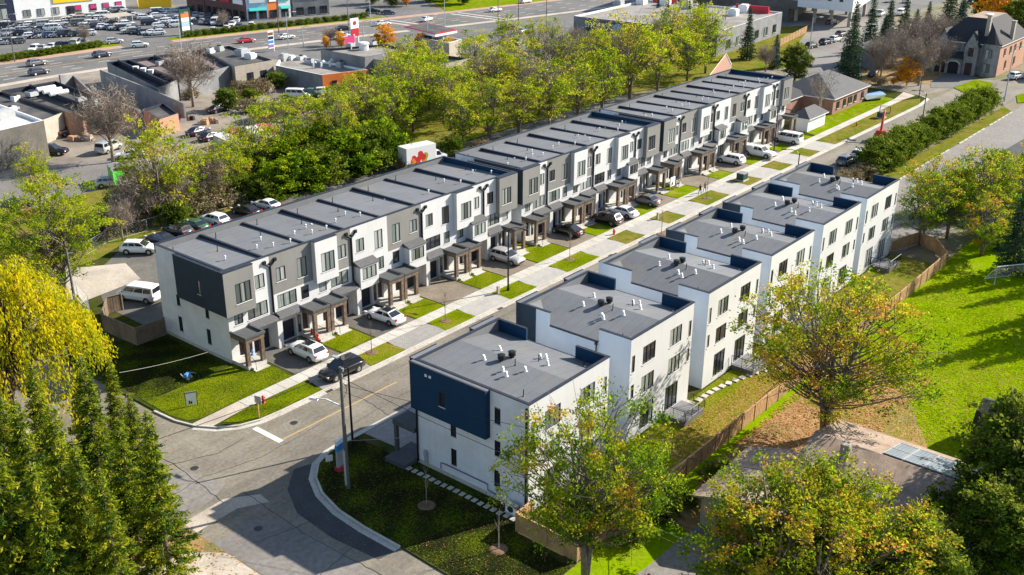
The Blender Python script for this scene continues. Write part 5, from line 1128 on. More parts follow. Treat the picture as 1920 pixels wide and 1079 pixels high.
def bare(seed, H, R, base, nb=34, tw=46, bark='twig', trunk=.2, mat='twig', thick=.018):
    rg = np.random.default_rng(seed); mb = MB(); mb.tube([(0, 0, -.1), (.1, 0, base), (0, .1, H * .6), (0, 0, H * .85)], [trunk * 1.2, trunk, trunk * .5, .03], 7)
    P = []; A = []
    for i in range(nb):
        a = rg.uniform(0, 2 * math.pi); u = rg.uniform(.15, 1); s = Vector((0, 0, base + (H * .8 - base) * (1 - u) * rg.uniform(.5, 1))); zt = base + (H - base) * rg.uniform(.35, 1.0)
        rr = R * math.sqrt(max(.05, 1 - ((zt - base) / (H - base) - .4) ** 2 * 1.6)) * rg.uniform(.55, 1.05); e = Vector((math.cos(a) * rr, math.sin(a) * rr, zt)); m = s.lerp(e, .5) + Vector((0, 0, -.3)); mb.tube([s, m, e], [trunk * .35, trunk * .2, .02], 4, cap=False)
        for _ in range(3):
            p = s.lerp(e, rg.uniform(.4, .9)); q = p + Vector(rg.normal(size=3)) * R * .22 + Vector((0, 0, .3)); mb.tube([p, q], [.03, .012], 3, cap=False)
        k = tw; t = rg.uniform(.35, 1.08, (k, 1)); c = np.array(s) + (np.array(e) - np.array(s)) * t + rg.normal(size=(k, 3)) * R * .13
        d = rg.normal(size=(k, 3)) * .6 + np.array([math.cos(a) * .5, math.sin(a) * .5, .7]); P.append(c); A.append(d / np.linalg.norm(d, axis=1, keepdims=True))
    P = np.concatenate(P); A = np.concatenate(A); n = len(P); B = np.cross(A, rdir(rg, n)); B /= np.linalg.norm(B, axis=1, keepdims=True); s = rg.uniform(.35, .8, (n, 1))
    return mb.mesh('trunk', bark, True), quads('crown', P, A * s, B * thick * 1.6, rg.uniform(0, 1, n), mat)
def plant(name, label, cat, protos, loc, rz=0., sc=1., group=None, scz=None, names=('trunk', 'crown')):
    r = thing(name, label, cat, loc, rz, group); r.scale = (sc, sc, scz or sc)
    for nm, me in zip(names, protos):
        if me is not None: link(nm, me, r)
    return r
PR = {}
for k in range(6): PR['d%d' % k] = deciduous(20 + k, (11.0, 12.5, 9.5, 11.5, 13, 10)[k], (4.3, 3.6, 4.4, 4.0, 4.2, 3.4)[k], 2.4, (66, 56, 64, 60, 66, 50)[k], 108, .145, 'leaf_green', (.6, .66, .5, .62, .56, .7)[k], .17, 1.15, .2, forks=1 + k % 3, sparse=(.2, .3, .16, .25, .22, .34)[k])
for k in range(2): PR['m%d' % k] = deciduous(40 + k, 10.5, 5.0, 2.6, 78, 150, .115, 'leaf_mixed', .45 + .1 * k, .19, 1.1, .22, forks=2, sparse=.14)
PR['near0'] = deciduous(50, 12.5, 6.8, 3.2, 150, 155, .11, 'leaf_mixed', .58, .2, 1.2, .25, forks=3, sparse=.1)
PR['near1'] = deciduous(51, 12.5, 6.3, 3.4, 135, 175, .11, 'leaf_mixed', .46, .17, 1.15, .3, forks=3, sparse=.08)
PR['left'] = deciduous(52, 14.5, 6.0, 3.2, 135, 160, .12, 'leaf_green', .5, .17, 1.1, .3, forks=2, sparse=.08)
PR['willow'] = willow(3, 15, 7.6)
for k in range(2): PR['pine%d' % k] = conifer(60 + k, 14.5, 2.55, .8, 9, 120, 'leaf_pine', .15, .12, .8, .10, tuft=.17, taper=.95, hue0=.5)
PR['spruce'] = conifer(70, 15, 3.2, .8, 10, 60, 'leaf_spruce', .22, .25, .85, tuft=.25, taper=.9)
PR['blue'] = conifer(71, 11, 2.4, .4, 9, 55, 'leaf_blue', .2, .2, .85, tuft=.22, taper=.9)
for k in range(2): PR['bare%d' % k] = bare(80 + k, 10, 4.2, 2.2, 46, 70)
PR['pale'] = bare(83, 10, 3.2, 3.0, 22, 26, 'bark_pale', .22, 'twig')
PR['orange'] = deciduous(90, 9, 3.0, 1.2, 54, 130, .18, 'leaf_orange', .5, .2, 1.1, .16)
PR['bush'] = (None, deciduous(91, 3.6, 2.3, .1, 46, 170, .13, 'leaf_cedar', .45, .2, .85, .08)[1])
PR['bushg'] = (None, deciduous(92, 4.2, 2.6, .1, 46, 150, .15, 'leaf_green', .32, .18, .95, .08)[1])
PR['dry'] = (None, deciduous(93, 2.4, 2.2, .0, 38, 120, .13, 'leaf_dry', .5, .2, .8, .06)[1])
PR['cedar'] = (deciduous(94, 9, 4.0, .4, 100, 260, .14, 'leaf_cedar', .45, .18, 1.1, .2))
def young(seed):
    rg = np.random.default_rng(seed); mb = MB(); mb.tube([(0, 0, 0), (0, 0, 1.8), (.05, 0, 3.6)], [.045, .035, .01], 5)
    for i in range(14):
        a = rg.uniform(0, 6.28); z = rg.uniform(1.4, 3.0); mb.tube([(0, 0, z), (math.cos(a) * .35, math.sin(a) * .35, z + .8)], [.014, .006], 3)
    return mb.mesh('trunk', 'twig')
YOUNG = young(5)
def wood(proto_list, pts, name, label, cat, group, smin=.85, smax=1.15, z=.1):
    pts = sorted(pts, key=lambda p: p[0]); n = len(pts)
    for i, p in enumerate(pts):
        q = at(p[0], p[1], z) if len(p) < 4 else Vector((p[0], p[1], z))
        s = random.uniform(smin, smax) * (p[2] if len(p) > 2 else 1)
        pk = proto_list[i % len(proto_list)]
        plant(name, label.format(ORD[i] if i < 20 else str(i + 1) + 'th'), cat, PR[pk], q, random.uniform(0, 6.28), s, group, s * random.uniform(.9, 1.1))
D = ['d0', 'd4', 'd1', 'd3', 'd5', 'd2', 'd1', 'd4']
wood(D, [(868, 276, 1.0), (918, 268, 1.1), (972, 258, 1.15), (1030, 243, 1.2), (1082, 226, 1.25), (1128, 208, 1.25), (1180, 190, 1.3), (1232, 172, 1.3), (1288, 152, 1.25), (1322, 138, 1.1)],
     'broadleaf_tree', 'bright green tree in the front of the belt behind the townhouses, {} from left', 'tree', 'front trees of the belt')
wood(D, [(832, 232), (878, 218), (925, 205, 1.1), (975, 196, 1.1), (1020, 182, 1.15), (1068, 170, 1.05), (1118, 158, .95), (1165, 147, .92), (1212, 134, 1.0), (1258, 120, 1.1), (1300, 112, 1.0)],
     'broadleaf_tree', 'bright green tree in the middle of the belt behind the townhouses, {} from left', 'tree', 'middle trees of the belt')
wood(D, [(890, 150, .95), (950, 138, .95), (1005, 118, .8), (1060, 112, .72), (1110, 108, .62), (1165, 108, .62), (1215, 104, .7), (1265, 98, .75), (1310, 100, .8), (1035, 92, .6)],
     'broadleaf_tree', 'green tree at the back of the belt near the drugstore, {} from the left', 'tree', 'back trees of the belt')
wood(D, [(640, 305, .95), (690, 278, 1.15), (735, 262, 1.15), (775, 246, 1.1), (705, 232, 1.05), (752, 216, 1.05), (805, 206, 1.1), (658, 250, 1.0), (815, 178, .95), (770, 186, .9), (600, 290, .9), (845, 245, 1.1)],
     'broadleaf_tree', 'loose green tree above the middle of the nearest row roof, {} from the left', 'tree', 'trees behind the near row')
wood(['bushg', 'bush', 'bushg'], [(500, 376, 1.1), (535, 366, 1.3), (572, 354, 1.4), (610, 342, 1.5), (648, 330, 1.5), (684, 318, 1.5), (716, 306, 1.4), (560, 318, 1.5), (600, 306, 1.6), (640, 292, 1.5), (690, 274, 1.4), (742, 292, 1.2), (525, 330, 1.3), (480, 345, 1.2)],
     'shrub', 'dense green shrub along the rear lane, {} from the left', 'shrub', 'shrubs along the rear lane')
wood(['d1', 'd3', 'd0'], [(305, 424, 1.0), (350, 402, .9), (400, 380, .85), (440, 362, .95), (480, 340, .95), (540, 318, .9)],
     'broadleaf_tree', 'small yellow-green tree between the lane and the works yard, {} from the left', 'tree', 'trees left of the shrubs')
wood(['dry', 'dry', 'bush'], [(215, 430), (250, 425), (290, 408), (330, 420, .9), (370, 400), (420, 385), (460, 372, .9), (235, 405), (200, 445, .8), (850, 292, .8), (790, 300, .8), (905, 282, .7), (760, 318, .7)],
     'dry_shrub', 'dry brown brush beside the chain-link fence, {} from the left', 'shrub', 'dry brush along the lane fence')
wood(['dry', 'bush', 'dry'], [(470, 210, 1.0), (430, 205, .9), (500, 225, 1.2), (560, 215, 1.1), (600, 222), (540, 205), (470, 190, .8), (455, 172, .8), (490, 175), (520, 165, .8), (350, 185, .8), (625, 200), (640, 175, .8)],
     'dry_shrub', 'dry brush in the works yard between the sheds, {} from the left', 'shrub', 'dry brush in the works yard')
plant('broadleaf_tree', 'tall loose green tree at the left edge behind the yellow willow', 'tree', PR['left'], at(122, 572, .1), .4, 1.0)
plant('broadleaf_tree', 'half-hidden green tree left of the tall loose tree, at the picture edge', 'tree', PR['d2'], at(-10, 520, .1), 1.4, .9)
plant('broadleaf_tree', 'small green tree in front of the dark warehouse', 'tree', PR['d1'], at(75, 395, .1), 2.2, .75)
plant('willow', 'large golden yellow willow at the left edge', 'tree', PR['willow'], at(38, 838, .05), 0, 1.04, None, 1.1)
plant('willow', 'second golden willow crown below the first, partly behind the pines', 'tree', PR['willow'], at(-95, 760, .05), 2, .9)
for i, (a, b, s, k, l) in enumerate([(320, 1085, .95, 0, 'slim pine with bare lower trunk standing beside the driveway'), (205, 985, 1.0, 1, 'yellow-green pine below the willow, left of the slim pine'), (160, 1120, 1.05, 0, 'yellow-green pine in the middle of the lower left group'),
                                     (55, 1180, 1.1, 1, 'green pine rising from the bottom left corner'), (45, 1010, .95, 0, 'dark green pine at the left edge under the willow'), (240, 1195, .9, 1, 'pine cut by the bottom edge left of the driveway'), (232, 850, .62, 1, 'small pine at the roadside beside the willow'), (175, 850, .75, 0, 'pine directly below the willow crown'), (130, 1230, 1.0, 1, 'lowest pine, cut by the bottom edge in the left group'), (110, 960, .9, 1, 'dark pine between the willow trunk and the slim pine'), (265, 1060, .85, 0, 'pine just left of the slim roadside pine'), (-20, 1090, 1.1, 0, 'pine at the left picture edge above the corner'), (95, 1085, 1.0, 0, 'pine in the middle of the lower left, left of the tallest ones'), (195, 1150, .95, 0, 'pine near the bottom edge right of the middle pine'), (15, 930, .9, 1, 'pine tip rising through the willow at the left edge'), (275, 950, .7, 1, 'short pine at the road edge above the driveway')]):
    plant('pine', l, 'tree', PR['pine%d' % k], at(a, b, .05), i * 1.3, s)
plant('broadleaf_tree', 'big green and orange tree in front of the right row yards', 'tree', PR['near0'], at(1543, 818, .07), .6, 1.15)
plant('broadleaf_tree', 'leaning forked tree in front of the nearest townhouse fence', 'tree', PR['near1'], at(1098, 1092, .07), 2.1, .84, None, 1.16)
wood(['m0', 'm1'], [(1425, 1105, .9), (1500, 1120, .95), (1550, 1140, .9), (1632, 1165, .9), (1520, 1215, 1.0), (1450, 1190, .95)], 'broadleaf_tree', 'mixed green and orange tree in front of the brown-roofed bungalow, {} from the left', 'tree', 'trees before the bungalow', z=.07)
wood(['m0', 'm1'], [(1725, 458, .85), (1775, 446, .95), (1830, 440, .95), (1890, 436, .95), (1950, 440, .95), (1745, 402, .75), (1800, 396, .8), (1860, 395, .85), (1920, 390, .85), (1840, 480, .85)], 'broadleaf_tree', 'yellowish tree between the wooden fence and the school car park, {} from the left', 'tree', 'trees by the school car park', z=.07)
wood(['cedar'], [(1725, 1110, .7), (1700, 1180, .8), (1890, 985, .95), (1945, 930, .9), (1840, 1085, .9), (1950, 1050, 1.0), (1400, 1130, .62)], 'cedar', 'dense dark green evergreen at the lower right, {} from the left', 'tree', 'evergreens lower right', z=.07)
wood(['bush', 'cedar'], [(1235, 975, .45), (1290, 945, .35), (1180, 1015, .5), (1345, 915, .35)], 'shrub', 'dark leafy shrub along the outside of the near wooden fence, {} from the left', 'shrub', 'shrubs outside the fence', z=.07)
wood(['blue', 'spruce'], [(1895, 512, .7), (1950, 520, .75), (1875, 470, .5)], 'spruce', 'blue-green spruce behind the goal, {} from the left', 'tree', 'spruces at the goal', z=.07)
for i, (x, y) in enumerate(((121, 15), (117, 19.5), (131, 12), (128, 18), (112, 10), (137, 20), (106, 4))):
    plant('spruce', 'tall spruce beyond the right edge of the field, {} from the sun side'.format(ORD[i]), 'tree', PR['spruce'], (x, y, .07), i, random.uniform(.75, 1.0), 'spruces beside the field')
# hedge along the school car park and dry brush at its end
hp = []
for k in range(20):
    x = 163 + k * 3.05; hp.append((x, 58.6 + random.uniform(-.35, .35)))
for i, (x, y) in enumerate(hp):
    plant('hedge_shrub', 'dark green hedge shrub beside the school car park, {} from the near end'.format(ORD[i]), 'hedge', PR['bush'], (x, y, .1), i * 2.1, random.uniform(.95, 1.2) * (1.15 if i < 3 else .98), 'hedge beside the car park', random.uniform(1.0, 1.45))
for i, (x, y) in enumerate(((139, 59.5), (143, 58.6), (147, 59.8), (151, 58.4), (155, 59.4), (159, 58.2))):
    plant('dry_shrub', 'dry brown brush behind the last right-hand townhouse, {} from the near end'.format(ORD[i]), 'shrub', PR['dry'], (x, y, .1), i, random.uniform(.8, 1.0), 'dry brush behind the right row')
# far right: evergreens, bare trees, autumn tree
wood(['spruce', 'spruce', 'blue'], [(1400, 112, .8), (1452, 128, .8), (1590, 150, 1.25), (1625, 115, .95), (1660, 96, .8), (1690, 88, .85), (1712, 84, .9), (1655, 78, .75), (1735, 70, .8), (1775, 58, .95), (1800, 50, .9), (1250, 60, .75), (1232, 52, .7), (1290, 55, .7), (1310, 62, .65)],
     'spruce', 'dark spruce among the buildings at the top right, {} from the left', 'tree', 'spruces at the top right')
wood(['bare0', 'bare1'], [(1435, 135, .7), (1650, 152, .95), (1695, 140, 1.0), (1735, 122, 1.1), (1768, 112, 1.0), (1722, 160, .95), (1722, 100, .95), (1672, 122, .95), (1760, 142, .9), (1655, 128, .9), (1745, 98, 1.0), (1780, 130, .8), (1705, 118, 1.0)],
     'bare_tree', 'leafless grey-brown tree between the hotel and the stone house, {} from the left', 'tree', 'bare trees at the top right')
wood(['bare0', 'bare1'], [(212, 304, 1.1), (362, 200, 1.15), (520, 238, .7), (160, 85, .4), (620, 85, .5), (420, 55, .5)], 'bare_tree', 'leafless brown tree by the workshops, {} from the left', 'tree', 'bare trees by the workshops')
wood(['bare1', 'bare0'], [(1040, 178, 1.1), (1140, 152, 1.1), (905, 192, 1.0), (1240, 112, 1.05), (780, 228, .9), (1080, 96, .6), (1300, 92, .9), (1090, 132, .8), (1195, 118, .8), (960, 162, 1.0), (1010, 215, 1.0), (860, 200, .9), (700, 262, .8), (1235, 100, .7)], 'bare_tree', 'bare brown tree standing among the green belt, {} from the left', 'tree', 'bare trees in the belt')
wood(['bare1', 'bare0'], [(262, 430, .75), (330, 412, .7), (395, 388, .75), (290, 392, .6), (455, 330, .7), (230, 452, .5)], 'bare_tree', 'thin bare tree along the lane fence, {} from the left', 'tree', 'bare trees along the lane fence')
plant('birch', 'pale-trunked leafless tree beside the small white shed', 'tree', PR['pale'], at(1535, 222, .1), .5, .95)
plant('autumn_tree', 'tall bright orange tree behind the stone house', 'tree', PR['orange'], at(1862, 62, 0), 0, 1.5, None, 1.9)
wood(['orange'], [(722, 97, .75), (788, 100, .5), (640, 90, .5), (612, 92, .35), (843, 104, .45), (762, 12, .6)], 'autumn_tree', 'small orange autumn tree near the petrol station, {} from the left', 'tree', 'orange trees near the station')
wood(['dry', 'orange'], [(1650, 158, .7), (1675, 160, .22), (1700, 160, .7), (1720, 155, .2), (1690, 150, .5)], 'dry_shrub', 'rusty orange shrub in front of the far cottage, {} from the left', 'shrub', 'rusty shrubs by the cottage')
plant('round_tree', 'round green tree behind the brick bungalow', 'tree', PR['cedar'], at(1490, 150, .1), 0, .85)
plant('round_tree', 'dark evergreen right of the orange tree at the top right', 'tree', PR['cedar'], at(1905, 75, 0), 0, 1.2)
plant('round_tree', 'green tree left of the orange tree at the top right', 'tree', PR['cedar'], at(1842, 40, 0), 1, 1.0)
# plaza hedges
for nm, (a, b), n in (('left of the entrance', ((0, 116), (190, 87)), 14), ('right of the entrance', ((345, 70), (690, 33)), 20)):
    for i in range(n):
        f = (i + .5) / n; q = at(a[0] + (b[0] - a[0]) * f, a[1] + (b[1] - a[1]) * f, .05)
        plant('hedge_shrub', 'low plaza hedge shrub {}, {} from the left'.format(nm, ORD[i]), 'hedge', PR['bush'], q, i, .62, 'plaza hedge ' + nm, .42)
for i, (a, b, s) in enumerate(((870, 8, 1.0), (800, 5, .9), (735, 12, .8), (700, 8, .9), (840, 2, 1.0))):
    plant('round_tree', 'green tree beyond the crossing at the top edge, {} in the row'.format(ORD[i]), 'tree', PR['cedar'], at(a, b, 0), i, s * .9, 'trees beyond the crossing')
# young street trees with mulch rings
yl = ['young bare tree on the verge in front of the white sedan', 'young bare tree on the verge behind the silver car', 'young bare tree on the verge beside the black car', 'young staked tree on the lawn beside the nearest townhouse wall', 'young pale tree on the lawn near the wooden fence corner', 'young bare tree on the verge by the white car with the sunroof', 'young leafy sapling on the dry verge near the two walkers']
for l, (a, b) in zip(yl, ((835, 602), (1068, 487), (1240, 440), (800, 948), (935, 1030), (863, 672), (1325, 372))):
    if l.startswith('young bare tree on the verge by the white car'): a, b = 697, 662
    q = at(a, b, .12); r = plant('young_tree', l, 'tree', (YOUNG,), q, a, 1.0)
    m = MB(); m.cyl(0, 0, 0, .07, .75, .55, 12); lpart('mulch_ring', m, 'soil', r)
# loose leaves
def scatter(name, n, box, z, mat, size, label, cat):
    rg = np.random.default_rng(len(name) + n); x0, x1, y0, y1 = box
    P = np.stack([rg.uniform(x0, x1, n), rg.uniform(y0, y1, n), np.full(n, z)], 1); A, B = leaves(rg, P, size, .12); B[:, 2] *= .2
    o = link(name, quads(name, P, A, B, rg.uniform(0, 1, n), mat)); tag(o, label, cat); o['kind'] = 'stuff'
scatter('fallen_leaves', 9000, (66, 97, 26, 35.2), .10, 'leaf_litter', .13, 'orange fallen leaves under the big tree by the fence', 'leaves')
scatter('fallen_leaves', 6000, (68, 96, 36.2, 40), .145, 'leaf_litter', .10, 'orange fallen leaves along the inside of the wooden fence', 'leaves')
scatter('fallen_leaves', 4000, (22, 36, 50, 100), .08, 'leaf_litter', .13, 'fallen leaves under the pines at the lower left', 'leaves')
scatter('fallen_leaves', 3000, (84, 104, 18, 32), .08, 'leaf_litter', .10, 'scattered leaves on the edge of the bright field', 'leaves')

def grass(n, poly, z, size, label, h0=.45, hs=.25):
    rg = np.random.default_rng(n); xs = [q[0] for q in poly]; ys = [q[1] for q in poly]; P = []
    X = rg.uniform(min(xs), max(xs), n * 2); Y = rg.uniform(min(ys), max(ys), n * 2); ins = np.zeros(n * 2, bool); j = len(poly) - 1
    for i in range(len(poly)):
        xi, yi = poly[i]; xj, yj = poly[j]; c = ((yi > Y) != (yj > Y)) & (X < (xj - xi) * (Y - yi) / ((yj - yi) or 1e-9) + xi); ins ^= c; j = i
    X, Y = X[ins], Y[ins]; m = len(X); s = size * rg.uniform(.5, 1.4, (m, 1)); a = rg.uniform(0, 6.283, m)
    C = np.stack([X, Y, np.full(m, z) + s[:, 0] * .16], 1); A = np.stack([np.cos(a), np.sin(a), rg.uniform(.02, .28, m)], 1) * s; B = np.stack([-np.sin(a), np.cos(a), np.zeros(m)], 1) * s * .55
    patch = np.sin(X * .9 + 1.3 * np.sin(Y * .7)) * np.cos(Y * 1.1 + np.sin(X * .6)) * .18
    o = link('grass_tufts', quads('grass_tufts', C, A, B, h0 + patch + rg.normal(size=m) * hs * .6, 'grass_blade')); tag(o, label, 'grass'); o['kind'] = 'stuff'
grass(5000, [(47.4, 72.4), (48.5, 71.2), (50.1, 70.55), (57.1, 70.35), (57.1, 72.9), (50.4, 72.8)], .135, .07, 'tufted grass on the corner verge by the hydrant')
grass(5500, [(45.1, 80.8), (45.1, 77.2), (45.6, 75.3), (46.6, 74.75), (57, 74.8), (57, 79), (54.5, 81)], .135, .075, 'tufted sunlit grass on the corner lawn by the estate sign', .5)
grass(12000, [(45.2, 81), (54.5, 81.5), (54.5, 92), (51, 92.5), (45.2, 96)], .115, .085, 'tufted grass on the shaded lawn beside the nearest left row', .08, .2)  # low hue: tufts darkened to paint in the shade of the row
grass(20000, [(44.8, 46), (44.85, 51), (45.1, 54.1), (45.8, 56.9), (47, 58.9), (48.5, 60.4), (50.3, 61.1), (53.3, 61.2), (53.3, 42), (51.2, 41.5), (50.8, 36), (44.6, 36)], .115, .085, 'tufted grass on the shaded corner lawn beside the nearest right townhouse', .05, .2)  # low hue: townhouse shade painted into the tuft colour
for i, (a, b) in enumerate(lawns[1:5]): grass(2500, [(a + .1, 75), (b - .1, 75), (b - .1, 78.6), (a + .1, 78.6)], .135, .07, 'tufted front lawn grass, %s lawn from the corner' % ORD[i + 1], .6); grass(1500, [(a, 70.4), (b, 70.4), (b - .2, 72.9), (a + .2, 72.9)], .137, .07, 'tufted verge grass, %s verge from the corner' % ORD[i + 1], .62 if i else .78)
grass(15000, [(54.5, 36), (92, 36), (92, 42.2), (54.5, 42.2)], .12, .09, 'rough yellow grass in the back yards of the right row', .72)
grass(20000, [(84, 20), (100, 12), (128, 26), (128, 35), (84, 35)], .065, .10, 'short bright grass of the field', .62, .2)

scatter('fallen_leaves', 1500, (50, 130, 69.15, 69.95), .03, 'leaf_litter', .05, 'fallen leaves blown along the kerb gutter', 'leaves')
scatter('fallen_leaves', 900, (46, 99, 74.8, 80), .16, 'leaf_litter', .055, 'fallen leaves scattered over the front lawns and driveways', 'leaves')
scatter('fallen_leaves', 700, (37, 52, 44, 76), .035, 'leaf_litter', .06, 'fallen leaves scattered over the road junction', 'leaves')
scatter('fallen_leaves', 1500, (45, 53, 37, 60), .17, 'leaf_litter', .05, 'fallen leaves on the shaded corner lawn', 'leaves')
# ------------------------------------------------------------------ vehicles
CARS = {
 'suv': dict(L=4.7, W=1.9, zb=.28, prof=[(-2.35, .82, .82), (-2.28, 1.04, .9), (-1.6, 1.08, .95), (0, 1.05, .95), (1.05, 1.02, .94), (1.9, .93, .9), (2.3, .78, .8), (2.36, .55, .74)], cab=(-2.2, 1.2, -1.72, .2, 1.03, 1.64, .87, .67), wh=(-1.42, 1.42), r=.37),
 'sedan': dict(L=4.8, W=1.85, zb=.24, prof=[(-2.4, .72, .78), (-2.32, .92, .86), (-1.6, .95, .92), (0, .92, .93), (1.0, .9, .92), (1.9, .78, .88), (2.32, .66, .78), (2.4, .45, .7)], cab=(-1.95, 1.2, -1.0, .2, .92, 1.43, .85, .62), wh=(-1.42, 1.48), r=.34),
 'van': dict(L=5.2, W=1.98, zb=.28, prof=[(-2.6, .9, .9), (-2.55, 1.15, .97), (-1.5, 1.15, .99), (0, 1.15, .99), (1.5, 1.08, .97), (2.2, .95, .9), (2.55, .8, .82), (2.62, .5, .76)], cab=(-2.52, 1.85, -2.42, .95, 1.13, 1.98, .94, .82), wh=(-1.6, 1.62), r=.36),
 'pickup': dict(L=5.8, W=2.0, zb=.38, prof=[(-2.9, 1.0, .92), (-2.86, 1.14, .97), (-1, 1.14, .99), (0, 1.12, .99), (1.3, 1.12, .98), (2.4, 1.05, .94), (2.85, .9, .88), (2.92, .6, .82)], cab=(-.75, 1.45, -.6, .6, 1.12, 1.85, .92, .76), wh=(-1.75, 1.85), r=.41),
}
def car_parts(kind):
    c = CARS[kind]; zb = c['zb']; out = []
    b = MB(); rings = []
    for x, zt, hw in c['prof']:
        e = .06 if abs(x) > c['L'] / 2 - .15 else 0
        rings.append([(x, -hw * .86, zb + e), (x, -hw, zb + .16 + e), (x, -hw, zt - .12), (x, -hw * .92, zt), (x, 0, zt + .025), (x, hw * .92, zt), (x, hw, zt - .12), (x, hw, zb + .16 + e), (x, hw * .86, zb + e)])
    n = 9; i0 = 0; b.v = [p for r in rings for p in r]
    for k in range(len(rings) - 1):
        for j in range(n - 1): b.f.append((k * n + j, k * n + j + 1, (k + 1) * n + j + 1, (k + 1) * n + j)[::-1]); b.m.append(0)
        b.f.append((k * n + n - 1, k * n, (k + 1) * n, (k + 1) * n + n - 1)[::-1]); b.m.append(0)
    b.f.append(tuple(range(n))); b.m.append(0); b.f.append(tuple(range((len(rings) - 1) * n, len(rings) * n))[::-1]); b.m.append(0)
    xr0, xf0, xr1, xf1, z0, z1, w0, w1 = c['cab']
    cb = MB(); xm = (xr1 + xf1) / 2
    B = [(xr0, -w0, z0), (xf0, -w0, z0), (xf0, w0, z0), (xr0, w0, z0)]; T = [(xr1, -w1, z1 - .04), (xm, -w1, z1), (xf1, -w1, z1 - .05), (xf1, w1, z1 - .05), (xm, w1, z1), (xr1, w1, z1 - .04)]
    cb.v = B + T + [(xr1 + .1, 0, z1 + .03), (xm, 0, z1 + .06), (xf1 - .1, 0, z1 + .02)]
    cb.f = [(0, 1, 6, 5, 4), (2, 3, 9, 8, 7), (1, 2, 7, 12, 6), (3, 0, 4, 10, 9), (4, 5, 11, 10), (5, 6, 12, 11), (10, 11, 8, 9), (11, 12, 7, 8)]; cb.m = [0] * 8
    out.append(('body', b, 'paint', True)); out.append(('cabin', cb, 'paint', False))
    def quadp(nm, a, bb, cc, d, nrm):
        o = Vector(nrm).normalized() * .012; q = MB(); q.face([Vector(p) + o for p in (a, bb, cc, d)]); out.append((nm, q, 'glass', False))
    def sp(fx, fz, s):     # point on side glass plane
        xb = xr0 + (xf0 - xr0) * fx; xt = xr1 + (xf1 - xr1) * fx; w = w0 + (w1 - w0) * fz
        return (xb + (xt - xb) * fz, s * w, z0 + (z1 - .04 - z0) * fz)
    cuts = ((.06, .30), (.33, .60), (.63, .95)) if kind in ('suv', 'van') else ((.08, .48), (.52, .93))
    for s in (-1, 1):
        for a, d in cuts:
            if kind == 'van' and a < .6 and False: continue
            P = [sp(a, .2, s), sp(d, .2, s), sp(d, .85, s), sp(a, .85, s)]; quadp('window', *(P if s < 0 else P[::-1]), (0, s, .25))
    h = z1 - z0
    quadp('windscreen', (xf0 - (xf0 - xf1) * .1, -w0 * .9, z0 + h * .1), (xf0 - (xf0 - xf1) * .1, w0 * .9, z0 + h * .1), (xf1 + (xf0 - xf1) * .1, w1 * .92, z1 - h * .14), (xf1 + (xf0 - xf1) * .1, -w1 * .92, z1 - h * .14), (h, 0, xf0 - xf1))
    quadp('rear_window', (xr0 + (xr1 - xr0) * .2, w0 * .86, z0 + h * .22), (xr0 + (xr1 - xr0) * .2, -w0 * .86, z0 + h * .22), (xr0 + (xr1 - xr0) * .88, -w1 * .88, z1 - h * .14), (xr0 + (xr1 - xr0) * .88, w1 * .88, z1 - h * .14), (-h, 0, max(.02, xr1 - xr0)))
    if kind == 'pickup': q = MB(); q.box(-2.75, -.82, 1.0, -.85, .82, 1.2); out.append(('bed', q, 'black', False))
    hw = c['W'] / 2
    for s in (-1, 1):
        q = MB(); xf = c['L'] / 2; q.box(xf - .38, s * hw * .62, .62, xf - .02, s * hw * .86, .78); out.append(('headlight', q, 'clear', False))
        q = MB(); q.box(-xf + .0, s * hw * .68, .78, -xf + .14, s * hw * .95, .98); out.append(('tail_light', q, 'red', False))
        q = MB(); q.box(xf1 + .55, s * hw * .97, z0 - .02, xf1 + .75, s * hw * 1.12, z0 + .14); out.append(('side_mirror', q, 'paint', False))
    q = MB(); q.box(c['L'] / 2 - .06, -.55, .36, c['L'] / 2 + .012, .55, .58); out.append(('grille', q, 'black', False))
    q = MB(); q.box(-c['L'] / 2 - .008, -.24, .55, -c['L'] / 2 + .05, .24, .68); out.append(('number_plate', q, 'clear', False))
    wheels = []
    for x in c['wh']:
        for s in (-1, 1):
            wh = MB(); y0, y1 = s * (hw - .26), s * (hw + .015); r = c['r']; wh.tube([(x, y0, r), (x, y1 - s * .04, r), (x, y1, r)], [r, r, r * .9], 14); rim = MB(); rim.tube([(x, y1 - s * .02, r), (x, y1 + s * .012, r)], [r * .62, r * .55], 12)
            ar = MB(); ar.tube([(x, s * (hw - .02), r + .03), (x, s * (hw + .004), r + .03)], r * 1.14, 14); wheels.append((wh, rim, ar))
    return out, wheels
CACHE = {}
def car_meshes(kind, paint):
    key = (kind, paint)
    if key not in CACHE:
        out, wheels = car_parts(kind); mm = {'paint': 'paint_' + paint, 'glass': 'car_glass', 'clear': 'lamp_clear', 'red': 'lamp_red', 'black': 'plastic_black'}
        CACHE[key] = ([(n, mb.mesh(n, mm[m], sm)) for n, mb, m, sm in out], [(w.mesh('wheel', 'tyre'), r.mesh('rim', 'rim'), a.mesh('wheel_arch', 'plastic_black')) for w, r, a in wheels])
    return CACHE[key]
JC = {}
def car_joined(kind, paint):
    key = (kind, paint)
    if key not in JC:
        out, wheels = car_parts(kind); j = MB(); idx = {'paint': 0, 'glass': 1, 'clear': 2, 'red': 3, 'black': 4}
        for n, mb, m, sm in out: mb.m = [idx[m]] * len(mb.f); j.merge(mb)
        for w, r, a in wheels: w.m = [4] * len(w.f); r.m = [2] * len(r.f); a.m = [4] * len(a.f); j.merge(w); j.merge(r); j.merge(a)
        JC[key] = j.mesh('car', ['paint_' + paint, 'car_glass', 'lamp_clear', 'lamp_red', 'plastic_black'])
    return JC[key]
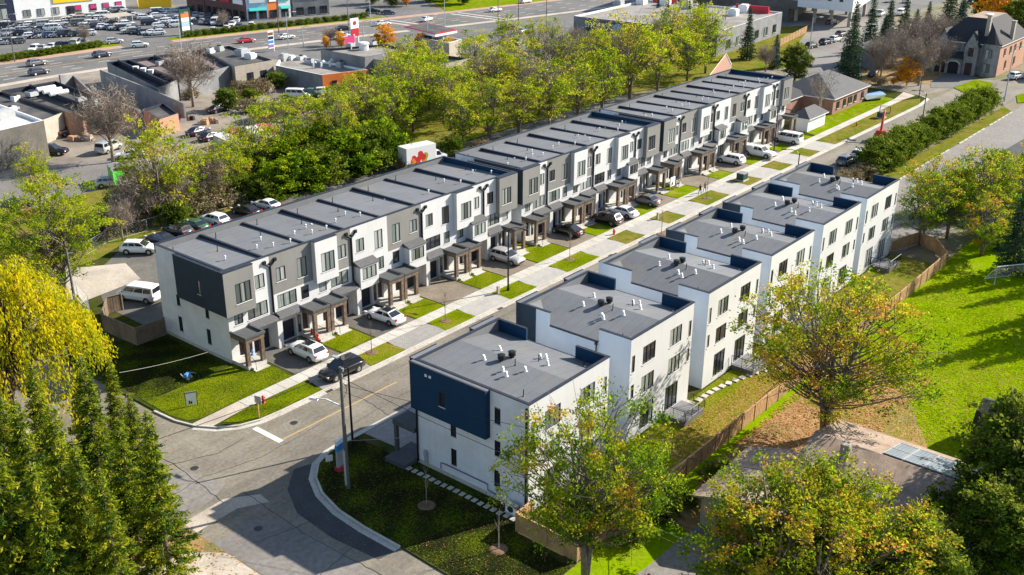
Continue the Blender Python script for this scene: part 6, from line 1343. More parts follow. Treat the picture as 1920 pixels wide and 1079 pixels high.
def car(label, kind, paint, loc, rz, group=None, sunroof=False, z=None):
    r = thing('parked_' + {'suv': 'suv', 'sedan': 'car', 'van': 'van', 'pickup': 'pickup'}[kind], label, 'car' if kind != 'van' else 'van', loc, rz, group)
    ps, ws = car_meshes(kind, paint)
    for n, me in ps: link(n, me, r)
    for w, rm, a in ws: o = link('wheel', w, r); link('rim', rm, o); link('wheel_arch', a, r)
    if sunroof: q = MB(); zt = CARS[kind]['cab'][5]; q.box(-1.0, -.48, zt + .035, .05, .48, zt + .062); lpart('sunroof', q, 'car_glass', r)
    return r
N_, S_ = math.pi / 2, -math.pi / 2
ZD = .13
car('white suv with open dark sunroof in the driveway nearest the corner', 'suv', 'white', at(576, 668, ZD), N_, sunroof=True)
car('black suv parked across the paved driveway apron beside the utility pole', 'suv', 'black', at(641, 702, ZD), math.pi - .05, sunroof=True)
car('white sedan with black glass roof in the second driveway', 'sedan', 'white', at(722, 601, ZD), N_ + .06, sunroof=True)
car('silver suv facing the street behind the black lamp post', 'suv', 'silver', at(950, 491, ZD), S_ + .05)
car('black sedan in the first driveway of the middle townhouse row', 'sedan', 'black', at(1063, 439, ZD), N_)
car('black suv left of the white sedan in the middle row driveway', 'suv', 'black', at(1136, 418, ZD), N_ + .04)
car('white sedan half hidden behind the black suv', 'sedan', 'white', at(1166, 404, ZD), N_)
car('dark grey sedan in the driveway beside the real-estate sign', 'sedan', 'grey', at(1210, 382, ZD), N_)
car('white suv in the driveway near the far black lamp post', 'suv', 'white', at(1370, 306, ZD), N_)
r = car('white pickup truck with covered bed in a far driveway', 'pickup', 'white', at(1422, 293, ZD), S_)
q = MB(); q.hexa([(-2.84, -.93, 1.14), (-.8, -.93, 1.14), (-.8, .93, 1.14), (-2.84, .93, 1.14), (-2.78, -.84, 1.75), (-.82, -.84, 1.8), (-.82, .84, 1.8), (-2.78, .84, 1.75)]); lpart('bed_cover', q, 'paint_white', r)
car('white minivan in the last driveway before the white shed', 'van', 'white', at(1476, 267, ZD), N_)
car('dark suv parked at the kerb beyond the farthest right townhouses', 'suv', 'grey', at(1586, 308, 0), .0)
car('white suv parked at the kerb in front of the dark one', 'suv', 'white', at(1612, 296, 0), .0)
ZL = .145
for l, k, p, a, b in (('white suv parked behind the corner of the nearest row', 'suv', 'white', 263, 474), ('dark blue car second from the left in the rear lane', 'sedan', 'navy', 303, 456), ('black car third from the left in the rear lane', 'suv', 'black', 334, 441),
                      ('dark green car fourth from the left in the rear lane', 'sedan', 'green', 365, 430), ('white suv fifth from the left in the rear lane', 'suv', 'white', 402, 420), ('black car sixth from the left in the rear lane', 'sedan', 'black', 462, 402), ('white car farthest right in the rear lane parking', 'sedan', 'white', 500, 391)):
    car(l, k, p, at(a, b, ZL), -.9 if a < 270 else N_ + .1)
car('white cargo van parked beside the wooden fenced yard', 'van', 'white', at(262, 562, ZL), math.pi * .62)
for l, k, p, a, b, h in (('silver suv beside the green container in the yard', 'suv', 'silver', 210, 350, -.6), ('white car with dark bonnet near the bare tree in the yard', 'sedan', 'white', 243, 296, 2.6), ('black suv in the shadow at the left edge', 'suv', 'black', 35, 392, .3), ('black pickup with round lamp beside the dark warehouse', 'pickup', 'black', 95, 290, -.9),
                         ('dark car in the yard left of the white trailer', 'sedan', 'navy', 372, 252, .2), ('second dark car beside the white trailer', 'sedan', 'black', 395, 262, .2), ('white cargo van before the orange shop', 'van', 'white', 560, 184, -1.0), ('olive pickup between the white van and the white suv', 'pickup', 'green', 583, 182, -1.0), ('white suv parked under the orange wall', 'suv', 'white', 609, 178, -.6),
                         ('blue-grey car inside the walled yard', 'sedan', 'blue', 262, 180, -.3), ('rusty old pickup beside the brick garage', 'pickup', 'rust', 130, 252, .2), ('white box of a van behind the warehouse', 'van', 'white', 98, 250, -1.2), ('dark car parked under the thicket in the works yard', 'sedan', 'black', 410, 210, .1), ('grey van behind the bare tree trunk', 'van', 'silver', 205, 284, .4)):
    car(l, k, p, at(a, b, .03), h)
# farther away: one mesh each
def far_car(label, kind, paint, a, b, h, group, z=.05):
    o = link('far_car', car_joined(kind, paint), None, at(a, b, z), h); tag(o, label, 'car' if kind != 'van' else 'van', group); return o
COLS = ['white', 'navy', 'silver', 'white', 'black', 'white', 'navy', 'white', 'offwhite', 'blue', 'white', 'silver', 'grey']
rows = [('back-left plaza row', (4, 53), (114, 49), 13), ('second back-left plaza row', (26, 62), (110, 57), 11), ('front-left plaza row', (60, 72), (164, 67), 12), ('left-edge plaza row', (2, 84), (30, 82), 4), ('hedge-side plaza row', (66, 96), (158, 84), 7),
        ('middle back plaza row', (122, 43), (208, 38), 12), ('middle front plaza row', (166, 53), (248, 57), 12), ('store-side plaza row', (214, 20), (272, 37), 11), ('right back plaza row', (290, 27), (356, 21), 9), ('right front plaza row', (282, 47), (352, 40), 11), ('brick-shop row', (368, 32), (444, 42), 7), ('roadside row before the brick shops', (400, 60), (472, 53), 4), ('row under the lot trees', (244, 62), (294, 66), 5), ('second middle plaza row', (140, 36), (196, 33), 7), ('third right plaza row', (296, 34), (340, 31), 6), ('fourth right plaza row', (300, 53), (345, 50), 6), ('shaded row below the brick shops', (380, 44), (436, 49), 6), ('far-left plaza row', (2, 68), (44, 66), 5), ('row behind the middle of the lot', (150, 48), (240, 49), 9)]
ADJ = {'navy': 'dark blue', 'offwhite': 'cream', 'grey': 'dark grey', 'blue': 'mid blue'}
for ri, (nm, a, b, n) in enumerate(rows):
    for i in range(n):
        f = i / max(1, n - 1); p = COLS[(ri * 5 + i * 3 + (i * i) % 4) % len(COLS)]; k = ('suv', 'sedan', 'suv', 'sedan', 'suv', 'van')[(ri + i * 2) % 5 if (i + ri) % 9 else 5]
        far_car('{} {} in the {}, {} from the left'.format(ADJ.get(p, p), {'suv': 'suv', 'sedan': 'car', 'van': 'van'}[k], nm, ORD[i]), k, p, a[0] + (b[0] - a[0]) * f + random.uniform(-1, 1), a[1] + (b[1] - a[1]) * f, random.choice((-.42, -.42 + math.pi)) + random.uniform(-.04, .04) + (1.2 if 'hedge' in nm or 'brick' in nm else 0), 'cars in the ' + nm)
ROADH = -.12
for l, k, p, a, b, h in (('grey-blue suv in the far lane at the left edge of the road', 'suv', 'grey', 70, 123, .06), ('dark blue suv in the near lane at the left edge of the road', 'suv', 'navy', 74, 140, .06), ('purple-black suv towing a white box on the road', 'suv', 'navy', 192, 107, .05), ('silver suv leaving the plaza entrance', 'suv', 'silver', 214, 82, -.3), ('white suv at the plaza entrance on the road', 'suv', 'white', 262, 89, -.5),
                         ('bright red car in the far lane of the arterial road', 'sedan', 'red', 462, 80, -.2), ('white sedan driving past the striped sign', 'sedan', 'white', 537, 73, -.2), ('black car in the far lane before the crossing', 'sedan', 'black', 645, 57, -.25), ('white car waiting at the crossing', 'sedan', 'white', 718, 48, -.25), ('white car with dark bonnet turning in the crossing', 'sedan', 'white', 800, 40, .2), ('white pickup at the sign of the petrol station', 'pickup', 'white', 640, 73, -.2),
                         ('bright blue car in the side road', 'sedan', 'blue', 728, 27, -.9), ('dark car in the side road behind the blue one', 'suv', 'black', 700, 25, -.9), ('white car on the road past the crossing', 'sedan', 'white', 928, 22, -.15), ('black suv near the petrol station exit', 'suv', 'black', 954, 55, -.3), ('light blue car at the top edge of the road', 'sedan', 'silver', 985, 6, -.1), ('silver car in the small lot behind the trees', 'sedan', 'silver', 980, 62, .2), ('black car in the small lot behind the trees', 'sedan', 'black', 972, 84, .2), ('white car in the small lot behind the trees', 'sedan', 'white', 1008, 88, .2),
                         ('dark car under the hotel', 'suv', 'black', 1560, 46, -.2), ('black suv nearest in the hotel lot', 'suv', 'black', 1522, 90, -.1), ('dark blue suv second in the hotel lot', 'suv', 'navy', 1548, 83, -.1), ('white suv third in the hotel lot', 'suv', 'white', 1566, 78, -.1), ('dark suv farthest in the hotel lot', 'suv', 'grey', 1578, 68, -.1), ('purple car in the drive beyond the tall spruce', 'sedan', 'navy', 1637, 143, .2), ('white pickup beside the hotel trailers', 'pickup', 'white', 1637, 28, .1), ('second white pickup beside the hotel trailers', 'pickup', 'white', 1650, 30, .1),
                         ('white box truck at the top right behind the spruces', 'van', 'white', 1690, 28, .1), ('black car on the road at the top right', 'suv', 'black', 1822, 8, -.1), ('white car at the top edge right of the hotel', 'sedan', 'white', 1668, 4, 0), ('silver car at the top edge right of the hotel', 'sedan', 'silver', 1700, 5, 0), ('white suv at the house drive on the right edge', 'suv', 'white', 1905, 148, -.3)):
    far_car(l, k, p, a, b, h, 'vehicles on the far roads and lots', .06)
# delivery truck in the rear lane
r = thing('box_truck', 'white delivery truck with strawberry picture parked in the rear lane', 'truck', at(786, 312, ZL), -.18); r.location.x += 1
q = MB(); q.box(-4.1, -1.22, 1.0, 1.7, 1.22, 3.6); part_ = lpart('cargo_box', q, 'paint_white', r)
q = MB(); q.hexa([(1.9, -1.05, .6), (4.1, -1.05, .6), (4.1, 1.05, .6), (1.9, 1.05, .6), (1.9, -1.05, 1.4), (4.1, -1.0, 1.3), (4.1, 1.0, 1.3), (1.9, 1.05, 1.4)]); q.hexa([(1.9, -1.02, 1.4), (3.2, -1.02, 1.36), (3.2, 1.02, 1.36), (1.9, 1.02, 1.4), (1.95, -.9, 2.25), (2.6, -.9, 2.25), (2.6, .9, 2.25), (1.95, .9, 2.25)]); lpart('cab', q, 'paint_white', r)
q = MB(); q.face([(3.2, -.9, 1.42), (3.2, .9, 1.42), (2.66, .82, 2.2), (2.66, -.82, 2.2)]); o = lpart('windscreen', q, 'car_glass', r, (.02, 0, .01))
for s in (-1, 1): q = MB(); q.face([(2.05, s * 1.02, 1.5), (3.0, s * 1.02, 1.48), (2.58, s * .93, 2.15), (2.05, s * .93, 2.15)][::-s]); lpart('window', q, 'car_glass', r, (0, s * .012, 0))
q = MB(); q.box(-4.1, -.9, .55, 2.0, .9, 1.0); lpart('chassis', q, 'plastic_black', r)
for x in (-2.8, 3.1):
    for s in (-1, 1): q = MB(); q.tube([(x, s * .85, .42), (x, s * 1.16, .42)], .42, 14); lpart('wheel', q, 'tyre', r)
rg_ = random.Random(4)
for k in range(15):
    x = -3.4 + rg_.random() * 3.2; z = 1.3 + rg_.random() * 1.6 * (1 - abs(x + 1.8) / 2.4); q = MB(); s_ = .42 + rg_.random() * .22
    q.face([(x + s_ * math.cos(t * .7854) * (.8 if math.sin(t * .7854) < 0 else 1), -1.226 - k * .0008, z + s_ * math.sin(t * .7854)) for t in range(8)]); lpart('printed_fruit', q, 'red_plastic' if k % 4 else 'green_paint' if k % 3 == 0 else 'orange_paint', r)
text_o = text(r, 'Farm', (0, 0, 0), .7, 0, 'metal_grey'); text_o.location = (1.72, 0, 3.1); text_o.rotation_euler = (math.pi / 2, 0, math.pi / 2)
# ------------------------------------------------------------------ fences, poles, small things
def fence(name, label, pts, h=1.75, mat='wood', step=2.4, z=.1, gate=None):
    r = thing(name, label, 'fence', (pts[0][0], pts[0][1], z)); pm = {}
    for a, b in zip(pts[:-1], pts[1:]):
        A, B = Vector(a), Vector(b); L = (B - A).length; n = max(1, round(L / step)); d = (B - A) / L; w = L / n; ang = math.atan2(d.y, d.x)
        key = round(w, 2)
        if key not in pm:
            q = MB(); nb = max(1, int(w / .15)); bw = (w - .12) / nb; rg = random.Random(int(w * 100))
            for k in range(nb):
                dy = .012 * (k % 2) + rg.uniform(0, .006); hz = rg.uniform(-.012, .012); q.box(.06 + k * bw + .004, -.012 + dy, .05, .06 + (k + 1) * bw - .004, .012 + dy, h - .12 + hz)
            for zz in (.35, h - .45): q.box(.06, .026, zz, w - .06, .066, zz + .09)
            pb = MB(); pb.box(-.06, -.06, 0, .06, .06, h); cpm = MB(); cpm.box(.0, -.07, h - .118, w, .07, h - .075)
            pm[key] = (q.mesh('fence_panel', mat), pb.mesh('fence_post', mat), cpm.mesh('top_rail', mat))
        P, Q, T = pm[key]
        for k in range(n):
            p = A + d * w * k; loc = Vector((p.x, p.y, z)) - r.location
            link('fence_panel', P, r, loc, ang); link('fence_post', Q, r, loc, ang); link('top_rail', T, r, loc, ang)
    e = pts[-1]; link('fence_post', Q, r, Vector((e[0], e[1], z)) - r.location)
    return r
fence('wooden_fence', 'long cedar fence along the back yards of the right townhouses', [(51.6, 41.6), (51.5, 36.0), (57, 35.8), (85.7, 35.8), (112.8, 35.4), (129.0, 35.6), (132.6, 38.0), (134.4, 40.9), (130, 42.2), (128.2, 42.3)])
fence('wooden_fence', 'short cedar fence closing the yard beside the nearest townhouse wall', [(51.6, 41.75), (53.7, 41.9)], step=1.05)
fence('wooden_fence', 'weathered wooden fence around the yard behind the nearest left townhouse', [(54.7, 92.3), (51.3, 92.3), (51.0, 98.2), (53.8, 101.9), (55.4, 101.6)], 2.1, 'wood_grey', z=.1)
fence('wooden_fence', 'pale board fence at the hotel car park', [at2(1462, 88), at2(1512, 62)], 1.9, 'wood', 3)
def chain_fence(label, pts, h=1.7):
    r = thing('chain_link_fence', label, 'fence', (pts[0][0], pts[0][1], .1))
    m = MB(); lm = MB()
    for a, b in zip(pts[:-1], pts[1:]):
        A, B = Vector(a), Vector(b); L = (B - A).length; d = (B - A) / L; n = max(1, int(L / 3))
        for k in range(n + 1): p = A + d * L * k / n; q = MB(); q.cyl(p.x, p.y, .1, .1 + h, .035, n=6); part('post', q, 'galvanised', r)
        for zz in (.2, .1 + h): m.tube([(A.x, A.y, zz), (B.x, B.y, zz)], .022, 5)
        s = 0
        while s < L:
            p = A + d * s; q = A + d * min(L, s + h * .6); lm.tube([(p.x, p.y, .2), (q.x, q.y, .1 + h)], .006, 3, cap=False); lm.tube([(q.x, q.y, .2), (p.x, p.y, .1 + h)], .006, 3, cap=False); s += .35
    part('rail', m, 'galvanised', r); o = part('mesh', lm, 'galvanised', r); o['kind'] = 'stuff'
chain_fence('chain-link fence between the rear lane and the shrubs', [(62, 120.5), (66, 122.6), (78, 122.6), (92, 122.4), (112, 122.6), (135, 122.5)])
chain_fence('chain-link fence at the end of the rear lane near the wooden yard', [(49.8, 101.5), (53.0, 104.5), (54.4, 109.5)])
# utility poles and lamps
def wirep(label, pts, r=.022, mat='wire', sag=.6, cat='cable'):
    P = []
    for a, b in zip(pts[:-1], pts[1:]):
        A, B = Vector(a), Vector(b); n = 12
        for k in range(n + (1 if b is pts[-1] else 0)): t = k / n; p = A.lerp(B, t); p.z -= sag * 4 * t * (1 - t); P.append(p)
    q = MB(); q.tube(P, r, 4); return tag(link('cable', q.mesh('cable', mat)), label, cat)
up = Vector((47.4, 55.9, .1))
r = thing('utility_pole', 'tall wooden utility pole with white lamp arm on the corner lawn', 'utility pole', up)
q = MB(); q.cyl(0, 0, 0, 11.0, .19, .12, 10); lpart('pole', q, 'pole_wood', r)
q = MB(); q.tube([(-.1, .1, 7.6), (-.6, 1.2, 8.0), (-.9, 2.0, 7.95)], .06, 6); a_ = lpart('lamp_arm', q, 'metal_white', r); q = MB(); q.obox(-1.0, 2.25, 7.78, .3, .75, .18, .35, 0, .06, .1); lpart('lamp_head', q, 'metal_white', r)
for k, zz in enumerate((10.6, 10.0, 9.4)): q = MB(); q.cyl(.1, .15 * (k - 1), zz, zz + .3, .06, .09, 8); q.tube([(0, 0, zz), (.1, .15 * (k - 1), zz)], .03, 5); lpart('insulator', q, 'metal_grey', r)
q = MB(); q.tube([(.1, .05, 9.6), (.5, .1, 9.2), (.7, .2, 8.6), (.4, .3, 8.0), (.15, .1, 7.6)], .03, 5); lpart('cable_loop', q, 'wire', r)
q = MB(); q.box(-.22, -.1, .4, -.17, .1, 3.6); lpart('guard_strip', q, 'galvanised', r)
r = thing('street_lamp', 'slim black lamp post right of the wooden utility pole', 'street lamp', (52.1, 60.45, .1))
q = MB(); q.cyl(0, 0, 0, 7.6, .11, .08, 8); lpart('post', q, 'black_metal', r); q = MB(); q.cyl(0, 0, 0, .5, .2, .15, 8); lpart('base', q, 'black_metal', r)
q = MB(); q.tube([(0, 0, 7.4), (.2, .7, 7.9), (.2, 1.5, 8.0)], .045, 5); lpart('arm', q, 'black_metal', r); q = MB(); q.obox(.2, 1.75, 7.9, .26, .7, .12, 0); lpart('lamp_head', q, 'metal_grey', r)
def lamp(label, p, d, h=7.6, mat='black_metal'):
    r = thing('street_lamp', label, 'street lamp', p); q = MB(); q.cyl(0, 0, 0, h, .11, .075, 8); lpart('post', q, mat, r)
    q = MB(); q.cyl(0, 0, 0, .4, .19, .14, 8); lpart('base', q, mat, r)
    q = MB(); q.tube([(0, 0, h - .25), (d[0] * .4, d[1] * .4, h + .2), (d[0] * 1.1, d[1] * 1.1, h + .42), (d[0] * 1.9, d[1] * 1.9, h + .35)], .045, 5); lpart('arm', q, mat, r)
    q = MB(); q.obox(d[0] * 2.2, d[1] * 2.2, h + .26, .72, .28, .12, math.atan2(d[1], d[0]), 0, .05, .05); lpart('lamp_head', q, mat, r)
lamp('black street lamp on the bright verge in front of the silver suv', (87.4, 72.2, .12), (0.2, -1))
lamp('black street lamp between the far driveways and the farthest right roof', (139.5, 61.0, .12), (-.3, 1), 7.6)
lamp('tall black street lamp rising in front of the farthest townhouse row', at(1450, 293, .12), (.2, -1), 7.8)
lamp('black street lamp beside the school hedge and the red lift', (190.7, 60.9, .12), (-.2, 1), 7.8)
lamp('brown street pole at the far end of the sidewalk', (222.5, 72.5, .12), (.3, -1), 8.5, 'pole_wood')
for l, a, b, h in (('tall dark lamp mast left of the plaza car park', 28, 116, 11), ('white lamp pole beside the plaza entrance', 341, 102, 10), ('grey lamp pole among the parked cars', 103, 55, 9), ('dark tree-like pole behind the striped sign', 523, 62, 9), ('grey lamp pole at the workshop front', 541, 91, 9), ('white short pole on the road divider', 569, 88, 5), ('brown pole at the petrol price sign', 654, 63, 9), ('tall grey signal mast at the crossing', 695, 46, 11), ('white lamp pole at the petrol station', 682, 84, 6), ('grey pole in front of the station shop', 803, 98, 9), ('grey mast at the near corner of the crossing', 834, 50, 8), ('dark lamp mast right of the crossing', 934, 64, 11), ('dark pole at the road beyond the crossing', 972, 48, 11), ('dark lamp pole behind the green belt', 1024, 60, 10), ('dark lamp post beside the drugstore corner', 1357, 78, 9), ('slim lamp post in the hotel lot', 1517, 102, 9), ('grey pole at the right edge beyond the hedge', 1883, 190, 11), ('pale lamp post beside the tall spruce', 1612, 128, 10)):
    q = at(a, b, .05); r = thing('lamp_pole', l, 'pole', q); m = MB(); m.cyl(0, 0, 0, h, .14, .08, 7); lpart('post', m, 'pole_wood' if 'dark' in l or 'brown' in l else 'galvanised', r)
    m = MB(); m.tube([(0, 0, h - .2), (.6, -.6, h + .2), (1.3, -1.3, h + .2)], .06, 5); lpart('arm', m, 'galvanised', r); m = MB(); m.obox(1.5, -1.5, h + .12, .9, .34, .14, -.78); lpart('lamp_head', m, 'metal_white', r)
r = thing('utility_pole', 'grey utility pole behind the wooden yard at the left', 'utility pole', at(150, 622, .1)); q = MB(); q.cyl(0, 0, 0, 9.5, .17, .11, 9); lpart('pole', q, 'pole_wood', r); q = MB(); q.box(-.6, -.05, 8.8, .6, .05, 8.92); lpart('cross_arm', q, 'pole_wood', r)
T = up + Vector((0, 0, 10.7))
wirep('thick overhead cable running from the corner pole to the lower left', [T, (20, 64, 9.2)], .028); wirep('overhead cable from the corner pole to the right edge of the driveway', [T + Vector((0, 0, -.6)), (49, 22, 9.4)], .025)
wirep('overhead cable from the corner pole along the street', [T + Vector((0, 0, -1.2)), (60, 22, 8.8)], .02); wirep('striped guy cable crossing the shaded lawn at the left', [(54.6, 82.6, 1.6), (40.5, 76.5, 6.5)], .016, 'wire_pale', .2)
wirep('pale guy wire from the street lamp to the porch of the nearest right townhouse', [(51.5, 61.2, .6), (53.8, 55.2, 2.2)], .025, 'wire_pale', .05)
wirep('overhead cable in front of the near fence at the bottom edge', [(57.5, 35.5, 1.2), (54.2, 28, 4.0)], .025, 'wire_pale', .1)
# hydrants, signs, boxes
def hydrant(label, p):
    r = thing('fire_hydrant', label, 'hydrant', p); q = MB(); q.cyl(0, 0, 0, .08, .2, n=10); q.cyl(0, 0, .08, .62, .13, .12, 10); q.ball((0, 0, .66), (.15, .15, .14), 0, 10, 5); lpart('barrel', q, 'red_plastic', r, smooth=True)
    q = MB(); q.tube([(-.24, 0, .48), (.24, 0, .48)], .07, 8); lpart('side_cap', q, 'red_plastic', r); q = MB(); q.tube([(0, 0, .4), (0, -.22, .4)], .09, 8); lpart('front_cap', q, 'red_plastic', r)
hydrant('red fire hydrant on the corner verge beside the sign post', at(494, 756, .12)); hydrant('dark red hydrant at the sidewalk edge near the black sedan', at(1151, 440, .12)); hydrant('small dark hydrant on the far verge beyond the shed', at(1606, 237, .12))
r = thing('street_sign', 'back of a stop sign on a wooden post at the corner', 'sign', at(486, 784, .1)); q = MB(); q.box(-.05, -.05, 0, .05, .05, 2.0); lpart('post', q, 'wood', r); q = MB(); q.tube([(-.03, 0, 1.9), (-.05, 0, 1.9)], .38, 8); q = MB(); q.obox(0, -.08, 1.55, .05, .72, .72, .25); lpart('plate', q, 'metal_grey', r)
r = thing('estate_sign', 'white real-estate board on the corner lawn', 'sign', at(360, 762, .1)); q = MB(); q.box(-.62, -.03, .25, .62, .03, 1.75); lpart('board', q, 'sign_white', r); q = MB(); q.box(-.7, -.05, 0, -.63, .05, 1.85); q2 = MB(); q2.box(.63, -.05, 0, .7, .05, 1.85); lpart('post', q, 'black_metal', r); lpart('post', q2, 'black_metal', r)
q = MB(); q.box(-.62, -.04, 1.755, .62, .04, 1.95); lpart('header', q, 'block_grey', r)
for k in range(2): q = MB(); q.box(-.3 + k * .22, -.045, .35, -.14 + k * .22, -.031, .8 - k * .12); lpart('printed_figure', q, 'cloth_dark', r)
r.rotation_euler = (0, 0, -.5); r.scale = (.78, .78, .78)
r = thing('estate_sign', 'pair of black and white real-estate boards on a front lawn', 'sign', at(1263, 356, .13)); q = MB(); q.box(-1.1, -.05, .7, .2, .05, 2.1); lpart('board', q, 'sign_white', r); q = MB(); q.box(.35, -.05, .6, 1.6, .05, 1.6); lpart('board', q, 'cloth_dark', r); text(r, 'A', Vector(r.location) + Vector((-.6, -.07, 1.1)), .9, 0, 'cloth_dark', ext=.01); text(r, 'DU', Vector(r.location) + Vector((.95, -.07, 1.1)), .7, 0, 'sign_white', ext=.01)
for x in (-1.0, .1, .45, 1.5): q = MB(); q.box(x - .04, -.04, 0, x + .04, .04, .7); lpart('post', q, 'wood', r)
def tbox(label, p, rz=0):
    r = thing('transformer_box', label, 'utility box', p, rz); q = MB(); q.box(-.9, -.75, 0, .9, .75, .18); lpart('plinth', q, 'concrete', r); q = MB(); q.box(-.75, -.6, .18, .75, .6, 1.15); lpart('cabinet', q, 'dark_green', r); q = MB(); q.hexa([(-.8, -.66, 1.15), (.8, -.66, 1.15), (.8, .66, 1.15), (-.8, .66, 1.15), (-.76, -.6, 1.24), (.76, -.6, 1.24), (.76, .6, 1.24), (-.76, .6, 1.24)]); lpart('lid', q, 'block_grey', r)
tbox('green transformer box on the verge near the two walkers', at(1391, 338, .13)); tbox('green transformer box on the far verge beyond the brick bungalow', at(1652, 221, .13))
def bollard(label, p): r = thing('utility_marker', label, 'post', p); q = MB(); q.box(-.16, -.12, 0, .16, .12, .85); lpart('body', q, 'block_beige', r); q = MB(); q.box(-.18, -.14, .85, .18, .14, .95); lpart('cap', q, 'metal_grey', r)
bollard('pale utility pedestal beside the black lamp on the bright verge', at(934, 551, .12)); bollard('pale utility pedestal on the dry verge of the middle row', at(1233, 411, .12)); bollard('pale utility pedestal below the tall far lamp', at(1444, 302, .12))
r = thing('ad_sign', 'tall blue-topped advertising sign behind the utility pole', 'sign', at(640, 880, .1), .2); q = MB(); q.box(-.5, -.1, .4, .5, .1, 1.9); lpart('panel', q, 'metal_grey', r); q = MB(); q.box(-.52, -.12, 1.905, .52, .12, 2.5); lpart('header', q, 'blue_paint', r); q = MB(); q.box(-.5, -.11, 2.51, .5, .11, 2.9); lpart('crest', q, 'sign_white', r); q = MB(); q.box(-.55, -.3, .05, .55, .3, .4); lpart('foot', q, 'cloth_red', r)
r = thing('lawn_sign', 'small white sign on the shaded corner lawn', 'sign', at(618, 872, .1), -.5); q = MB(); q.box(-.3, -.015, .35, .3, .015, .95); lpart('panel', q, 'sign_white', r); q = MB(); q.tube([(0, 0, 0), (0, 0, .35)], .02, 5); lpart('stake', q, 'metal_grey', r)
r = thing('play_slide', 'blue and beige toddler slide on the shaded lawn edge', 'toy', at(352, 711, .1), .4); r.scale = (.75, .75, .75); q = MB(); q.obox(0, 0, .35, 1.0, .6, .5, 0, 0, .1, .1); lpart('deck', q, 'water_blue', r); q = MB(); q.hexa([(.5, -.25, .7), (1.6, -.25, .05), (1.6, .25, .05), (.5, .25, .7), (.5, -.25, .78), (1.6, -.25, .13), (1.6, .25, .13), (.5, .25, .78)]); lpart('slide', q, 'light_blue_wall', r)
for x in (-.35, .35): q = MB(); q.ball((x, -.3, .2), .22, 0, 8, 5); lpart('wheel', q, 'block_beige', r)
q = MB(); q.tube([(-.5, .2, .4), (-1.0, .3, 1.2)], .05, 6); lpart('handle', q, 'light_blue_wall', r)
# stepping stones
ss = MB(); ss.obox(0, 0, 0, .5, .42, .05, 0, 0, .02, .02); SSM = ss.mesh('stepping_stone', 'concrete')
pr = thing('stepping_path', 'line of square stepping stones along the nearest townhouse wall', 'path', (52.6, 48, .1))
for k in range(19): o = link('stepping_stone', SSM, pr, (random.uniform(-.05, .05), 6.1 - k * .66, .07), random.uniform(-.1, .1))
pr = thing('stepping_path', 'curved line of pale stepping stones in the leafy back yards', 'path', (80, 40, .12))
for k in range(13): link('stepping_stone', SSM, pr, (-1.5 + k * .95, 1.5 - .02 * k * k, .07), random.uniform(-.3, .3)).scale = (1.4, 1.4, 1)
# decks with black railings
def deck(label, x, y, w=3.4, d=2.4, h=.55):
    r = thing('deck', label, 'deck', (x, y, .12)); n = 8
    for k in range(n): q = MB(); q.box(-w / 2 + k * w / n + .015, -d, h - .06, -w / 2 + (k + 1) * w / n - .015, 0, h); lpart('deck_board', q, 'block_grey', r)
    q = MB(); q.box(-w / 2, -d + .02, .0, w / 2, -.02, h - .062); lpart('base', q, 'asphalt_dark', r)
    q = MB(); pts = [(-w / 2, 0), (-w / 2, -d), (w / 2, -d), (w / 2, -.9)]
    for a, b in zip(pts[:-1], pts[1:]):
        q.tube([(*a, h + 1), (*b, h + 1)], .035, 4); q.tube([(*a, h + .12), (*b, h + .12)], .025, 4); L = math.dist(a, b); m = int(L / .14)
        for k in range(m + 1): f = k / m; t = .035 if k % 8 == 0 else .009; px_ = (a[0] + (b[0] - a[0]) * f, a[1] + (b[1] - a[1]) * f); q.tube([(*px_, h), (*px_, h + 1)], t, 4)
    lpart('railing', q, 'black_metal', r)
    for k in range(2): q = MB(); q.box(w / 2 + .005 + k * .5, -.85, 0, w / 2 + .5 + k * .5, 0, h - .18 - k * .18); lpart('step', q, 'concrete', r)
for l, x in (('grey deck with black railing behind the nearest right townhouse, half under the tree', 61.3), ('grey deck with black railing behind the second right townhouse pair', 74.9), ('grey deck with black railing behind the third right townhouse pair', 87.8), ('grey deck with black railing behind the farthest right townhouse pair', 123.2), ('grey deck with black railing behind the fourth right townhouse pair', 100.2)): deck(l, x, 42.3)
r = thing('air_conditioner', 'white air conditioner against the nearest townhouse wall by the fence', 'air conditioner', (53.2, 43.5, .1)); q = MB(); q.box(-.2, -.5, .1, .2, .5, .85); lpart('cabinet', q, 'metal_white', r); q = MB(); q.tube([(-.2, 0, .48), (-.215, 0, .48)], .3, 12); lpart('fan_grille', q, 'plastic_black', r); q = MB(); q.box(-.3, -.55, 0, .3, .55, .1); lpart('pad', q, 'concrete', r)
# driveway of the lower right house, parked white car roof
sheet('house_path', [(54.2, 31.8), (62.2, 31.6), (62.2, 26.0), (52, 27.5), (44.5, 29.5), (44.5, 33.2)], .085, 'asphalt_lot')
car('white car at the bottom edge beside the driveway', 'sedan', 'white', (50.2, 30.4, .09), 2.9)
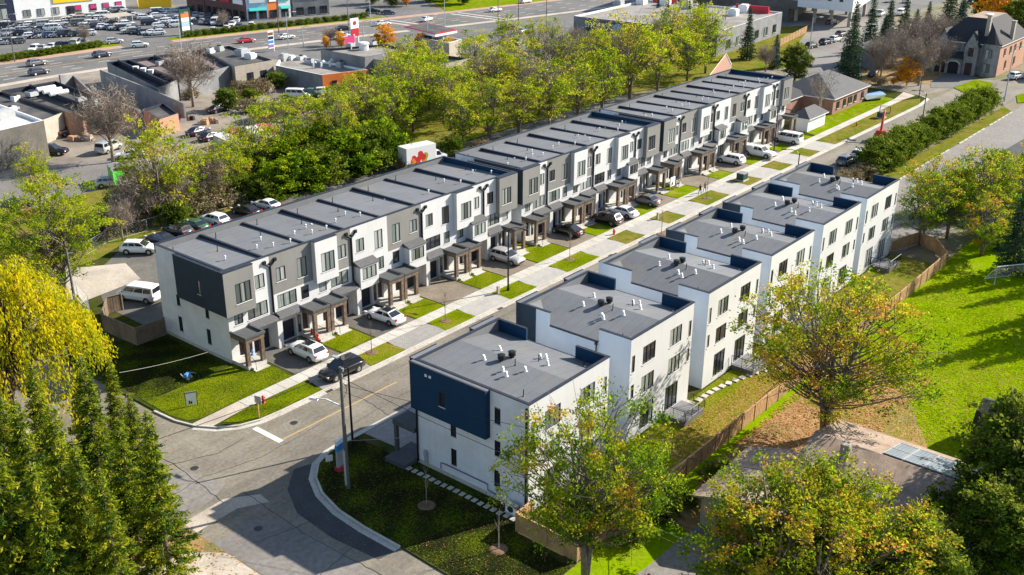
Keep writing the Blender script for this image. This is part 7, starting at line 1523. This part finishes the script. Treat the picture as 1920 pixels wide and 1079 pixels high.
# goal on the field
r = thing('goal', 'white football goal at the edge of the bright field', 'goal', (126.2, 28.9, .07), -.62); w = 7.0
q = MB(); q.tube([(0, 0, 0), (0, 0, 2.3), (w, 0, 2.3), (w, 0, 0)], .06, 6); lpart('frame', q, 'metal_white', r); q = MB(); q.tube([(0, 0, 2.3), (0, 1.8, .08), (w, 1.8, .08), (w, 0, 2.3)], .05, 5); lpart('rear_frame', q, 'metal_white', r)
q = MB()
for k in range(24): x = w * k / 23; q.tube([(x, .02, 2.3), (x, 1.8, .08)], .006, 3, cap=False)
for k in range(10): f = k / 9; q.tube([(0, 1.8 * f, 2.3 - 2.22 * f), (w, 1.8 * f, 2.3 - 2.22 * f)], .006, 3, cap=False)
o = lpart('net', q, 'metal_white', r); o['kind'] = 'stuff'
# boom lift
r = thing('boom_lift', 'red boom lift standing in the far street beside the hedge', 'lift', at(1650, 263, 0), .3); r.scale = (1.1, 1.1, 1.05)
q = MB(); q.box(-1.2, -.9, .45, 1.2, .9, .85); lpart('chassis', q, 'plastic_black', r); q = MB(); q.hexa([(-1.5, -.85, .9), (.8, -.85, .9), (.8, .85, .9), (-1.5, .85, .9), (-1.4, -.8, 1.9), (.6, -.8, 1.7), (.6, .8, 1.7), (-1.4, .8, 1.9)]); lpart('turret', q, 'lift_red', r)
q = MB(); q.tube([(-1.0, 0, 1.6), (.5, 0, 3.1), (1.8, 0, 4.4)], [.24, .2, .17], 6); lpart('boom', q, 'lift_red', r); q = MB(); q.tube([(1.8, 0, 4.4), (2.6, 0, 4.5)], .16, 6); lpart('jib', q, 'lift_red', r)
q = MB()
for a, b in (((3.2, -.8, 4.6), (3.2, .8, 4.6)), ((4.1, -.8, 4.6), (4.1, .8, 4.6)), ((3.2, -.8, 5.7), (3.2, .8, 5.7)), ((4.1, -.8, 5.7), (4.1, .8, 5.7)), ((3.2, -.8, 5.7), (4.1, -.8, 5.7)), ((3.2, .8, 5.7), (4.1, .8, 5.7)), ((3.2, -.8, 4.6), (3.2, -.8, 5.7)), ((3.2, .8, 4.6), (3.2, .8, 5.7)), ((4.1, -.8, 4.6), (4.1, -.8, 5.7)), ((4.1, .8, 4.6), (4.1, .8, 5.7))): q.tube([a, b], .04, 5)
q.box(3.2, -.8, 4.55, 4.1, .8, 4.62); lpart('basket', q, 'cloth_dark', r, (-.6, 0, -.6))
for x in (-.85, .85):
    for s in (-1, 1): q = MB(); q.tube([(x, s * .75, .45), (x, s * 1.08, .45)], .45, 12); lpart('wheel', q, 'tyre', r)
# people
def person(label, p, rz, top, legs, h=1.72, stride=.14):
    me = bpy.data.meshes.new('person'); s = h / 1.72
    V = [(0, 0, .93), (0, 0, 1.15), (0, 0, 1.40), (0, 0, 1.50), (0, .01, 1.62), (0, 0, 1.72), (.09, 0, .90), (.10, stride, .50), (.10, stride * 1.2, .08), (.10, stride * 1.2 + .14, .05), (-.09, 0, .90), (-.10, -stride, .50), (-.10, -stride * 1.7, .10), (-.10, -stride * 1.7 + .14, .06), (.19, 0, 1.40), (.25, -.06, 1.13), (.24, .04, .88), (.24, .08, .80), (-.19, 0, 1.40), (-.25, .06, 1.13), (-.24, .16, .90), (-.24, .2, .83)]
    E = [(0, 1), (1, 2), (2, 3), (3, 4), (4, 5), (0, 6), (6, 7), (7, 8), (8, 9), (0, 10), (10, 11), (11, 12), (12, 13), (2, 14), (14, 15), (15, 16), (16, 17), (2, 18), (18, 19), (19, 20), (20, 21)]
    Rr = [.13, .125, .15, .055, .10, .06, .095, .065, .045, .04, .095, .065, .045, .04, .06, .045, .035, .03, .06, .045, .035, .03]
    me.from_pydata([tuple(c * s for c in v) for v in V], E, []); o = link('person', me, None, p, rz); bpy.context.view_layer.objects.active = o
    md = o.modifiers.new('skin', 'SKIN'); sv = me.skin_vertices[0].data if me.skin_vertices else None
    if sv is None:
        import bmesh
        bm = bmesh.new(); bm.from_mesh(me); ly = bm.verts.layers.skin.verify(); bm.verts.ensure_lookup_table(); bm.verts[0][ly].use_root = True
        for i, v in enumerate(bm.verts): v[ly].radius = (Rr[i] * s, Rr[i] * s * .8)
        bm.to_mesh(me); bm.free()
    else:
        for i, r_ in enumerate(Rr): sv[i].radius = (r_ * s, r_ * s * .8)
        sv[0].use_root = True
    o.modifiers.new('sub', 'SUBSURF').levels = 1; o.modifiers['sub'].render_levels = 1
    m = bpy.data.materials.new('clothing'); m.use_nodes = True; n = m.node_tree; b = n.nodes['Principled BSDF']; tc = n.nodes.new('ShaderNodeTexCoord'); sp = n.nodes.new('ShaderNodeSeparateXYZ'); n.links.new(tc.outputs['Object'], sp.inputs[0])
    dv = n.nodes.new('ShaderNodeMath'); dv.operation = 'DIVIDE'; dv.inputs[1].default_value = h; n.links.new(sp.outputs[2], dv.inputs[0])
    rp = ramp(n, [(0, (.03, .03, .03)), (.06, legs), (.53, top), (.855, (.45, .28, .2)), (.955, (.05, .035, .025))], 'CONSTANT'); n.links.new(dv.outputs[0], rp.inputs[0]); n.links.new(rp.outputs[0], b.inputs['Base Color']); b.inputs['Roughness'].default_value = .9
    me.materials.append(m); tag(o, label, 'person'); return o
person('person in dark clothes walking on the sidewalk by the real-estate boards', at(1312, 366, .14), -1.9, (.02, .02, .025), (.05, .05, .06)); person('person in grey jacket walking beside the one in dark clothes', at(1321, 361, .14), -1.9, (.25, .22, .2), (.03, .03, .04), 1.65)
person('person in black crossing the plaza car park', at(183, 31, .05), .5, (.02, .02, .02), (.03, .03, .03)); person('person in red crossing the plaza car park', at(190, 31, .05), .5, (.45, .03, .04), (.4, .05, .05))
# porch decorations and bins
for l, a, b, m in (('red festive figure by the steps of the second townhouse door', 585, 632, 'red_plastic'), ('red and green festive garland figure on the lawn edge', 596, 641, 'red_plastic'), ('blue bucket on the nearest townhouse porch', 474, 672, 'water_blue'), ('orange pumpkin pile on a middle porch', 876, 500, 'orange_paint')):
    q = MB(); z = .13; q.ball((0, 0, .3), (.22, .22, .3), 0, 8, 5); q.ball((.05, .02, .72), (.15, .15, .17), 0, 8, 5); q.cyl(.05, .02, .84, 1.0, .1, .01, 6); o = link('porch_ornament', q.mesh('porch_ornament', m, True), None, at(a, b, z)); tag(o, l, 'ornament')
r = thing('dry_planter', 'tangle of dark dried stalks beside the white suv', 'plant', at(608, 664, .13)); rg_ = random.Random(3); q = MB()
for k in range(26): a = rg_.random() * 6.28; q.tube([(rg_.uniform(-.3, .3), rg_.uniform(-.3, .3), 0), (math.cos(a) * .6, math.sin(a) * .6, rg_.uniform(.4, 1.0))], .02, 4)
lpart('stalks', q, 'soil', r)
r = thing('boat', 'small white boat under blue cover beside the brick bungalow', 'boat', at(1637, 188, .1), -.4); q = MB(); q.hexa([(-2.4, -.6, .4), (2.0, -.7, .4), (2.0, .7, .4), (-2.4, .6, .4), (-3.0, -.2, 1.2), (2.4, -1.1, 1.2), (2.4, 1.1, 1.2), (-3.0, .2, 1.2)]); lpart('hull', q, 'metal_white', r); q = MB(); q.hexa([(-2.8, -.25, 1.205), (2.3, -1.05, 1.205), (2.3, 1.05, 1.205), (-2.8, .25, 1.205), (-2, -.1, 1.5), (2, -.4, 1.6), (2, .4, 1.6), (-2, .1, 1.5)]); lpart('cover', q, 'water_blue', r)
q = MB(); q.box(-1.5, -.6, 0, 1.5, .6, .4); lpart('trailer', q, 'plastic_black', r)
